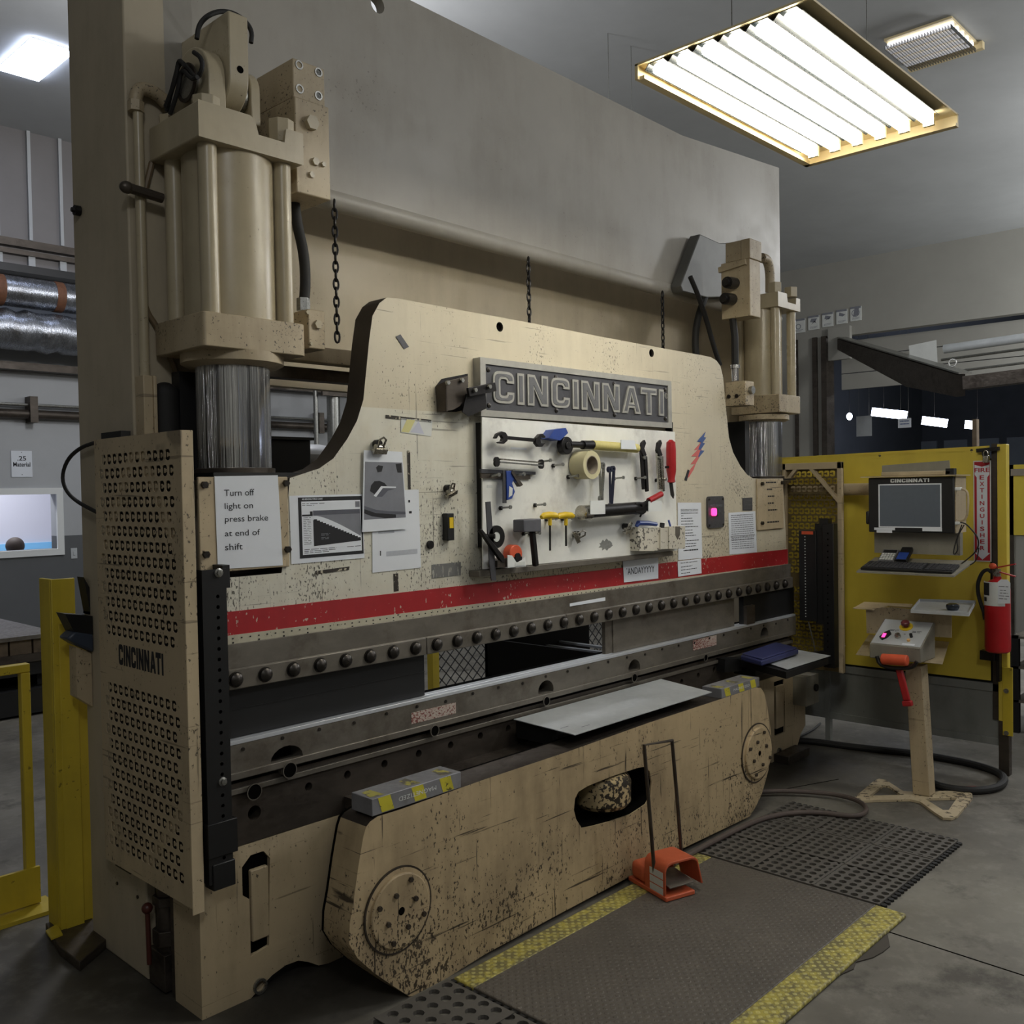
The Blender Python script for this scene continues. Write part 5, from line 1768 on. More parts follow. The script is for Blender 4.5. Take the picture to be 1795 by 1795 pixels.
# ================================================================== tool board
BY = -.045          # face of the board
t = thing('tool_board', 'scratched bare aluminium tool board under the nameplate', 'tool board', PY(1010, 990, BY))
bq = px(((845, 731), (1183, 757), (1187, 965), (847, 998)), BY)
obj('panel', G().prism([bq[3], bq[2], bq[1], bq[0]], (0, .006, 0)), M['board'], t)
for u0, u1 in ((846, 850), (1178, 1183)):
    a, b = PY(u0, 740, -.04), PY(u1, 960, -.04)
    obj('standoff', G().box(a.x, b.x, -.038, 0, b.z, a.z), M['iron'], t)
lg = [PY(u, v, -.06) for u, v in ((840, 1001), (1180, 966), (1180, 974), (840, 1012))]
obj('ledge', G().prism([lg[3], lg[2], lg[1], lg[0]], (0, .058, 0)), M['steel'], t, bev=.002)
tag(obj('label_strip', G().prism(px(((896, 784), (923, 785), (923, 789), (896, 787)), BY - .001), (0, .001, 0)), M['paper']), 'thin white label strip under the open-ended wrench', 'label')
tag(obj('label_strip', G().prism(px(((854, 850), (863, 850), (863, 855), (854, 855)), BY - .001), (0, .001, 0)), M['paper2']), 'tiny label below the left end of the steel rule', 'label')


def hook(u, v, label):
    p = PY(u, v, BY - .055)
    t = thing('hook_bolt', label, 'bolt', p, 'bolts used as hooks on the tool board')
    obj('shank', G().cyl((p.x, BY, p.z - .004), p, .0042, n=8), M['zinc'], t)
    obj('head', G().cyl(p, p + V((0, -.005, 0)), .0085, n=6), M['zinc'], t)
    obj('nut', G().cyl((p.x, BY, p.z - .004), (p.x, BY - .008, p.z - .004), .0095, n=6), M['iron'], t)


for u, v, l in ((964, 807, 'bolt hook at the right end of the upper thin wrench pair'), (986, 814, 'empty bolt hook between the wrench pair and the tape roll'),
                (874, 832, 'bolt hook in front of the steel rule, left of the blue square'), (918, 831, 'bolt hook in front of the steel rule, right of the blue square'),
                (894, 889, 'empty bolt hook below the blue square'), (954, 884, 'empty bolt hook above the yellow hex keys'),
                (1012, 834, 'empty bolt hook at lower left of the tape roll'), (1092, 837, 'empty bolt hook right of the two vertical wrenches'),
                (1130, 837, 'bolt hook behind the left locking pliers'), (1166, 840, 'bolt hook between the right locking pliers and the knife'),
                (974, 909, 'bolt hook holding the left yellow hex key'), (1002, 908, 'bolt hook holding the right yellow hex key')):
    hook(u, v, l)


def tool(name, label, cat, u, v, group=None):
    return thing(name, label, cat, PY(u, v, BY), group)


def ext(pts, y, d, n, m, t, **k):
    return obj(n, G().prism(px(pts, y), (0, d, 0)), m, t, **k)


# open-ended wrench
t = tool('open_end_wrench', 'big dark open-ended wrench at the top left of the tool board', 'wrench', 912, 770)
ext([(888, 764), (945, 769), (945, 775), (888, 770)], BY - .045, .012, 'shaft', M['iron'], t, bev=.002)
ext([(868, 768), (872, 760), (880, 756), (887, 758), (891, 765), (890, 773), (884, 778), (876, 777), (874, 775), (880, 773), (882, 768), (879, 763), (874, 764), (871, 769)], BY - .05, .016, 'jaw', M['iron'], t, bev=.002)
ext([(940, 768), (946, 761), (952, 760), (957, 765), (956, 768), (951, 766), (948, 770), (949, 776), (953, 777), (957, 776), (951, 783), (944, 783), (939, 777)], BY - .05, .016, 'jaw', M['iron'], t, bev=.002)
# blue box
t = tool('magnet_box', 'small blue box stuck on the tool board beside the open-ended wrench', 'box', 978, 762)
a = px(((962, 768), (980, 773), (996, 760), (992, 750), (974, 753)), BY - .045)
g = G().prism(px(((962, 768), (982, 772), (982, 763), (963, 766)), BY - .05), (0, .05, 0)).prism(px(((963, 766), (982, 764), (992, 750), (972, 753)), BY - .05), (0, .05, 0)).prism(px(((982, 772), (996, 759), (992, 750), (982, 764)), BY - .05), (0, .05, 0))
obj('body', g, M['blue'], t)
# ratchet with yellow handle
t = tool('ratchet', 'long ratchet with a yellow taped handle across the top of the tool board', 'ratchet', 1040, 780)
p = PY(995, 781, BY - .05)
obj('head', G().cyl(p, p + V((0, .03, 0)), .038, n=24).cyl(p, p + V((0, -.006, 0)), .016, n=12), M['iron'], t, bev=.002)
obj('shank', G().cyl(PY(998, 779, BY - .04), PY(1024, 780, BY - .04), .014, n=12).cyl(PY(1021, 780, BY - .04), PY(1038, 780, BY - .04), .02, n=14), M['iron'], t)
obj('handle', G().cyl(PY(1038, 780, BY - .04), PY(1116, 786, BY - .04), .021, n=16), plain('yellow_wrapped_grip', (206, 194, 120), .55, 0, .15, 60), t)
ext([(1089, 771), (1112, 772), (1116, 788), (1089, 787)], BY - .065, .003, 'paper_label', M['paper'], t)
# tape roll
t = tool('tape_roll', 'roll of cream tape hung near the middle of the tool board', 'tape roll', 1030, 815)
p = PY(1038, 815, BY - .085)
q = V((p.x, BY - .005, p.z))
obj('roll', G().lathe([(.040, 0), (.061, 0), (.061, .08), (.040, .08), (.040, 0)], q, -EY, 36), M['cream'], t)
obj('core', G().lathe([(.037, -.001), (.0405, -.001), (.0405, .081), (.037, .081), (.037, -.001)], q, -EY, 36), M['card'], t)
# thin wrench pair
for k, (dv, l) in enumerate(((0, 'upper of the two thin wrenches above the steel rule'), (5, 'lower of the two thin wrenches above the steel rule'))):
    t = tool('thin_wrench', l, 'wrench', 912, 812 + dv)
    obj('shaft', G().bar(PY(876, 805 + dv, BY - .03 - .01 * k), PY(950, 811 + dv, BY - .03 - .01 * k), .006, .009, EY), M['nickel'] if k == 0 else M['zinc'], t)
    for u, v in ((872, 807 + dv), (950, 811 + dv)):
        p = PY(u, v, BY - .034 - .01 * k)
        obj('head', G().cyl(p, p + V((0, .01, 0)), .014, n=14), M['iron'], t)
# steel rule
t = tool('steel_rule', 'dark steel straightedge laid level across hooks at the left of the tool board', 'rule', 900, 830)
ext([(844, 822), (939, 827), (939, 832), (844, 829)], BY - .014, .012, 'blade', M['sign_dark'], t)
ext([(844, 829), (930, 832), (930, 840), (844, 838)], BY - .010, .008, 'lower_flange', M['steel_dark'], t)
# combination square (blue)
t = tool('combination_square', 'blue-headed combination square hanging from the steel rule', 'square', 890, 850)
ext([(882, 825), (888, 825), (888, 882), (882, 882)], BY - .04, .004, 'blade', M['sign_dark'], t)
ext([(888, 825), (900, 825), (916, 849), (911, 852), (901, 840), (898, 847), (903, 862), (898, 874), (889, 877)], BY - .045, .014, 'head', M['blue'], t, bev=.002)
ext([(899, 824), (917, 850), (912, 853), (897, 829)], BY - .05, .02, 'edge', M['steel_dark'], t)
ext([(893, 852), (899, 856), (898, 868), (892, 872)], BY - .0465, .003, 'window', M['paper2'], t)
# two vertical wrenches
for k, (pts, m_, l) in enumerate((((1051, 1057, 816, 1055, 872, 'zinc'), M['zinc'], 'bright combination wrench hanging upright left of the dark one'), ((1069, 1075, 822, 1072, 885, 'iron'), plain('blue_black_tool_steel', (58, 62, 84), .35, .6, .2, 30), 'blue-black combination wrench hanging upright right of the bright one'))):
    u0, u1, v0, u2, v1, _ = pts
    t = tool('combination_wrench', l, 'wrench', u1, 845, 'upright wrenches on the tool board')
    obj('shaft', G().bar(PY(u1 + 1, v0 + 4, BY - .05), PY(u2, v1, BY - .045), .008, .012, EY).bar(PY(u0, v0 + 2, BY - .03), PY(u2 - 2, v1, BY - .03), .006, .009, EY), m_, t)
    for u, v in ((u1 + 1, v0), (u0 + 1, v0 + 1), (u2, v1 + 2)):
        p = PY(u, v, BY - .05)
        obj('ring', G().lathe([(.006, 0), (.014, 0), (.014, .012), (.006, .012), (.006, 0)], p, EY, 16), m_, t)
# locking pliers
for u, l, m_ in ((1128, 'left locking pliers hanging at the right of the tool board', M['iron']), (1156, 'right locking pliers hanging beside the red-handled knife', M['nickel'])):
    t = tool('locking_pliers', l, 'pliers', u, 815, 'locking pliers on the tool board')
    d = u - 1128
    ext([(1124 + d, 790), (1126 + d, 776), (1131 + d, 771), (1133 + d, 777), (1130 + d, 786), (1134 + d, 798), (1129 + d, 803)], BY - .05, .014, 'jaws', M['iron'], t, bev=.002)
    ext([(1124 + d, 792), (1129 + d, 800), (1131 + d, 858), (1128 + d, 858)], BY - .045, .012, 'handle', m_, t, bev=.002)
    ext([(1130 + d, 798), (1135 + d, 800), (1138 + d, 861), (1134 + d, 862)], BY - .05, .012, 'handle', m_, t, bev=.002)
    p = PY(1131 + d, 802, BY - .055)
    obj('rivet', G().cyl(p, p + V((0, .02, 0)), .009, n=12), M['zinc'], t)
# knife
t = tool('curved_knife', 'curved blade with a red handle at the right edge of the tool board', 'knife', 1176, 800)
obj('handle', G().lathe([(.008, 0), (.022, .012), (.0245, .05), (.024, .15), (.017, .19), (.02, .205), (.012, .21)], PY(1176, 771, BY - .045), -EZ, 18), M['red_handle'], t)
ext([(1172, 819), (1178, 819), (1179, 845), (1182, 868), (1181, 874), (1177, 868), (1174, 845)], BY - .045, .005, 'blade', M['iron'], t)
ext([(1169, 817), (1181, 816), (1181, 820), (1169, 821)], BY - .048, .012, 'guard', M['iron'], t)
# torque tool with the red lever in paper holders
t = tool('rivet_tool', 'long black hand tool with a red lever resting in two white holders', 'hand tool', 1090, 895)
obj('barrel', G().cyl(PY(1021, 898, BY - .06), PY(1120, 890, BY - .06), .028, n=18), M['iron'], t)
obj('tip', G().cyl(PY(1018, 899, BY - .06), PY(1032, 898, BY - .06), .033, n=14), M['nickel'], t)
ext([(1116, 881), (1136, 880), (1140, 893), (1128, 902), (1114, 898)], BY - .085, .05, 'body', M['iron'], t, bev=.003)
obj('lever', G().bar(PY(1124, 886, BY - .09), PY(1140, 876, BY - .09), .012, .012), M['iron'], t)
obj('red_grip', G().cyl(PY(1137, 878, BY - .09), PY(1159, 866, BY - .09), .014, n=14), M['red_handle'], t)
obj('trigger', G().bar(PY(1128, 893, BY - .07), PY(1122, 906, BY - .07), .006, .006), M['iron'], t)
for u0, v0, u1, v1, l in ((1035, 877, 1061, 902, 'left white metal holder under the long black hand tool'), (1137, 878, 1160, 897, 'right white metal holder under the red lever')):
    a = px(((u0, v0 + 1), (u1, v0), (u1, v1 - 1), (u0, v1)), BY - .10)
    t = tool('tool_holder', l, 'holder', u0, v1, 'white holders for the long hand tool')
    obj('front', G().prism(a, (0, .003, 0)), M['white'], t)
    obj('floor', G().box(a[3].x, a[2].x, BY - .10, BY, a[3].z, a[3].z + .003), M['white'], t)
# protractor leaning at the left
t = tool('protractor_gauge', 'dark protractor gauge with an upright arm leaning at the left of the tool board', 'gauge', 870, 940)
ext([(852, 880), (860, 879), (868, 985), (870, 1018), (862, 1018), (858, 985)], BY - .05, .005, 'upright_blade', M['sign_dark'], t)
ext([(842, 927), (846, 928), (884, 975), (885, 986), (880, 985), (842, 931)], BY - .065, .016, 'base_arm', M['iron'], t, bev=.002)
p = PY(871, 941, BY - .05)
obj('dial', G().lathe([(.02, 0), (.045, 0), (.045, .01), (.02, .01), (.02, 0)], p, EY, 30), M['iron'], t)
obj('dial_face', G().cyl(p + V((0, .002, 0)), p + V((0, .008, 0)), .0205, n=20), M['paper2'], t)
p = PY(868, 940, BY - .07)
obj('knob', G().cyl(p, p + V((-.02, .0, 0)) + V((0, .03, 0)), .01, n=12), M['iron'], t)
# tape measure in a pocket
t = tool('tape_measure', 'orange and black tape measure in the white pocket at the lower left of the board', 'tape measure', 905, 980)
p = PY(905, 971, BY - .05)
obj('case', G().cyl(p, p + V((0, .04, 0)), .037, n=30), M['orange_vinyl'], t, bev=.004)
obj('belt_clip', G().cyl(p + V((.005, -.006, -.012)), p + V((.005, .0, -.012)), .016, n=16).box(p.x - .028, p.x + .03, p.y - .004, p.y, p.z - .04, p.z - .012), M['iron'], t)
a = px(((890, 973), (921, 976), (922, 993), (890, 996)), BY - .07)
o = tool('pocket', 'white metal pocket holding the tape measure', 'holder', 905, 994)
obj('front', G().prism([a[0], a[0].lerp(a[1], .25) + V((0, 0, .0)), a[0].lerp(a[1], .5) + V((0, 0, -.028)), a[0].lerp(a[1], .8) + V((0, 0, -.015)), a[1], a[2], a[3]], (0, .003, 0)), M['white'], o)
obj('floor', G().box(a[3].x, a[2].x, BY - .07, BY, a[3].z, a[3].z + .003), M['white'], o)
obj('label', G().prism(px(((903, 986), (920, 984), (920, 990), (903, 992)), BY - .0712), (0, .001, 0)), M['paper2'], o)
a = px(((872, 983), (889, 978), (889, 994), (872, 995)), BY - .06)
tag(obj('steel_block', G().prism(a, (0, .05, 0)), M['steel_dark']), 'small dark block on the board ledge between the protractor and the tape measure', 'block')
# mallet
t = tool('mallet', 'square-headed grey mallet hanging left of the yellow hex keys', 'mallet', 935, 925)
ext([(918, 911), (949, 909), (949, 932), (918, 933)], BY - .085, .06, 'head', plain('grey_rubber_head', (92, 92, 98), .6, 0, .2, 20), t, bev=.004)
obj('handle', G().bar(PY(933, 932, BY - .06), PY(939, 992, BY - .05), .022, .02, EY), M['iron'], t, bev=.003)
for u in (934, 945):
    hook(u, 934, 'bolt hook under the mallet head, %s of the pair' % ('left' if u < 940 else 'right'))
# yellow hex keys
for u, l in ((964, 'left yellow T-handle hex key'), (992, 'right yellow T-handle hex key')):
    t = tool('hex_key', l + ' on the tool board', 'hex key', u, 930, 'yellow T-handle hex keys')
    a, b = PY(u - 15, 907, BY - .055), PY(u + 13, 905, BY - .055)
    obj('handle', G().tube([a, a.lerp(b, .15) + V((0, 0, .006)), a.lerp(b, .5) + V((0, 0, .007)), a.lerp(b, .85) + V((0, 0, .004)), b], [.009, .014, .015, .014, .009], 12), M['yhandle'], t)
    obj('collar', G().cyl(PY(u, 908, BY - .055), PY(u, 921, BY - .055), .008, n=10), M['yhandle'], t)
    obj('shaft', G().cyl(PY(u, 918, BY - .055), PY(u + .3, 965 if u < 980 else 957, BY - .05), .0045, n=6), M['iron'], t)
# pen holders at the lower right
t = tool('pen_holder', 'chipped white metal pen holder at the lower right of the tool board', 'holder', 1145, 950)
def hbox(q, y, d, n, m):
    a = px(q, y)
    return obj(n, G().prism(a, (0, d, 0)), m, t)
CH = painted('chipped_white_enamel', (214, 208, 192), (150, 140, 120), (52, 46, 40), .9, .66, 60, (1, 1, 1), 4, .3, .5)
hbox(((1118, 924), (1146, 927), (1146, 966), (1120, 966)), BY - .05, .05, 'pocket', CH)
hbox(((1146, 926), (1158, 924), (1158, 964), (1146, 966)), BY - .045, .045, 'pocket', CH)
hbox(((1158, 925), (1171, 926), (1171, 962), (1158, 963)), BY - .055, .055, 'pocket', CH)
hbox(((1173, 924), (1201, 922), (1201, 962), (1173, 962)), BY - .06, .06, 'pocket', CH)
hbox(((1184, 923), (1192, 923), (1192, 938), (1188, 946), (1184, 938)), BY - .0615, .001, 'bare_patch', M['steel'])
t = tool('utility_knife', 'blue utility knife lying on top of the pen holder', 'knife', 1132, 918)
obj('body', G().tube([PY(1115, 923, BY - .04), PY(1119, 917, BY - .045), PY(1135, 917, BY - .045), PY(1150, 919, BY - .04)], [.008, .013, .012, .01], 10), M['blue'], t)
tag(obj('marker_pen', G().cyl(PY(1160, 926, BY - .03), PY(1161, 917, BY - .03), .012, n=12), M['ink']), 'stubby black marker standing in the pen holder', 'marker')
tag(obj('pen', G().cyl(PY(1176, 926, BY - .03), PY(1172, 912, BY - .03), .005, n=8), M['blue']), 'thin blue pen leaning in the right end of the pen holder', 'pen')
p = PY(1062, 955, BY - .0012)
g = G()
g.prism([p + V((.045 * math.cos(k * .35) * (1 + .25 * math.sin(k * 2.7)), 0, .022 * math.sin(k * .35) * (1 + .3 * math.cos(k * 3.1)))) for k in range(18)], (0, .001, 0))
tag(obj('glue_patch', g, plain('grey_glue_residue', (150, 150, 146), .8, 0, .35, 90)), 'grey patch of old glue near the bottom of the tool board', 'patch')

# ================================================================== chains
def chain(u, v0, v1, y, label):
    a, b = PY(u, v0, y), PY(u, v1, y)
    L = a.z - b.z
    pitch = .034
    n = int(L / pitch)
    t = G()
    for i in range(n):
        zc = a.z - pitch * (i + .5)
        ax = EX if i % 2 else V((.5, .86, 0))
        pts = []
        for k in range(12):
            th = 2 * math.pi * k / 12
            pts.append(V((a.x, y, zc)) + ax * (.0115 * math.cos(th)) + EZ * (.0225 * math.sin(th)))
        t.tube(pts, .0042, 6, True)
    tag(obj('chain', t, M['iron']), label, 'chain', 'chains hanging from the top beam')


chain(586, 352, 600, .335, 'chain hanging from the top beam beside the left cylinder')
chain(926, 452, 600, .335, 'chain hanging from the top beam above the nameplate')
chain(1161, 512, 640, .335, 'chain hanging from the top beam near the right cylinder')

# ================================================================== things on the bed and apron
t = thing('sheet_blank', 'large bare sheet metal blank lying on the die bed above the drum', 'sheet metal', PZ(1070, 1245, .60))
zs = .6755
a = [PZ(u, v, zs) for u, v in ((901, 1262), (997, 1287), (1134, 1247), (1248, 1214), (1158, 1191))]
b = [PZ(u, v, zs) for u, v in ((901, 1262), (997, 1287), (1248, 1214), (1158, 1191))]
b[0].y = b[3].y = -.03
b[1].y = b[2].y = min(b[1].y, b[2].y)
obj('sheet', G().prism(b, (0, 0, .003)), M['sheet'], t)
yfront = b[1].y
g = G().flat(MZ((b[0].x + b[1].x) / 2 + .02, yfront + .1, zs + .0031, rad(0)), [(0, 0), (.05, 0), (.05, .006), (0, .006)])
g.flat(MZ((b[0].x + b[1].x) / 2 + .09, yfront + .05, zs + .0031), [(0, 0), (.05, 0), (.05, .005), (0, .005)])
obj('pen_mark', g, M['greyink'], t)
# added black slab, made to read as shade under the sheet
xa, xb = PY(905, 1280, -.05).x, PY(1040, 1300, -.05).x
t = thing('shade_tray', 'added black tray standing for the shade under the large sheet metal blank', 'tray', ((xa + xb) / 2, -.15, .56))
x1 = b[2].x - .08
obj('tray', G().box(xa + .02, x1, yfront + .13, -.03, zs - .03, zs - .001), M['blackmatte'], t)
obj('bracket', G().box(xa + .02, xa + .05, yfront + .15, -.03, .6, zs - .03), M['blackmatte'], t)
obj('bracket', G().box(x1 - .15, x1 - .12, yfront + .15, -.03, .6, zs - .03), M['blackmatte'], t)

# two taped steel blocks
TOPTAPE = painted('rubbed_yellow_tape', (176, 168, 84), (110, 104, 80), (96, 92, 84), .95, .50, 30, (1, 1, 1), 6, .6, .5)
def step_block(c, label, flip, nm='MAGNETIZED'):
    # c: front bottom-left, front bottom-right px on the apron's top edge plane
    (u0, v0), (u1, v1), (u2, v2) = c        # front top-left, front top-right, front bottom-left
    y = AY + .0
    A, B_, D = PY(u0, v0, y), PY(u1, v1, y), PY(u2, v2, y)
    z1 = (A.z + B_.z) / 2
    h = A.z - D.z
    dep = .105
    t = thing('steel_block', label, 'block', ((A.x + B_.x) / 2, y + dep / 2, z1 - h), 'taped steel blocks on the apron')
    x0, x1 = A.x, B_.x
    obj('block', G().box(x0, x1, y, y + dep, z1 - h, z1), M['block_steel'], t, bev=.002)
    W = x1 - x0
    fr = MY(x0, z1 - h, y)
    for a in (.06, .42, .74):
        obj('tape', G().flat(fr, [(W * (a + .04), 0.004), (W * (a + .17), .004), (W * (a + .13), h - .002), (W * a, h - .002)], .0006), M['yellow_tape'], t)
    g = G()
    me_fr = fr @ Mx.Translation((W * .5, h * .52, .0012))
    if flip:
        me_fr = me_fr @ Mx.Rotation(math.pi, 4, 'Z')
    g.text(nm, me_fr, -W * .2, W * .22, -h * .13, h * .13, z=0)
    obj('lettering', g, M['white'], t)
    for a in (.02, .42, .8):
        g = G().flat(MZ(0, 0, z1), [(x0 + W * a, y + .02), (x0 + W * (a + .13), y + .01), (x0 + W * (a + .12), y + dep - .02), (x0 + W * (a + .03), y + dep - .03)], .0006)
        obj('top_tape', g, TOPTAPE, t)
    return t


step_block(((652, 1402), (808, 1352), (654, 1432)), 'taped steel block on the left end of the apron', True)
step_block(((1265, 1209), (1331, 1186), (1266, 1226)), 'taped steel block on the right end of the apron', False)

# blue case and small sheet on the right-hand shelf
t = thing('plastic_case', 'navy blue plastic tool case on the right-hand shelf', 'case', PZ(1350, 1150, .70))
zt = .735
cly = lambda q: [V((p.x, min(p.y, -.03), p.z)) for p in q]
c = cly([PZ(u, v, zt) for u, v in ((1298, 1148), (1335, 1158), (1400, 1137), (1360, 1127))])
obj('case', G().prism([p - V((0, 0, .03)) for p in c], (0, 0, .03)), M['navy'], t, bev=.008, seg=3)
obj('lid', G().prism([p.lerp((c[0] + c[2]) / 2, .05) for p in c], (0, 0, .008)), M['navy'], t, bev=.004)
c2 = [PZ(u, v, .694) for u, v in ((1340, 1161), (1380, 1174), (1456, 1150), (1400, 1140))]
tag(obj('sheet_offcut', G().prism(c2, (0, 0, .0025)), M['sheet']), 'small grey sheet offcut lying in front of the navy case', 'sheet metal')
sh = cly([PZ(u, v, .69) for u, v in ((1296, 1156), (1378, 1178), (1452, 1153), (1395, 1136))])
t = thing('side_shelf', 'black steel shelf under the navy case at the right of the bed', 'shelf', PZ(1360, 1165, .62))
obj('shelf', G().prism([p - V((0, 0, .035)) for p in sh], (0, 0, .0345)), M['blackmatte'], t)
obj('bracket', G().box(sh[0].x + .05, sh[0].x + .4, -.16, -.03, .60, .655), M['blackmatte'], t)

# ================================================================== floor things
def mat_holes(name, label, x0, x1, y0, y1, nx, ny, r, secs):
    t = G()
    hs = []
    for i in range(nx):
        for j in range(ny):
            cx, cy = x0 + (x1 - x0) * (i + .5) / nx, y0 + (y1 - y0) * (j + .5) / ny
            hs.append(circle(cx, cy, r, 10))
    edge = []
    n = 26
    o = [(x0, y0), (x1, y0), (x1, y1), (x0, y1)]
    t.plate([o] + hs, MZ(0, 0, .001), .0125)
    th = thing(name, label, 'mat', ((x0 + x1) / 2, (y0 + y1) / 2, 0), 'perforated rubber floor mats')
    obj('mat', t, M['mat_holes'], th, sharp=20)
    g = G()
    for k in range(1, secs):
        x = x0 + (x1 - x0) * k / secs
        g.box(x - .006, x + .006, y0, y1, .0135, .016)
        y = y0 + (y1 - y0) * k / secs
        g.box(x0, x1, y - .006, y + .006, .0135, .016)
    obj('section_ribs', g, M['mat_holes'], th)
    g = G()
    for k in range(n):
        yy = y0 + (y1 - y0) * (k + .5) / n
        g.cyl((x1 + .012, yy, .001), (x1 + .012, yy, .010), .012, n=8)
        xx = x0 + (x1 - x0) * (k + .5) / n
        g.cyl((xx, y0 - .012, .001), (xx, y0 - .012, .010), .012, n=8)
    obj('edge_lugs', g, M['rubber'], th)
    return th


mat_holes('perforated_mat', 'perforated rubber mat at the right end of the machine', 2.13, 3.0, -1.235, -.42, 20, 19, .0155, 3)
mat_holes('perforated_mat', 'perforated rubber mat at the bottom edge in front of the left bearing cover', -.25, .655, -1.30, -.405, 16, 16, .0185, 3)
t = thing('anti_fatigue_mat', 'grey diamond-plate floor mat with worn yellow borders in front of the press', 'mat', (1.37, -.87, 0))
MX0, MX1, MY0, MY1 = .672, 2.112, -1.345, -.415
obj('field', G().box(MX0, MX1, MY0 + .115, MY1 - .095, .0, .016), M['mat_grey'], t, bev=.004)
obj('yellow_border', G().prism([V((MX0, MY0, .0005)), V((MX1, MY0 + .0, .0005)), V((MX1, MY0 + .116, .0005)), V((MX0, MY0 + .116, .0005))], (0, 0, .0160)), M['mat_edge'], t, bev=.006)
obj('yellow_border', G().box(MX0, MX1, MY1 - .096, MY1, .0005, .0165), M['mat_edge'], t, bev=.006)
tear = [(1533, 1628), (1556, 1640), (1560, 1660), (1548, 1670), (1530, 1680), (1500, 1688), (1496, 1700), (1460, 1716), (1430, 1722), (1405, 1738), (1392, 1752), (1370, 1770), (1350, 1760), (1420, 1710), (1500, 1640)]
tag(obj('torn_mat', G().prism([PZ(u, v, .0004) for u, v in tear], (0, 0, .004)), plain('old_black_rubber', (72, 66, 58), .75, 0, .25, 6)), 'torn scrap of old rubber mat sticking out beyond the yellow border', 'mat scrap')
g = G()
for a, b in (((1534, 1626), (1800, 1712)), ((1340, 1390), (1470, 1366))):
    pa, pb = PZ(*a), PZ(*b)
    g.bar(pa + V((0, 0, .0006)), pb + V((0, 0, .0006)), .006, .001)
struct('floor_joint', g, M['hole'])

# foot pedal
t = thing('foot_pedal', 'orange hooded foot pedal standing on the mat border, with a tall wire handle', 'foot pedal', (1.72, -.52, .017))
ph = .0175
A = PZ(1165, 1578, ph)
fr_ang = math.atan2(PZ(1228, 1560, ph).y - A.y, PZ(1228, 1560, ph).x - A.x)
FRM = Mx.Translation(PZ(1166, 1580, ph)) @ Mx.Rotation(fr_ang, 4, 'Z')      # x along the mouth, y into the hood
Wd = (PZ(1226, 1563, ph) - PZ(1166, 1580, ph)).length
Dp = .13
def fput(n, g, m, **k):
    bmesh.ops.transform(g.bm, matrix=FRM, verts=g.bm.verts)
    return obj(n, g, m, t, **k)
Hh = .145
prof = [(0, 0), (0, Hh - .035)] + [(.035 - .035 * math.cos(rad(a)), Hh - .035 + .035 * math.sin(rad(a))) for a in (30, 60, 90)] + [(Wd - .035 + .035 * math.sin(rad(a)), Hh - .035 + .035 * math.cos(rad(a))) for a in (0, 30, 60, 90)] + [(Wd + .02, .03)]
inn = [(Wd + .012, .03), (Wd - .006, Hh - .038)] + [(Wd - .035 + .03 * math.sin(rad(a)), Hh - .04 + .03 * math.cos(rad(a))) for a in (60, 30, 0)] + [(.036 - .03 * math.sin(rad(a)), Hh - .04 + .03 * math.cos(rad(a))) for a in (0, 30, 60, 90)] + [(.006, 0)]
g = G()
g.prism([V((a, 0, b)) for a, b in prof + inn], (0, Dp, 0))
fput('hood', g, M['orange'], bev=.002)
fput('base', G().box(-.004, Wd * .82, -.012, Dp + .105, 0, .018), M['orange'], bev=.004)
fput('rear_case', G().box(.0, Wd - .01, Dp, Dp + .095, .018, .09), M['orange'], bev=.02, seg=3)
fput('treadle', G().hexa([V(q) for q in ((.02, -.005, .045), (Wd - .03, -.005, .045), (Wd - .03, .12, .06), (.02, .12, .06), (.02, -.005, .05), (Wd - .03, -.005, .05), (Wd - .03, .12, .066), (.02, .12, .066))]), M['steel'], bev=.001)
fput('latch', G().bar((.06, .09, .066), (.05, .08, .105), .012, .02), M['zinc'])
g = G()
for i in range(3):
    g.box(-.0012, 0, .012, .095, .018 + .031 * i, .044 + .031 * i)
fput('side_labels', g, M['paper2'])
h0, h1 = PZ(1150, 1566, ph), PY(1195, 1500, -.41)
y_h = h0.y
top0, top1 = PY(1129, 1306, y_h), PY(1178, 1298, y_h + .0)
hx = PY(1196, 1500, y_h)
obj('wire_handle', G().tube([h0, PY(1140, 1440, y_h), top0, top1, PY(1187, 1400, y_h), V((hx.x, y_h, hx.z - .05))], .0075, 10), M['steel_dark'], t)

# floor hoses
def fhose(pts, r, m, name, label, z=None):
    z = r if z is None else z
    g = G().tube([PZ(u, v, z) for u, v in pts], r, 10, smooth=2)
    return tag(obj(name, g, m), label, 'hose')


fhose(((1325, 1388), (1370, 1386), (1420, 1388), (1470, 1393), (1505, 1403), (1521, 1417), (1513, 1428), (1490, 1431), (1440, 1424), (1390, 1424), (1345, 1432), (1310, 1445), (1270, 1465), (1235, 1483), (1205, 1500), (1180, 1515)), .012, M['cable'], 'floor_hose', 'grey-red hose looping across the perforated mat to the foot pedal', .027)
fhose(((1390, 1297), (1430, 1300), (1480, 1307), (1540, 1314), (1600, 1320), (1660, 1330), (1710, 1340), (1755, 1355), (1763, 1370), (1745, 1383), (1700, 1387), (1650, 1380), (1625, 1368)), .02, M['rubber'], 'floor_hose', 'thick dark hose looping on the floor behind the control pedestal')
fhose(((1622, 1362), (1640, 1376), (1670, 1384), (1710, 1382)), .013, M['redcable'], 'floor_hose', 'short reddish hose at the foot of the control pedestal')
fhose(((1438, 1268), (1425, 1280), (1400, 1292), (1388, 1295)), .007, M['rubber'], 'floor_cable', 'thin black cable trailing from under the grey panel to the machine', .012)
g = G().box(3.25, 3.5, -.05, .12, 0, .09).box(3.3, 3.42, -.02, .1, .09, .16)
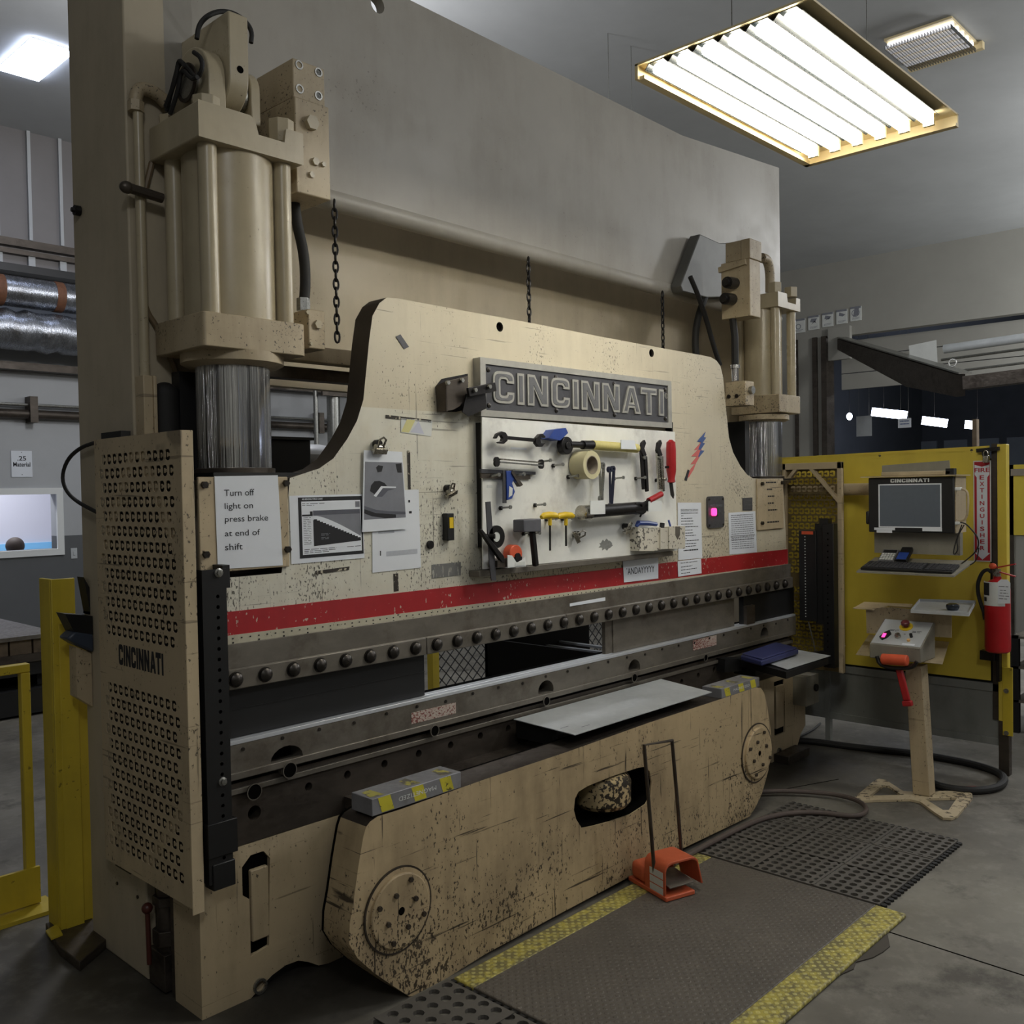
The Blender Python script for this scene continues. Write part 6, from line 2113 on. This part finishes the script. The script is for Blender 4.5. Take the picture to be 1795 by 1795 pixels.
tag(obj('leveling_foot', G().box(3.62, 3.88, -.10, -.004, .0, .05), M['steel_dark'], bev=.004), 'dark levelling plate under the right foot of the machine', 'plate')

# ================================================================== right side: fence panel, extinguisher, console
PXX = 4.2
def xbox(u0, v0, u1, v1, x, d, n, m, t, **k):
    a, b = PX(u0, v0, x), PX(u1, v1, x)
    return obj(n, G().box(x, x + d, a.y, b.y, b.z, a.z), m, t, **k)


def xpoly(pts, x, d, n, m, t, **k):
    return obj(n, G().prism([PX(u, v, x) for u, v in pts], (d, 0, 0)), m, t, **k)


t = thing('machine_guard', 'large yellow sheet metal guard panel at the right of the machine', 'panel', (PXX, -.45, 0))
yl, yr = .75, PX(1735, 900, PXX).y
zt0, zb0 = 1.795, .512
hs = [circle(yl - PX(u, v, PXX).y, PX(u, v, PXX).z, .009, 10) for u, v in ((1542, 798), (1703, 790))]
obj('panel', G().plate([[(0, zb0), (yl - yr, zb0 + .004), (yl - yr, 1.82), (0, 1.79)]] + hs, MXf(yl, 0, PXX + .004), .004), M['yellow_panel'], t)
obj('top_flange', G().box(PXX, PXX + .03, yr, yl, 1.79, 1.795), M['yellow_panel'], t)
obj('gap_strip', G().box(PXX + .03, PXX + .035, yr - .01, yl, zb0 - .02, 1.75), M['blackmatte'], t)
t = thing('fence_post', 'yellow fence post at the right edge, bolted to the low grey panel', 'post', (4.17, -1.1, 0))
ya, yb2 = PX(1748, 900, 4.19).y, PX(1765, 900, 4.19).y
obj('upright', G().box(4.19, 4.24, yb2, ya + .0, .30, 1.825), M['yellow_panel'], t, bev=.004)
obj('lower_sleeve', G().box(4.183, 4.19, PX(1775, 1250, 4.18).y, PX(1757, 1250, 4.18).y, PX(1765, 1290, 4.18).z, PX(1765, 1170, 4.18).z), M['yellow'], t, bev=.002)
obj('foot', G().box(4.19, 4.24, yb2 - .005, ya, 0, .30), M['steel_dark'], t, bev=.003)
obj('inner_channel', G().box(4.205, 4.25, ya, PX(1738, 900, 4.2).y, .3, 1.83), M['steel_dark'], t)
for v in (1211, 1285):
    p = PX(1764, v, 4.183)
    obj('bolt', G().cyl(p, p - EX * .006, .013, n=14), M['zinc'], t)
t = thing('low_guard', 'low grey sheet metal panel below the yellow panel', 'panel', (PXX, -.4, .15))
z0, z1 = PX(1760, 1306, 4.215).z, .495
ys_ = [.75, .24, PX(1452, 1220, 4.215).y, ya - .01]
for i in range(3):
    obj('sheet', G().box(4.215, 4.22, ys_[i + 1] + .004, ys_[i] - .004, z0, z1), M['grey_panel'], t)
obj('top_rail', G().box(4.205, 4.235, ya, .75, z1 - .04, z1 + .005), M['grey_panel'], t, bev=.002)
obj('bottom_rail', G().box(4.205, 4.235, ya, .75, z0 - .005, z0 + .035), M['grey_panel'], t, bev=.002)
for y in (ys_[1], ys_[2]):
    obj('leg', G().box(4.20, 4.24, y - .015, y + .015, 0, z1), M['grey_panel'], t)
# hasp and padlock
p = PX(1728, 792, 4.185)
t = thing('padlock', 'brass-bodied padlock hanging from the latch at the top of the yellow panel', 'padlock', p)
obj('latch', G().bar(PX(1712, 790, 4.18), PX(1752, 786, 4.18), .02, .02).bar(PX(1726, 786, 4.18), PX(1729, 800, 4.18), .03, .03), M['iron'], t)
a, b = PX(1722, 799, 4.15), PX(1732, 811, 4.15)
obj('body', G().box(4.15, 4.17, a.y, b.y, b.z, a.z), M['nickel'], t, bev=.003)
c = (a + b) / 2
obj('shackle', G().tube([V((4.16, c.y + .011, a.z)), V((4.16, c.y + .011, a.z + .02)), V((4.16, c.y, a.z + .03)), V((4.16, c.y - .011, a.z + .02)), V((4.16, c.y - .011, a.z))], .004, 8, smooth=1), M['nickel'], t)
# extinguisher sign
x = 4.194
ta, tb = PX(1706, 808, x), PX(1738, 985, x)
t = thing('fire_sign', 'tall red and white FIRE EXTINGUISHER arrow sign on the yellow panel', 'sign', (x, (ta.y + tb.y) / 2, tb.z))
W, H = ta.y - tb.y, ta.z - tb.z
fr = MXf(ta.y, tb.z, x)
obj('border', G().mbox(fr, 0, W, 0, H, -.003, .001), M['paper2'], t)
obj('red_field', G().mbox(fr, .006, W - .006, .006, H - .006, .001, .002), M['redink'], t)
g = G()
bi = W * .30
pts = [(.008, H * .875), (W * .5, H * .935), (W - .008, H * .875), (W - .008, H * .865), (W * .83, H * .835), (W * .83, H * .09), (W * .94, H * .085), (W * .5, H * .02), (W * .06, H * .085), (W * .17, H * .09), (W * .17, H * .835), (.008, H * .865)]
pts = [(.008, H * .945), (W * .18, H * .985)][:0] + [(.008, H * .96), (W * .5, H * .94), (W - .008, H * .96), (W - .008, H * .862), (W * .80, H * .835), (W * .80, H * .09), (W * .93, H * .085), (W * .5, H * .02), (W * .07, H * .085), (W * .20, H * .09), (W * .20, H * .835), (.008, H * .862)]
g.flat(fr, pts, .0026)
obj('white_arrow', g, M['paper'], t)
g = G().text('FIRE', fr, W * .07, W * .93, H * .886, H * .928, z=.0034, bold=.02)
zt_ = H * .862
for i, ch in enumerate('EXTINGUISHER'):
    z = H * (.835 - .0635 * i)
    hw = W * (.03 if ch == 'I' else .13)
    g.text(ch, fr, W * .5 - hw, W * .5 + hw, z - H * .022, z + H * .020, z=.0034, bold=.02)
obj('lettering', g, M['redink'], t)

# extinguisher
x = 4.08
c0, c1 = PX(1749, 1030, x), PX(1749, 1143, x)
r = (PX(1727, 1090, x).y - PX(1772, 1090, x).y) / 2
t = thing('fire_extinguisher', 'red fire extinguisher hanging on the yellow fence post', 'fire extinguisher', (x, c1.y, c1.z))
Hc = PX(1749, 1015, x).z - c1.z
obj('cylinder', G().lathe([(r * .8, 0), (r * .97, .008), (r, .03), (r, Hc - .06), (r * .93, Hc - .03), (r * .6, Hc - .008), (r * .32, Hc), (r * .3, Hc + .015)], (x, c1.y, c1.z), EZ, 40), M['red'], t)
g = G()
def lab(a0, a1, z0, z1, rr):
    n = 14
    lo, hi = [], []
    for i in range(n + 1):
        a = rad(a0 + (a1 - a0) * i / n)
        lo.append(g.bm.verts.new((x - rr * math.cos(a), c1.y - rr * math.sin(a), z0)))
        hi.append(g.bm.verts.new((x - rr * math.cos(a), c1.y - rr * math.sin(a), z1)))
    for i in range(n):
        g.face([lo[i], lo[i + 1], hi[i + 1], hi[i]])
zl0, zl1 = PX(1749, 1063, x - r).z, PX(1749, 1021, x - r).z
lab(-95, 50, zl0, zl1, r + .0012)
g.m(1)
lab(-85, -20, zl0 + .055, zl1 - .006, r + .0016)
lab(-85, -64, zl0 + .022, zl0 + .045, r + .0016)
lab(-58, -35, zl0 + .022, zl0 + .045, r + .0016)
obj('label', g, [M['paper2'], M['ink']], t)
zn = c1.z + Hc
obj('valve', G().cyl((x, c1.y, zn), (x, c1.y, zn + .055), .017, n=14).cyl((x - .035, c1.y, zn + .03), (x + .02, c1.y, zn + .03), .011, n=10), M['nickel'], t)
obj('lever', G().bar((x, c1.y + .03, zn + .055), (x, c1.y - .09, zn + .085), .024, .007).bar((x, c1.y + .01, zn + .045), (x, c1.y - .09, zn + .018), .022, .006), M['red_handle'], t)
obj('pull_pin', G().ball((x - .01, c1.y + .02, zn + .07), .012, .02, .016), M['orange_vinyl'], t)
hp = [V((x, c1.y + .03, zn + .035))] + [PX(u, v, x - .01) for u, v in ((1732, 998), (1722, 1002), (1714, 1020), (1714, 1040), (1720, 1060), (1727, 1080))]
obj('hose', G().tube(hp, .010, 10, smooth=2), M['rubber'], t)
obj('nozzle', G().cyl(PX(1725, 1072, x - .01), PX(1727, 1086, x - .01), .012, n=10), M['black'], t)
a = [PX(u, v, x - r - .012) for u, v in ((1749, 1020), (1754, 1016), (1766, 1016), (1771, 1022), (1771, 1058), (1749, 1058))]
g = G().prism(a, (.001, 0, 0))
fr = MXf((a[0].y + a[4].y) / 2, (a[0].z + a[4].z) / 2, x - r - .0125)
g.m(1).lines(fr, [(-.025, .025, .03), (-.02, .01, .01), (-.02, .02, -.005), (-.025, .025, -.02), (-.025, .015, -.035)], h=.004)
o = tag(obj('inspection_tag', g, [M['paper'], M['greyink']]), 'white inspection tag hanging on the fire extinguisher neck', 'tag')
obj('bracket', G().box(x + r * .8, 4.183, c1.y - .02, c1.y + .02, c1.z + .05, c1.z + Hc - .05), M['iron'], t)
p = PX(1725, 1150, 4.16)
obj('support', G().bar(PX(1720, 1147, 4.15), PX(1745, 1150, 4.15), .05, .05).box(4.15, 4.19, PX(1752, 1160, 4.15).y, PX(1746, 1160, 4.15).y, PX(1750, 1195, 4.15).z, PX(1750, 1145, 4.15).z), M['iron'], t)

# monitor console
t = thing('control_console', 'black framed control screen with a keyboard shelf hung on a beige arm', 'control console', (3.6, -.8, 1.14))
xm = 3.56
a, b = PX(1522, 838, xm), PX(1672, 935, xm)
fr = MXf(a.y, b.z, xm)
Wm, Hm = a.y - b.y, a.z - b.z
obj('case', G().mbox(fr, 0, Wm, 0, Hm, -.19, 0), M['black'], t, bev=.004)
obj('side_panel', G().mbox(fr, Wm, Wm + .004, 0.0, Hm, -.17, -.02), M['beige'], t)
sa, sb = PX(1540, 849, xm), PX(1651, 926, xm)
s0, s1, z0, z1 = a.y - sa.y, a.y - sb.y, sb.z - b.z, sa.z - b.z
obj('screen_frame', G().plate([[(s0, z0), (s1, z0), (s1, z1), (s0, z1)], [(s0 + .006, z0 + .006), (s1 - .006, z0 + .006), (s1 - .006, z1 - .006), (s0 + .006, z1 - .006)]], fr, .003), M['paper'], t)
obj('screen', G().mbox(fr, s0 + .006, s1 - .006, z0 + .006, z1 - .006, 0, .0015), M['screen'], t)
g = G()
la, lb = PX(1561, 843, xm), PX(1629, 846, xm)
logo(g, fr, a.y - la.y, a.y - lb.y, z1 + .008, z1 + .027, .001)
obj('maker_name', g, M['white'], t)
g = G()
g.mbox(fr, s0 - .025, s0 + .085, z0 - .014, z0 - .001, 0, .0015).mbox(fr, s0 - .012, s0 + .07, z0 - .028, z0 - .0145, 0, .0015).mbox(fr, s1 - .095, s1 + .002, z0 - .016, z0 + .002, .003, .0045)
obj('label_strips', g, M['paper'], t)
obj('hood', G().mbox(fr, -.035, Wm + .02, Hm + .002, Hm + .008, -.19, .02), M['beige'], t)
obj('top_ledge', G().mbox(fr, .06, Wm - .02, Hm + .008, Hm + .03, -.10, -.02), M['block'], t, bev=.004)
ra = [PX(u, v, xm + .1) for u, v in ((1546, 816), (1664, 807), (1666, 833), (1546, 833))]
obj('top_shelf', G().prism(ra, (.004, 0, 0)), M['grey_box'], t)
obj('top_object', G().mbox(fr, Wm - .045, Wm - .005, Hm + .008, Hm + .04, -.06, -.02), M['black'], t)
obj('left_knob', G().mbox(fr, -.022, 0, .04, .11, -.06, -.01), M['black'], t, bev=.008)
zk = PX(1590, 1010, xm - .14).z
obj('back_sheet', G().mbox(fr, 0.005, Wm + .01, -.115, 0, -.10, -.06), M['grey_box'], t)
f1, f2 = PX(1505, 1004, 3.40), PX(1672, 1012, 3.40)
k0, k1 = PX(1521, 966, xm + .06), PX(1690, 970, xm + .06)
zf = (f1.z + f2.z) / 2
zr = PX(1600, 979, 3.64).z - .008
yA, yB = (f1.y + k0.y) / 2, (f2.y + k1.y) / 2
yA, yB = k0.y + .0, k1.y + .01
yA, yB = max(f1.y, a.y) , f2.y
obj('shelf', G().hexa([V(q) for q in ((3.40, yB, zf), (3.40, yA, zf), (3.64, yA, zr), (3.64, yB - .02, zr), (3.40, yB, zf + .008), (3.40, yA, zf + .008), (3.64, yA, zr + .008), (3.64, yB - .02, zr + .008))]), M['grey_box'], t)
kl = math.hypot(.24, zr - zf)
kc, ks = .24 / kl, (zr - zf) / kl
KF = Mx(((0, kc, -ks, 3.40 + .012 * kc), (-1, 0, 0, yA), (0, ks, kc, zf + .009 + .012 * ks), (0, 0, 0, 1)))
KW = yA - yB
obj('keyboard', G().mbox(KF, .015, KW - .015, .005, .125, 0, .014), M['black'], t, bev=.003)
g = G()
for rr_ in range(5):
    n = 15
    for i in range(n):
        g.mbox(KF, .025 + (KW * .62) * i / n, .025 + (KW * .62) * (i + .8) / n, .015 + rr_ * .02, .031 + rr_ * .02, .014, .019)
    for i in range(3):
        g.mbox(KF, KW * .70 + .022 * i, KW * .70 + .022 * i + .018, .015 + rr_ * .02, .031 + rr_ * .02, .014, .019)
    for i in range(4):
        g.mbox(KF, KW * .83 + .018 * i, KW * .83 + .018 * i + .015, .015 + rr_ * .02, .031 + rr_ * .02, .014, .019)
o = obj('keys', g, M['sign_dark'], t)
for pts, r_ in ((((1664, 859), (1678, 857), (1692, 858), (1697, 866), (1697, 890), (1694, 910), (1680, 915)), .006), (((1675, 918), (1690, 915), (1705, 930), (1716, 945), (1714, 965), (1690, 985), (1675, 995)), .0035), (((1686, 920), (1675, 950), (1670, 975), (1680, 965), (1676, 945), (1690, 920)), .003), (((1670, 990), (1690, 995), (1712, 985), (1716, 960)), .003)):
    obj('cable', G().tube([PX(u, v, xm + .03) for u, v in pts], r_, 6, smooth=2), M['rubber'] if r_ < .005 else M['beige'], t)
for u, v in ((1680, 857), (1678, 917)):
    p = PX(u, v, xm + .03)
    obj('plug', G().box(p.x - .012, p.x + .012, p.y - .015, p.y + .025, p.z - .008, p.z + .008), M['white'], t, bev=.003)
pa = PX(1380, 858, 4.09)
za_ = PX(1500, 858, 4.0).z
obj('arm', G().tube([(4.12, .30, za_), (4.12, -.24, za_), (4.10, -.34, za_), (4.02, -.42, za_), (3.66, PX(1524, 858, 3.66).y - .05, za_)], .036, 16), M['beige'], t)
# calculator and marker box on the shelf
t = thing('calculator', 'grey pocket calculator propped on the keyboard shelf', 'calculator', KF @ V((.06, .15, .02)))
cf = KF @ Mx.Translation((.055, .135, .004)) @ Mx.Rotation(rad(20), 4, 'X')
obj('body', G().mbox(cf, 0, .085, 0, .10, 0, .012), M['sign_mid'], t, bev=.003)
obj('display', G().mbox(cf, .008, .077, .07, .092, .012, .0135), M['black'], t)
g = G()
for i in range(5):
    for j in range(4):
        g.mbox(cf, .008 + i * .0145, .019 + i * .0145, .008 + j * .015, .018 + j * .015, .012, .015)
obj('buttons', g, M['paper2'], t)
t = thing('marker_box', 'small dark box with a blue front beside the calculator', 'box', KF @ V((.18, .15, .02)))
cf = KF @ Mx.Translation((.155, .13, .004)) @ Mx.Rotation(rad(20), 4, 'X')
obj('body', G().mbox(cf, 0, .055, 0, .11, 0, .025), M['black'], t, bev=.003)
obj('front', G().mbox(cf, .002, .053, .002, .06, .025, .027), M['blue'], t)
cf = KF @ Mx.Translation((.22, .13, .001))
tag(obj('label_strip', G().mbox(cf, 0, .045, 0, .009, 0, .001), M['paper']), 'short white label strip right of the blue-fronted box', 'label')

# pedestal with the palm-button box
t = thing('control_pedestal', 'beige control pedestal on a cut-out plate foot with a button box', 'control pedestal', PZ(1616, 1390))
outl = [(1497.5, 1398), (1532.6, 1368), (1541, 1365), (1552.6, 1367), (1582.7, 1386), (1616, 1389), (1656, 1386), (1696, 1387), (1704, 1391), (1704.7, 1398), (1678, 1430), (1668, 1434), (1653, 1433), (1639.5, 1424.7), (1612.8, 1404.7), (1596, 1401), (1536, 1402), (1509, 1403.7)]
h1_ = [(1524, 1394.7), (1549, 1376), (1559, 1378), (1579.4, 1393)]
h2_ = [(1621, 1399.7), (1678, 1398), (1663, 1419.7), (1653, 1419.7)]
f2 = lambda q: [(PZ(u, v, .014).x, PZ(u, v, .014).y) for u, v in q]
obj('foot_plate', G().plate([f2(outl), f2(h1_), f2(h2_)], MZ(0, 0, .002), .012), painted('chipped_cream_foot', (196, 180, 148), (110, 92, 66), (60, 50, 40), .9, .60, 40, (1, 1, 1), 5, .5, .5), t, bev=.002)
pb = PZ(1620, 1391, .014)
pt = PX(1606, 1165, pb.x)
obj('pole', G().bar(pb, pt, .085, .085, EX), M['beige'], t, bev=.004)
xb = pb.x - .12
ca = [PX(u, v, xb) for u, v in ((1524, 1128), (1614, 1138), (1614, 1163), (1527, 1153))]
zt_f, zb_f = ca[0].z, ca[3].z
y0, y1 = ca[0].y, ca[1].y
xr = xb + .20
z_r = PX(1541, 1083, xr).z
g = G().hexa([V(q) for q in ((xb, y1, zb_f), (xb, y0, zb_f), (xr, y0, zb_f), (xr, y1, zb_f), (xb, y1, zt_f), (xb, y0, zt_f), (xr, y0, z_r), (xr, y1, z_r))])
obj('button_box', g, M['grey_box'], t, bev=.004)
rise = z_r - zt_f
sl = math.hypot(.20, rise)
BF = Mx(((0, .20 / sl, -rise / sl, xb), (-1, 0, 0, y0), (0, rise / sl, .20 / sl, zt_f), (0, 0, 0, 1)))
Wb = y0 - y1
obj('face_plate', G().mbox(BF, .006, Wb - .006, .008, sl - .008, 0, .002), M['sheet'], t, bev=.002)
obj('stop_collar', G().cyl(BF @ V((Wb * .52, sl * .72, .002)), BF @ V((Wb * .52, sl * .72, .006)), .034, n=28), M['yhandle'], t)
obj('stop_button', G().lathe([(.012, 0), (.012, .012), (.021, .016), (.021, .028), (.015, .033), (0, .034)], BF @ V((Wb * .52, sl * .72, .006)), BF.to_3x3() @ EZ, 24), plain('maroon_button', (106, 44, 48), .4), t)
obj('rocker_switch', G().prism([BF @ V(q) for q in ((Wb * .14, sl * .22, .002), (Wb * .21, sl * .15, .002), (Wb * .28, sl * .25, .002), (Wb * .32, sl * .40, .002), (Wb * .26, sl * .50, .002), (Wb * .19, sl * .40, .002))], BF.to_3x3() @ V((0, 0, .012))), M['black'], t)
obj('lit_button', G().mbox(BF, Wb * .19, Wb * .25, sl * .2, sl * .34, .014, .017), M['led_pink'], t)
obj('selector_knob', G().lathe([(.016, 0), (.016, .01), (.012, .02), (0, .021)], BF @ V((Wb * .47, sl * .33, .002)), BF.to_3x3() @ EZ, 20), M['nickel'], t)
obj('toggle', G().cyl(BF @ V((Wb * .72, sl * .37, .002)), BF @ V((Wb * .72, sl * .37, .022)), .008, n=12), M['black'], t)
obj('indicator', G().cyl(BF @ V((Wb * .71, sl * .22, .002)), BF @ V((Wb * .71, sl * .22, .012)), .008, n=12), M['led_amber'], t)
obj('label', G().mbox(BF, Wb * .62, Wb * .86, sl * .06, sl * .12, .002, .003), M['paper'], t)
g = G()
g.lines(BF, [(Wb * .24, Wb * .42, sl * .57), (Wb * .24, Wb * .4, sl * .53), (Wb * .68, Wb * .86, sl * .58), (Wb * .68, Wb * .84, sl * .54), (Wb * .55, Wb * .6, sl * .44)], h=.004, z=.0024)
obj('lettering', g, M['ink'], t)
# shelf wings and back plate round the box
obj('wing_plate', G().prism([PZ(u, v, zb_f - .004) for u, v in ((1500, 1148), (1524, 1112), (1668, 1112), (1652, 1165), (1616, 1161))], (0, 0, .003)), M['block'], t)
xk = xr + .02
bk = [PX(u, v, xk) for u, v in ((1518, 1068), (1560, 1064), (1668, 1074), (1668, 1118), (1519, 1110))]
obj('back_plate', G().prism(bk, (.004, 0, 0)), M['block'], t)
cap = [PZ(u, v, bk[0].z) for u, v in ((1495, 1067), (1515, 1056), (1600, 1060), (1598, 1066), (1556, 1063), (1530, 1070))]
obj('cap_plate', G().prism(cap, (0, 0, .004)), M['beige'], t)
obj('handle', G().tube([PX(u, v, xb - .04) for u, v in ((1537, 1150), (1541, 1164), (1556, 1170), (1590, 1172), (1602, 1168), (1607, 1160))], .010, 10, smooth=1), M['black'], t)
obj('orange_grip', G().cyl(PX(1546, 1155, xb - .045), PX(1591, 1158, xb - .045), .028, n=20), M['orange_vinyl'], t, bev=.006)
# red knife tucked behind the handle
ka, kb = PX(1576, 1172, xb - .02), PX(1590, 1228, xb - .02)
t = thing('utility_knife', 'red utility knife hanging beside the pedestal pole', 'knife', kb)
obj('body', G().bar(ka, kb, .035, .02, EX).bar(kb, PX(1592, 1238, xb - .02), .05, .026, EX), M['red_handle'], t, bev=.006)
# tray and magnetic dish
zt2 = PX(1650, 1075, xk + .0).z + .01
q = [PZ(u, v, zt2) for u, v in ((1597, 1074), (1698, 1080), (1710, 1058), (1612, 1055))]
t = thing('parts_tray', 'shallow grey metal tray fixed behind the button box', 'tray', (q[0] + q[2]) / 2)
obj('tray_floor', G().prism(q, (0, 0, .003)), M['sheet'], t)
g = G()
for i in range(4):
    g.bar(q[i] + V((0, 0, .008)), q[(i + 1) % 4] + V((0, 0, .008)), .004, .018)
obj('tray_rim', g, M['sheet'], t)
p = PZ(1670, 1069, zt2 + .004)
tag(obj('magnetic_dish', G().lathe([(.026, 0), (.03, .006), (.033, .018), (.030, .028), (.018, .034), (0, .035)], p, EZ, 28), plain('dark_glossy_dome', (70, 76, 84), .12, .6)), 'dark glossy dome lying on the parts tray', 'knob')

# beyond the fence post at the far right
t = thing('yellow_screen', 'yellow welding screen standing far right behind the fence post', 'screen', (6.2, -1.2, 0))
a, b = PX(1768, 815, 6.2), PX(1900, 940, 6.2)
obj('panel', G().box(6.2, 6.22, b.y, PX(1766, 830, 6.2).y, b.z, a.z), M['yellow_panel'], t)
obj('lower_panel', G().box(6.21, 6.22, b.y, PX(1766, 830, 6.2).y, PX(1780, 1110, 6.2).z, b.z), M['wall_r'], t)
obj('slot', G().box(6.195, 6.2, b.y, PX(1772, 830, 6.2).y, PX(1780, 834, 6.2).z, PX(1780, 822, 6.2).z), M['card'], t)
obj('leg', G().box(6.2, 6.24, PX(1766, 830, 6.2).y - .04, PX(1766, 830, 6.2).y, 0, a.z), M['steel_dark'], t)
t = thing('plate_rack', 'dark plate rack with steel sheets at the far right edge', 'rack', (5.3, -1.7, 0))
yr_ = PX(1774, 1250, 5.2).y
for v in (1115, 1168, 1227, 1290):
    z = PX(1780, v, 5.2).z
    obj('shelf', G().box(5.2, 6.0, yr_ - 1.2, yr_, z - .015, z), M['steel'], t)
obj('back', G().box(5.9, 5.95, yr_ - 1.2, yr_, 0, PX(1780, 1110, 5.2).z), M['blackmatte'], t)
for y in (yr_ - .04, yr_ - 1.2):
    obj('leg', G().box(5.2, 5.24, y, y + .04, 0, PX(1780, 1115, 5.2).z), M['blackmatte'], t)
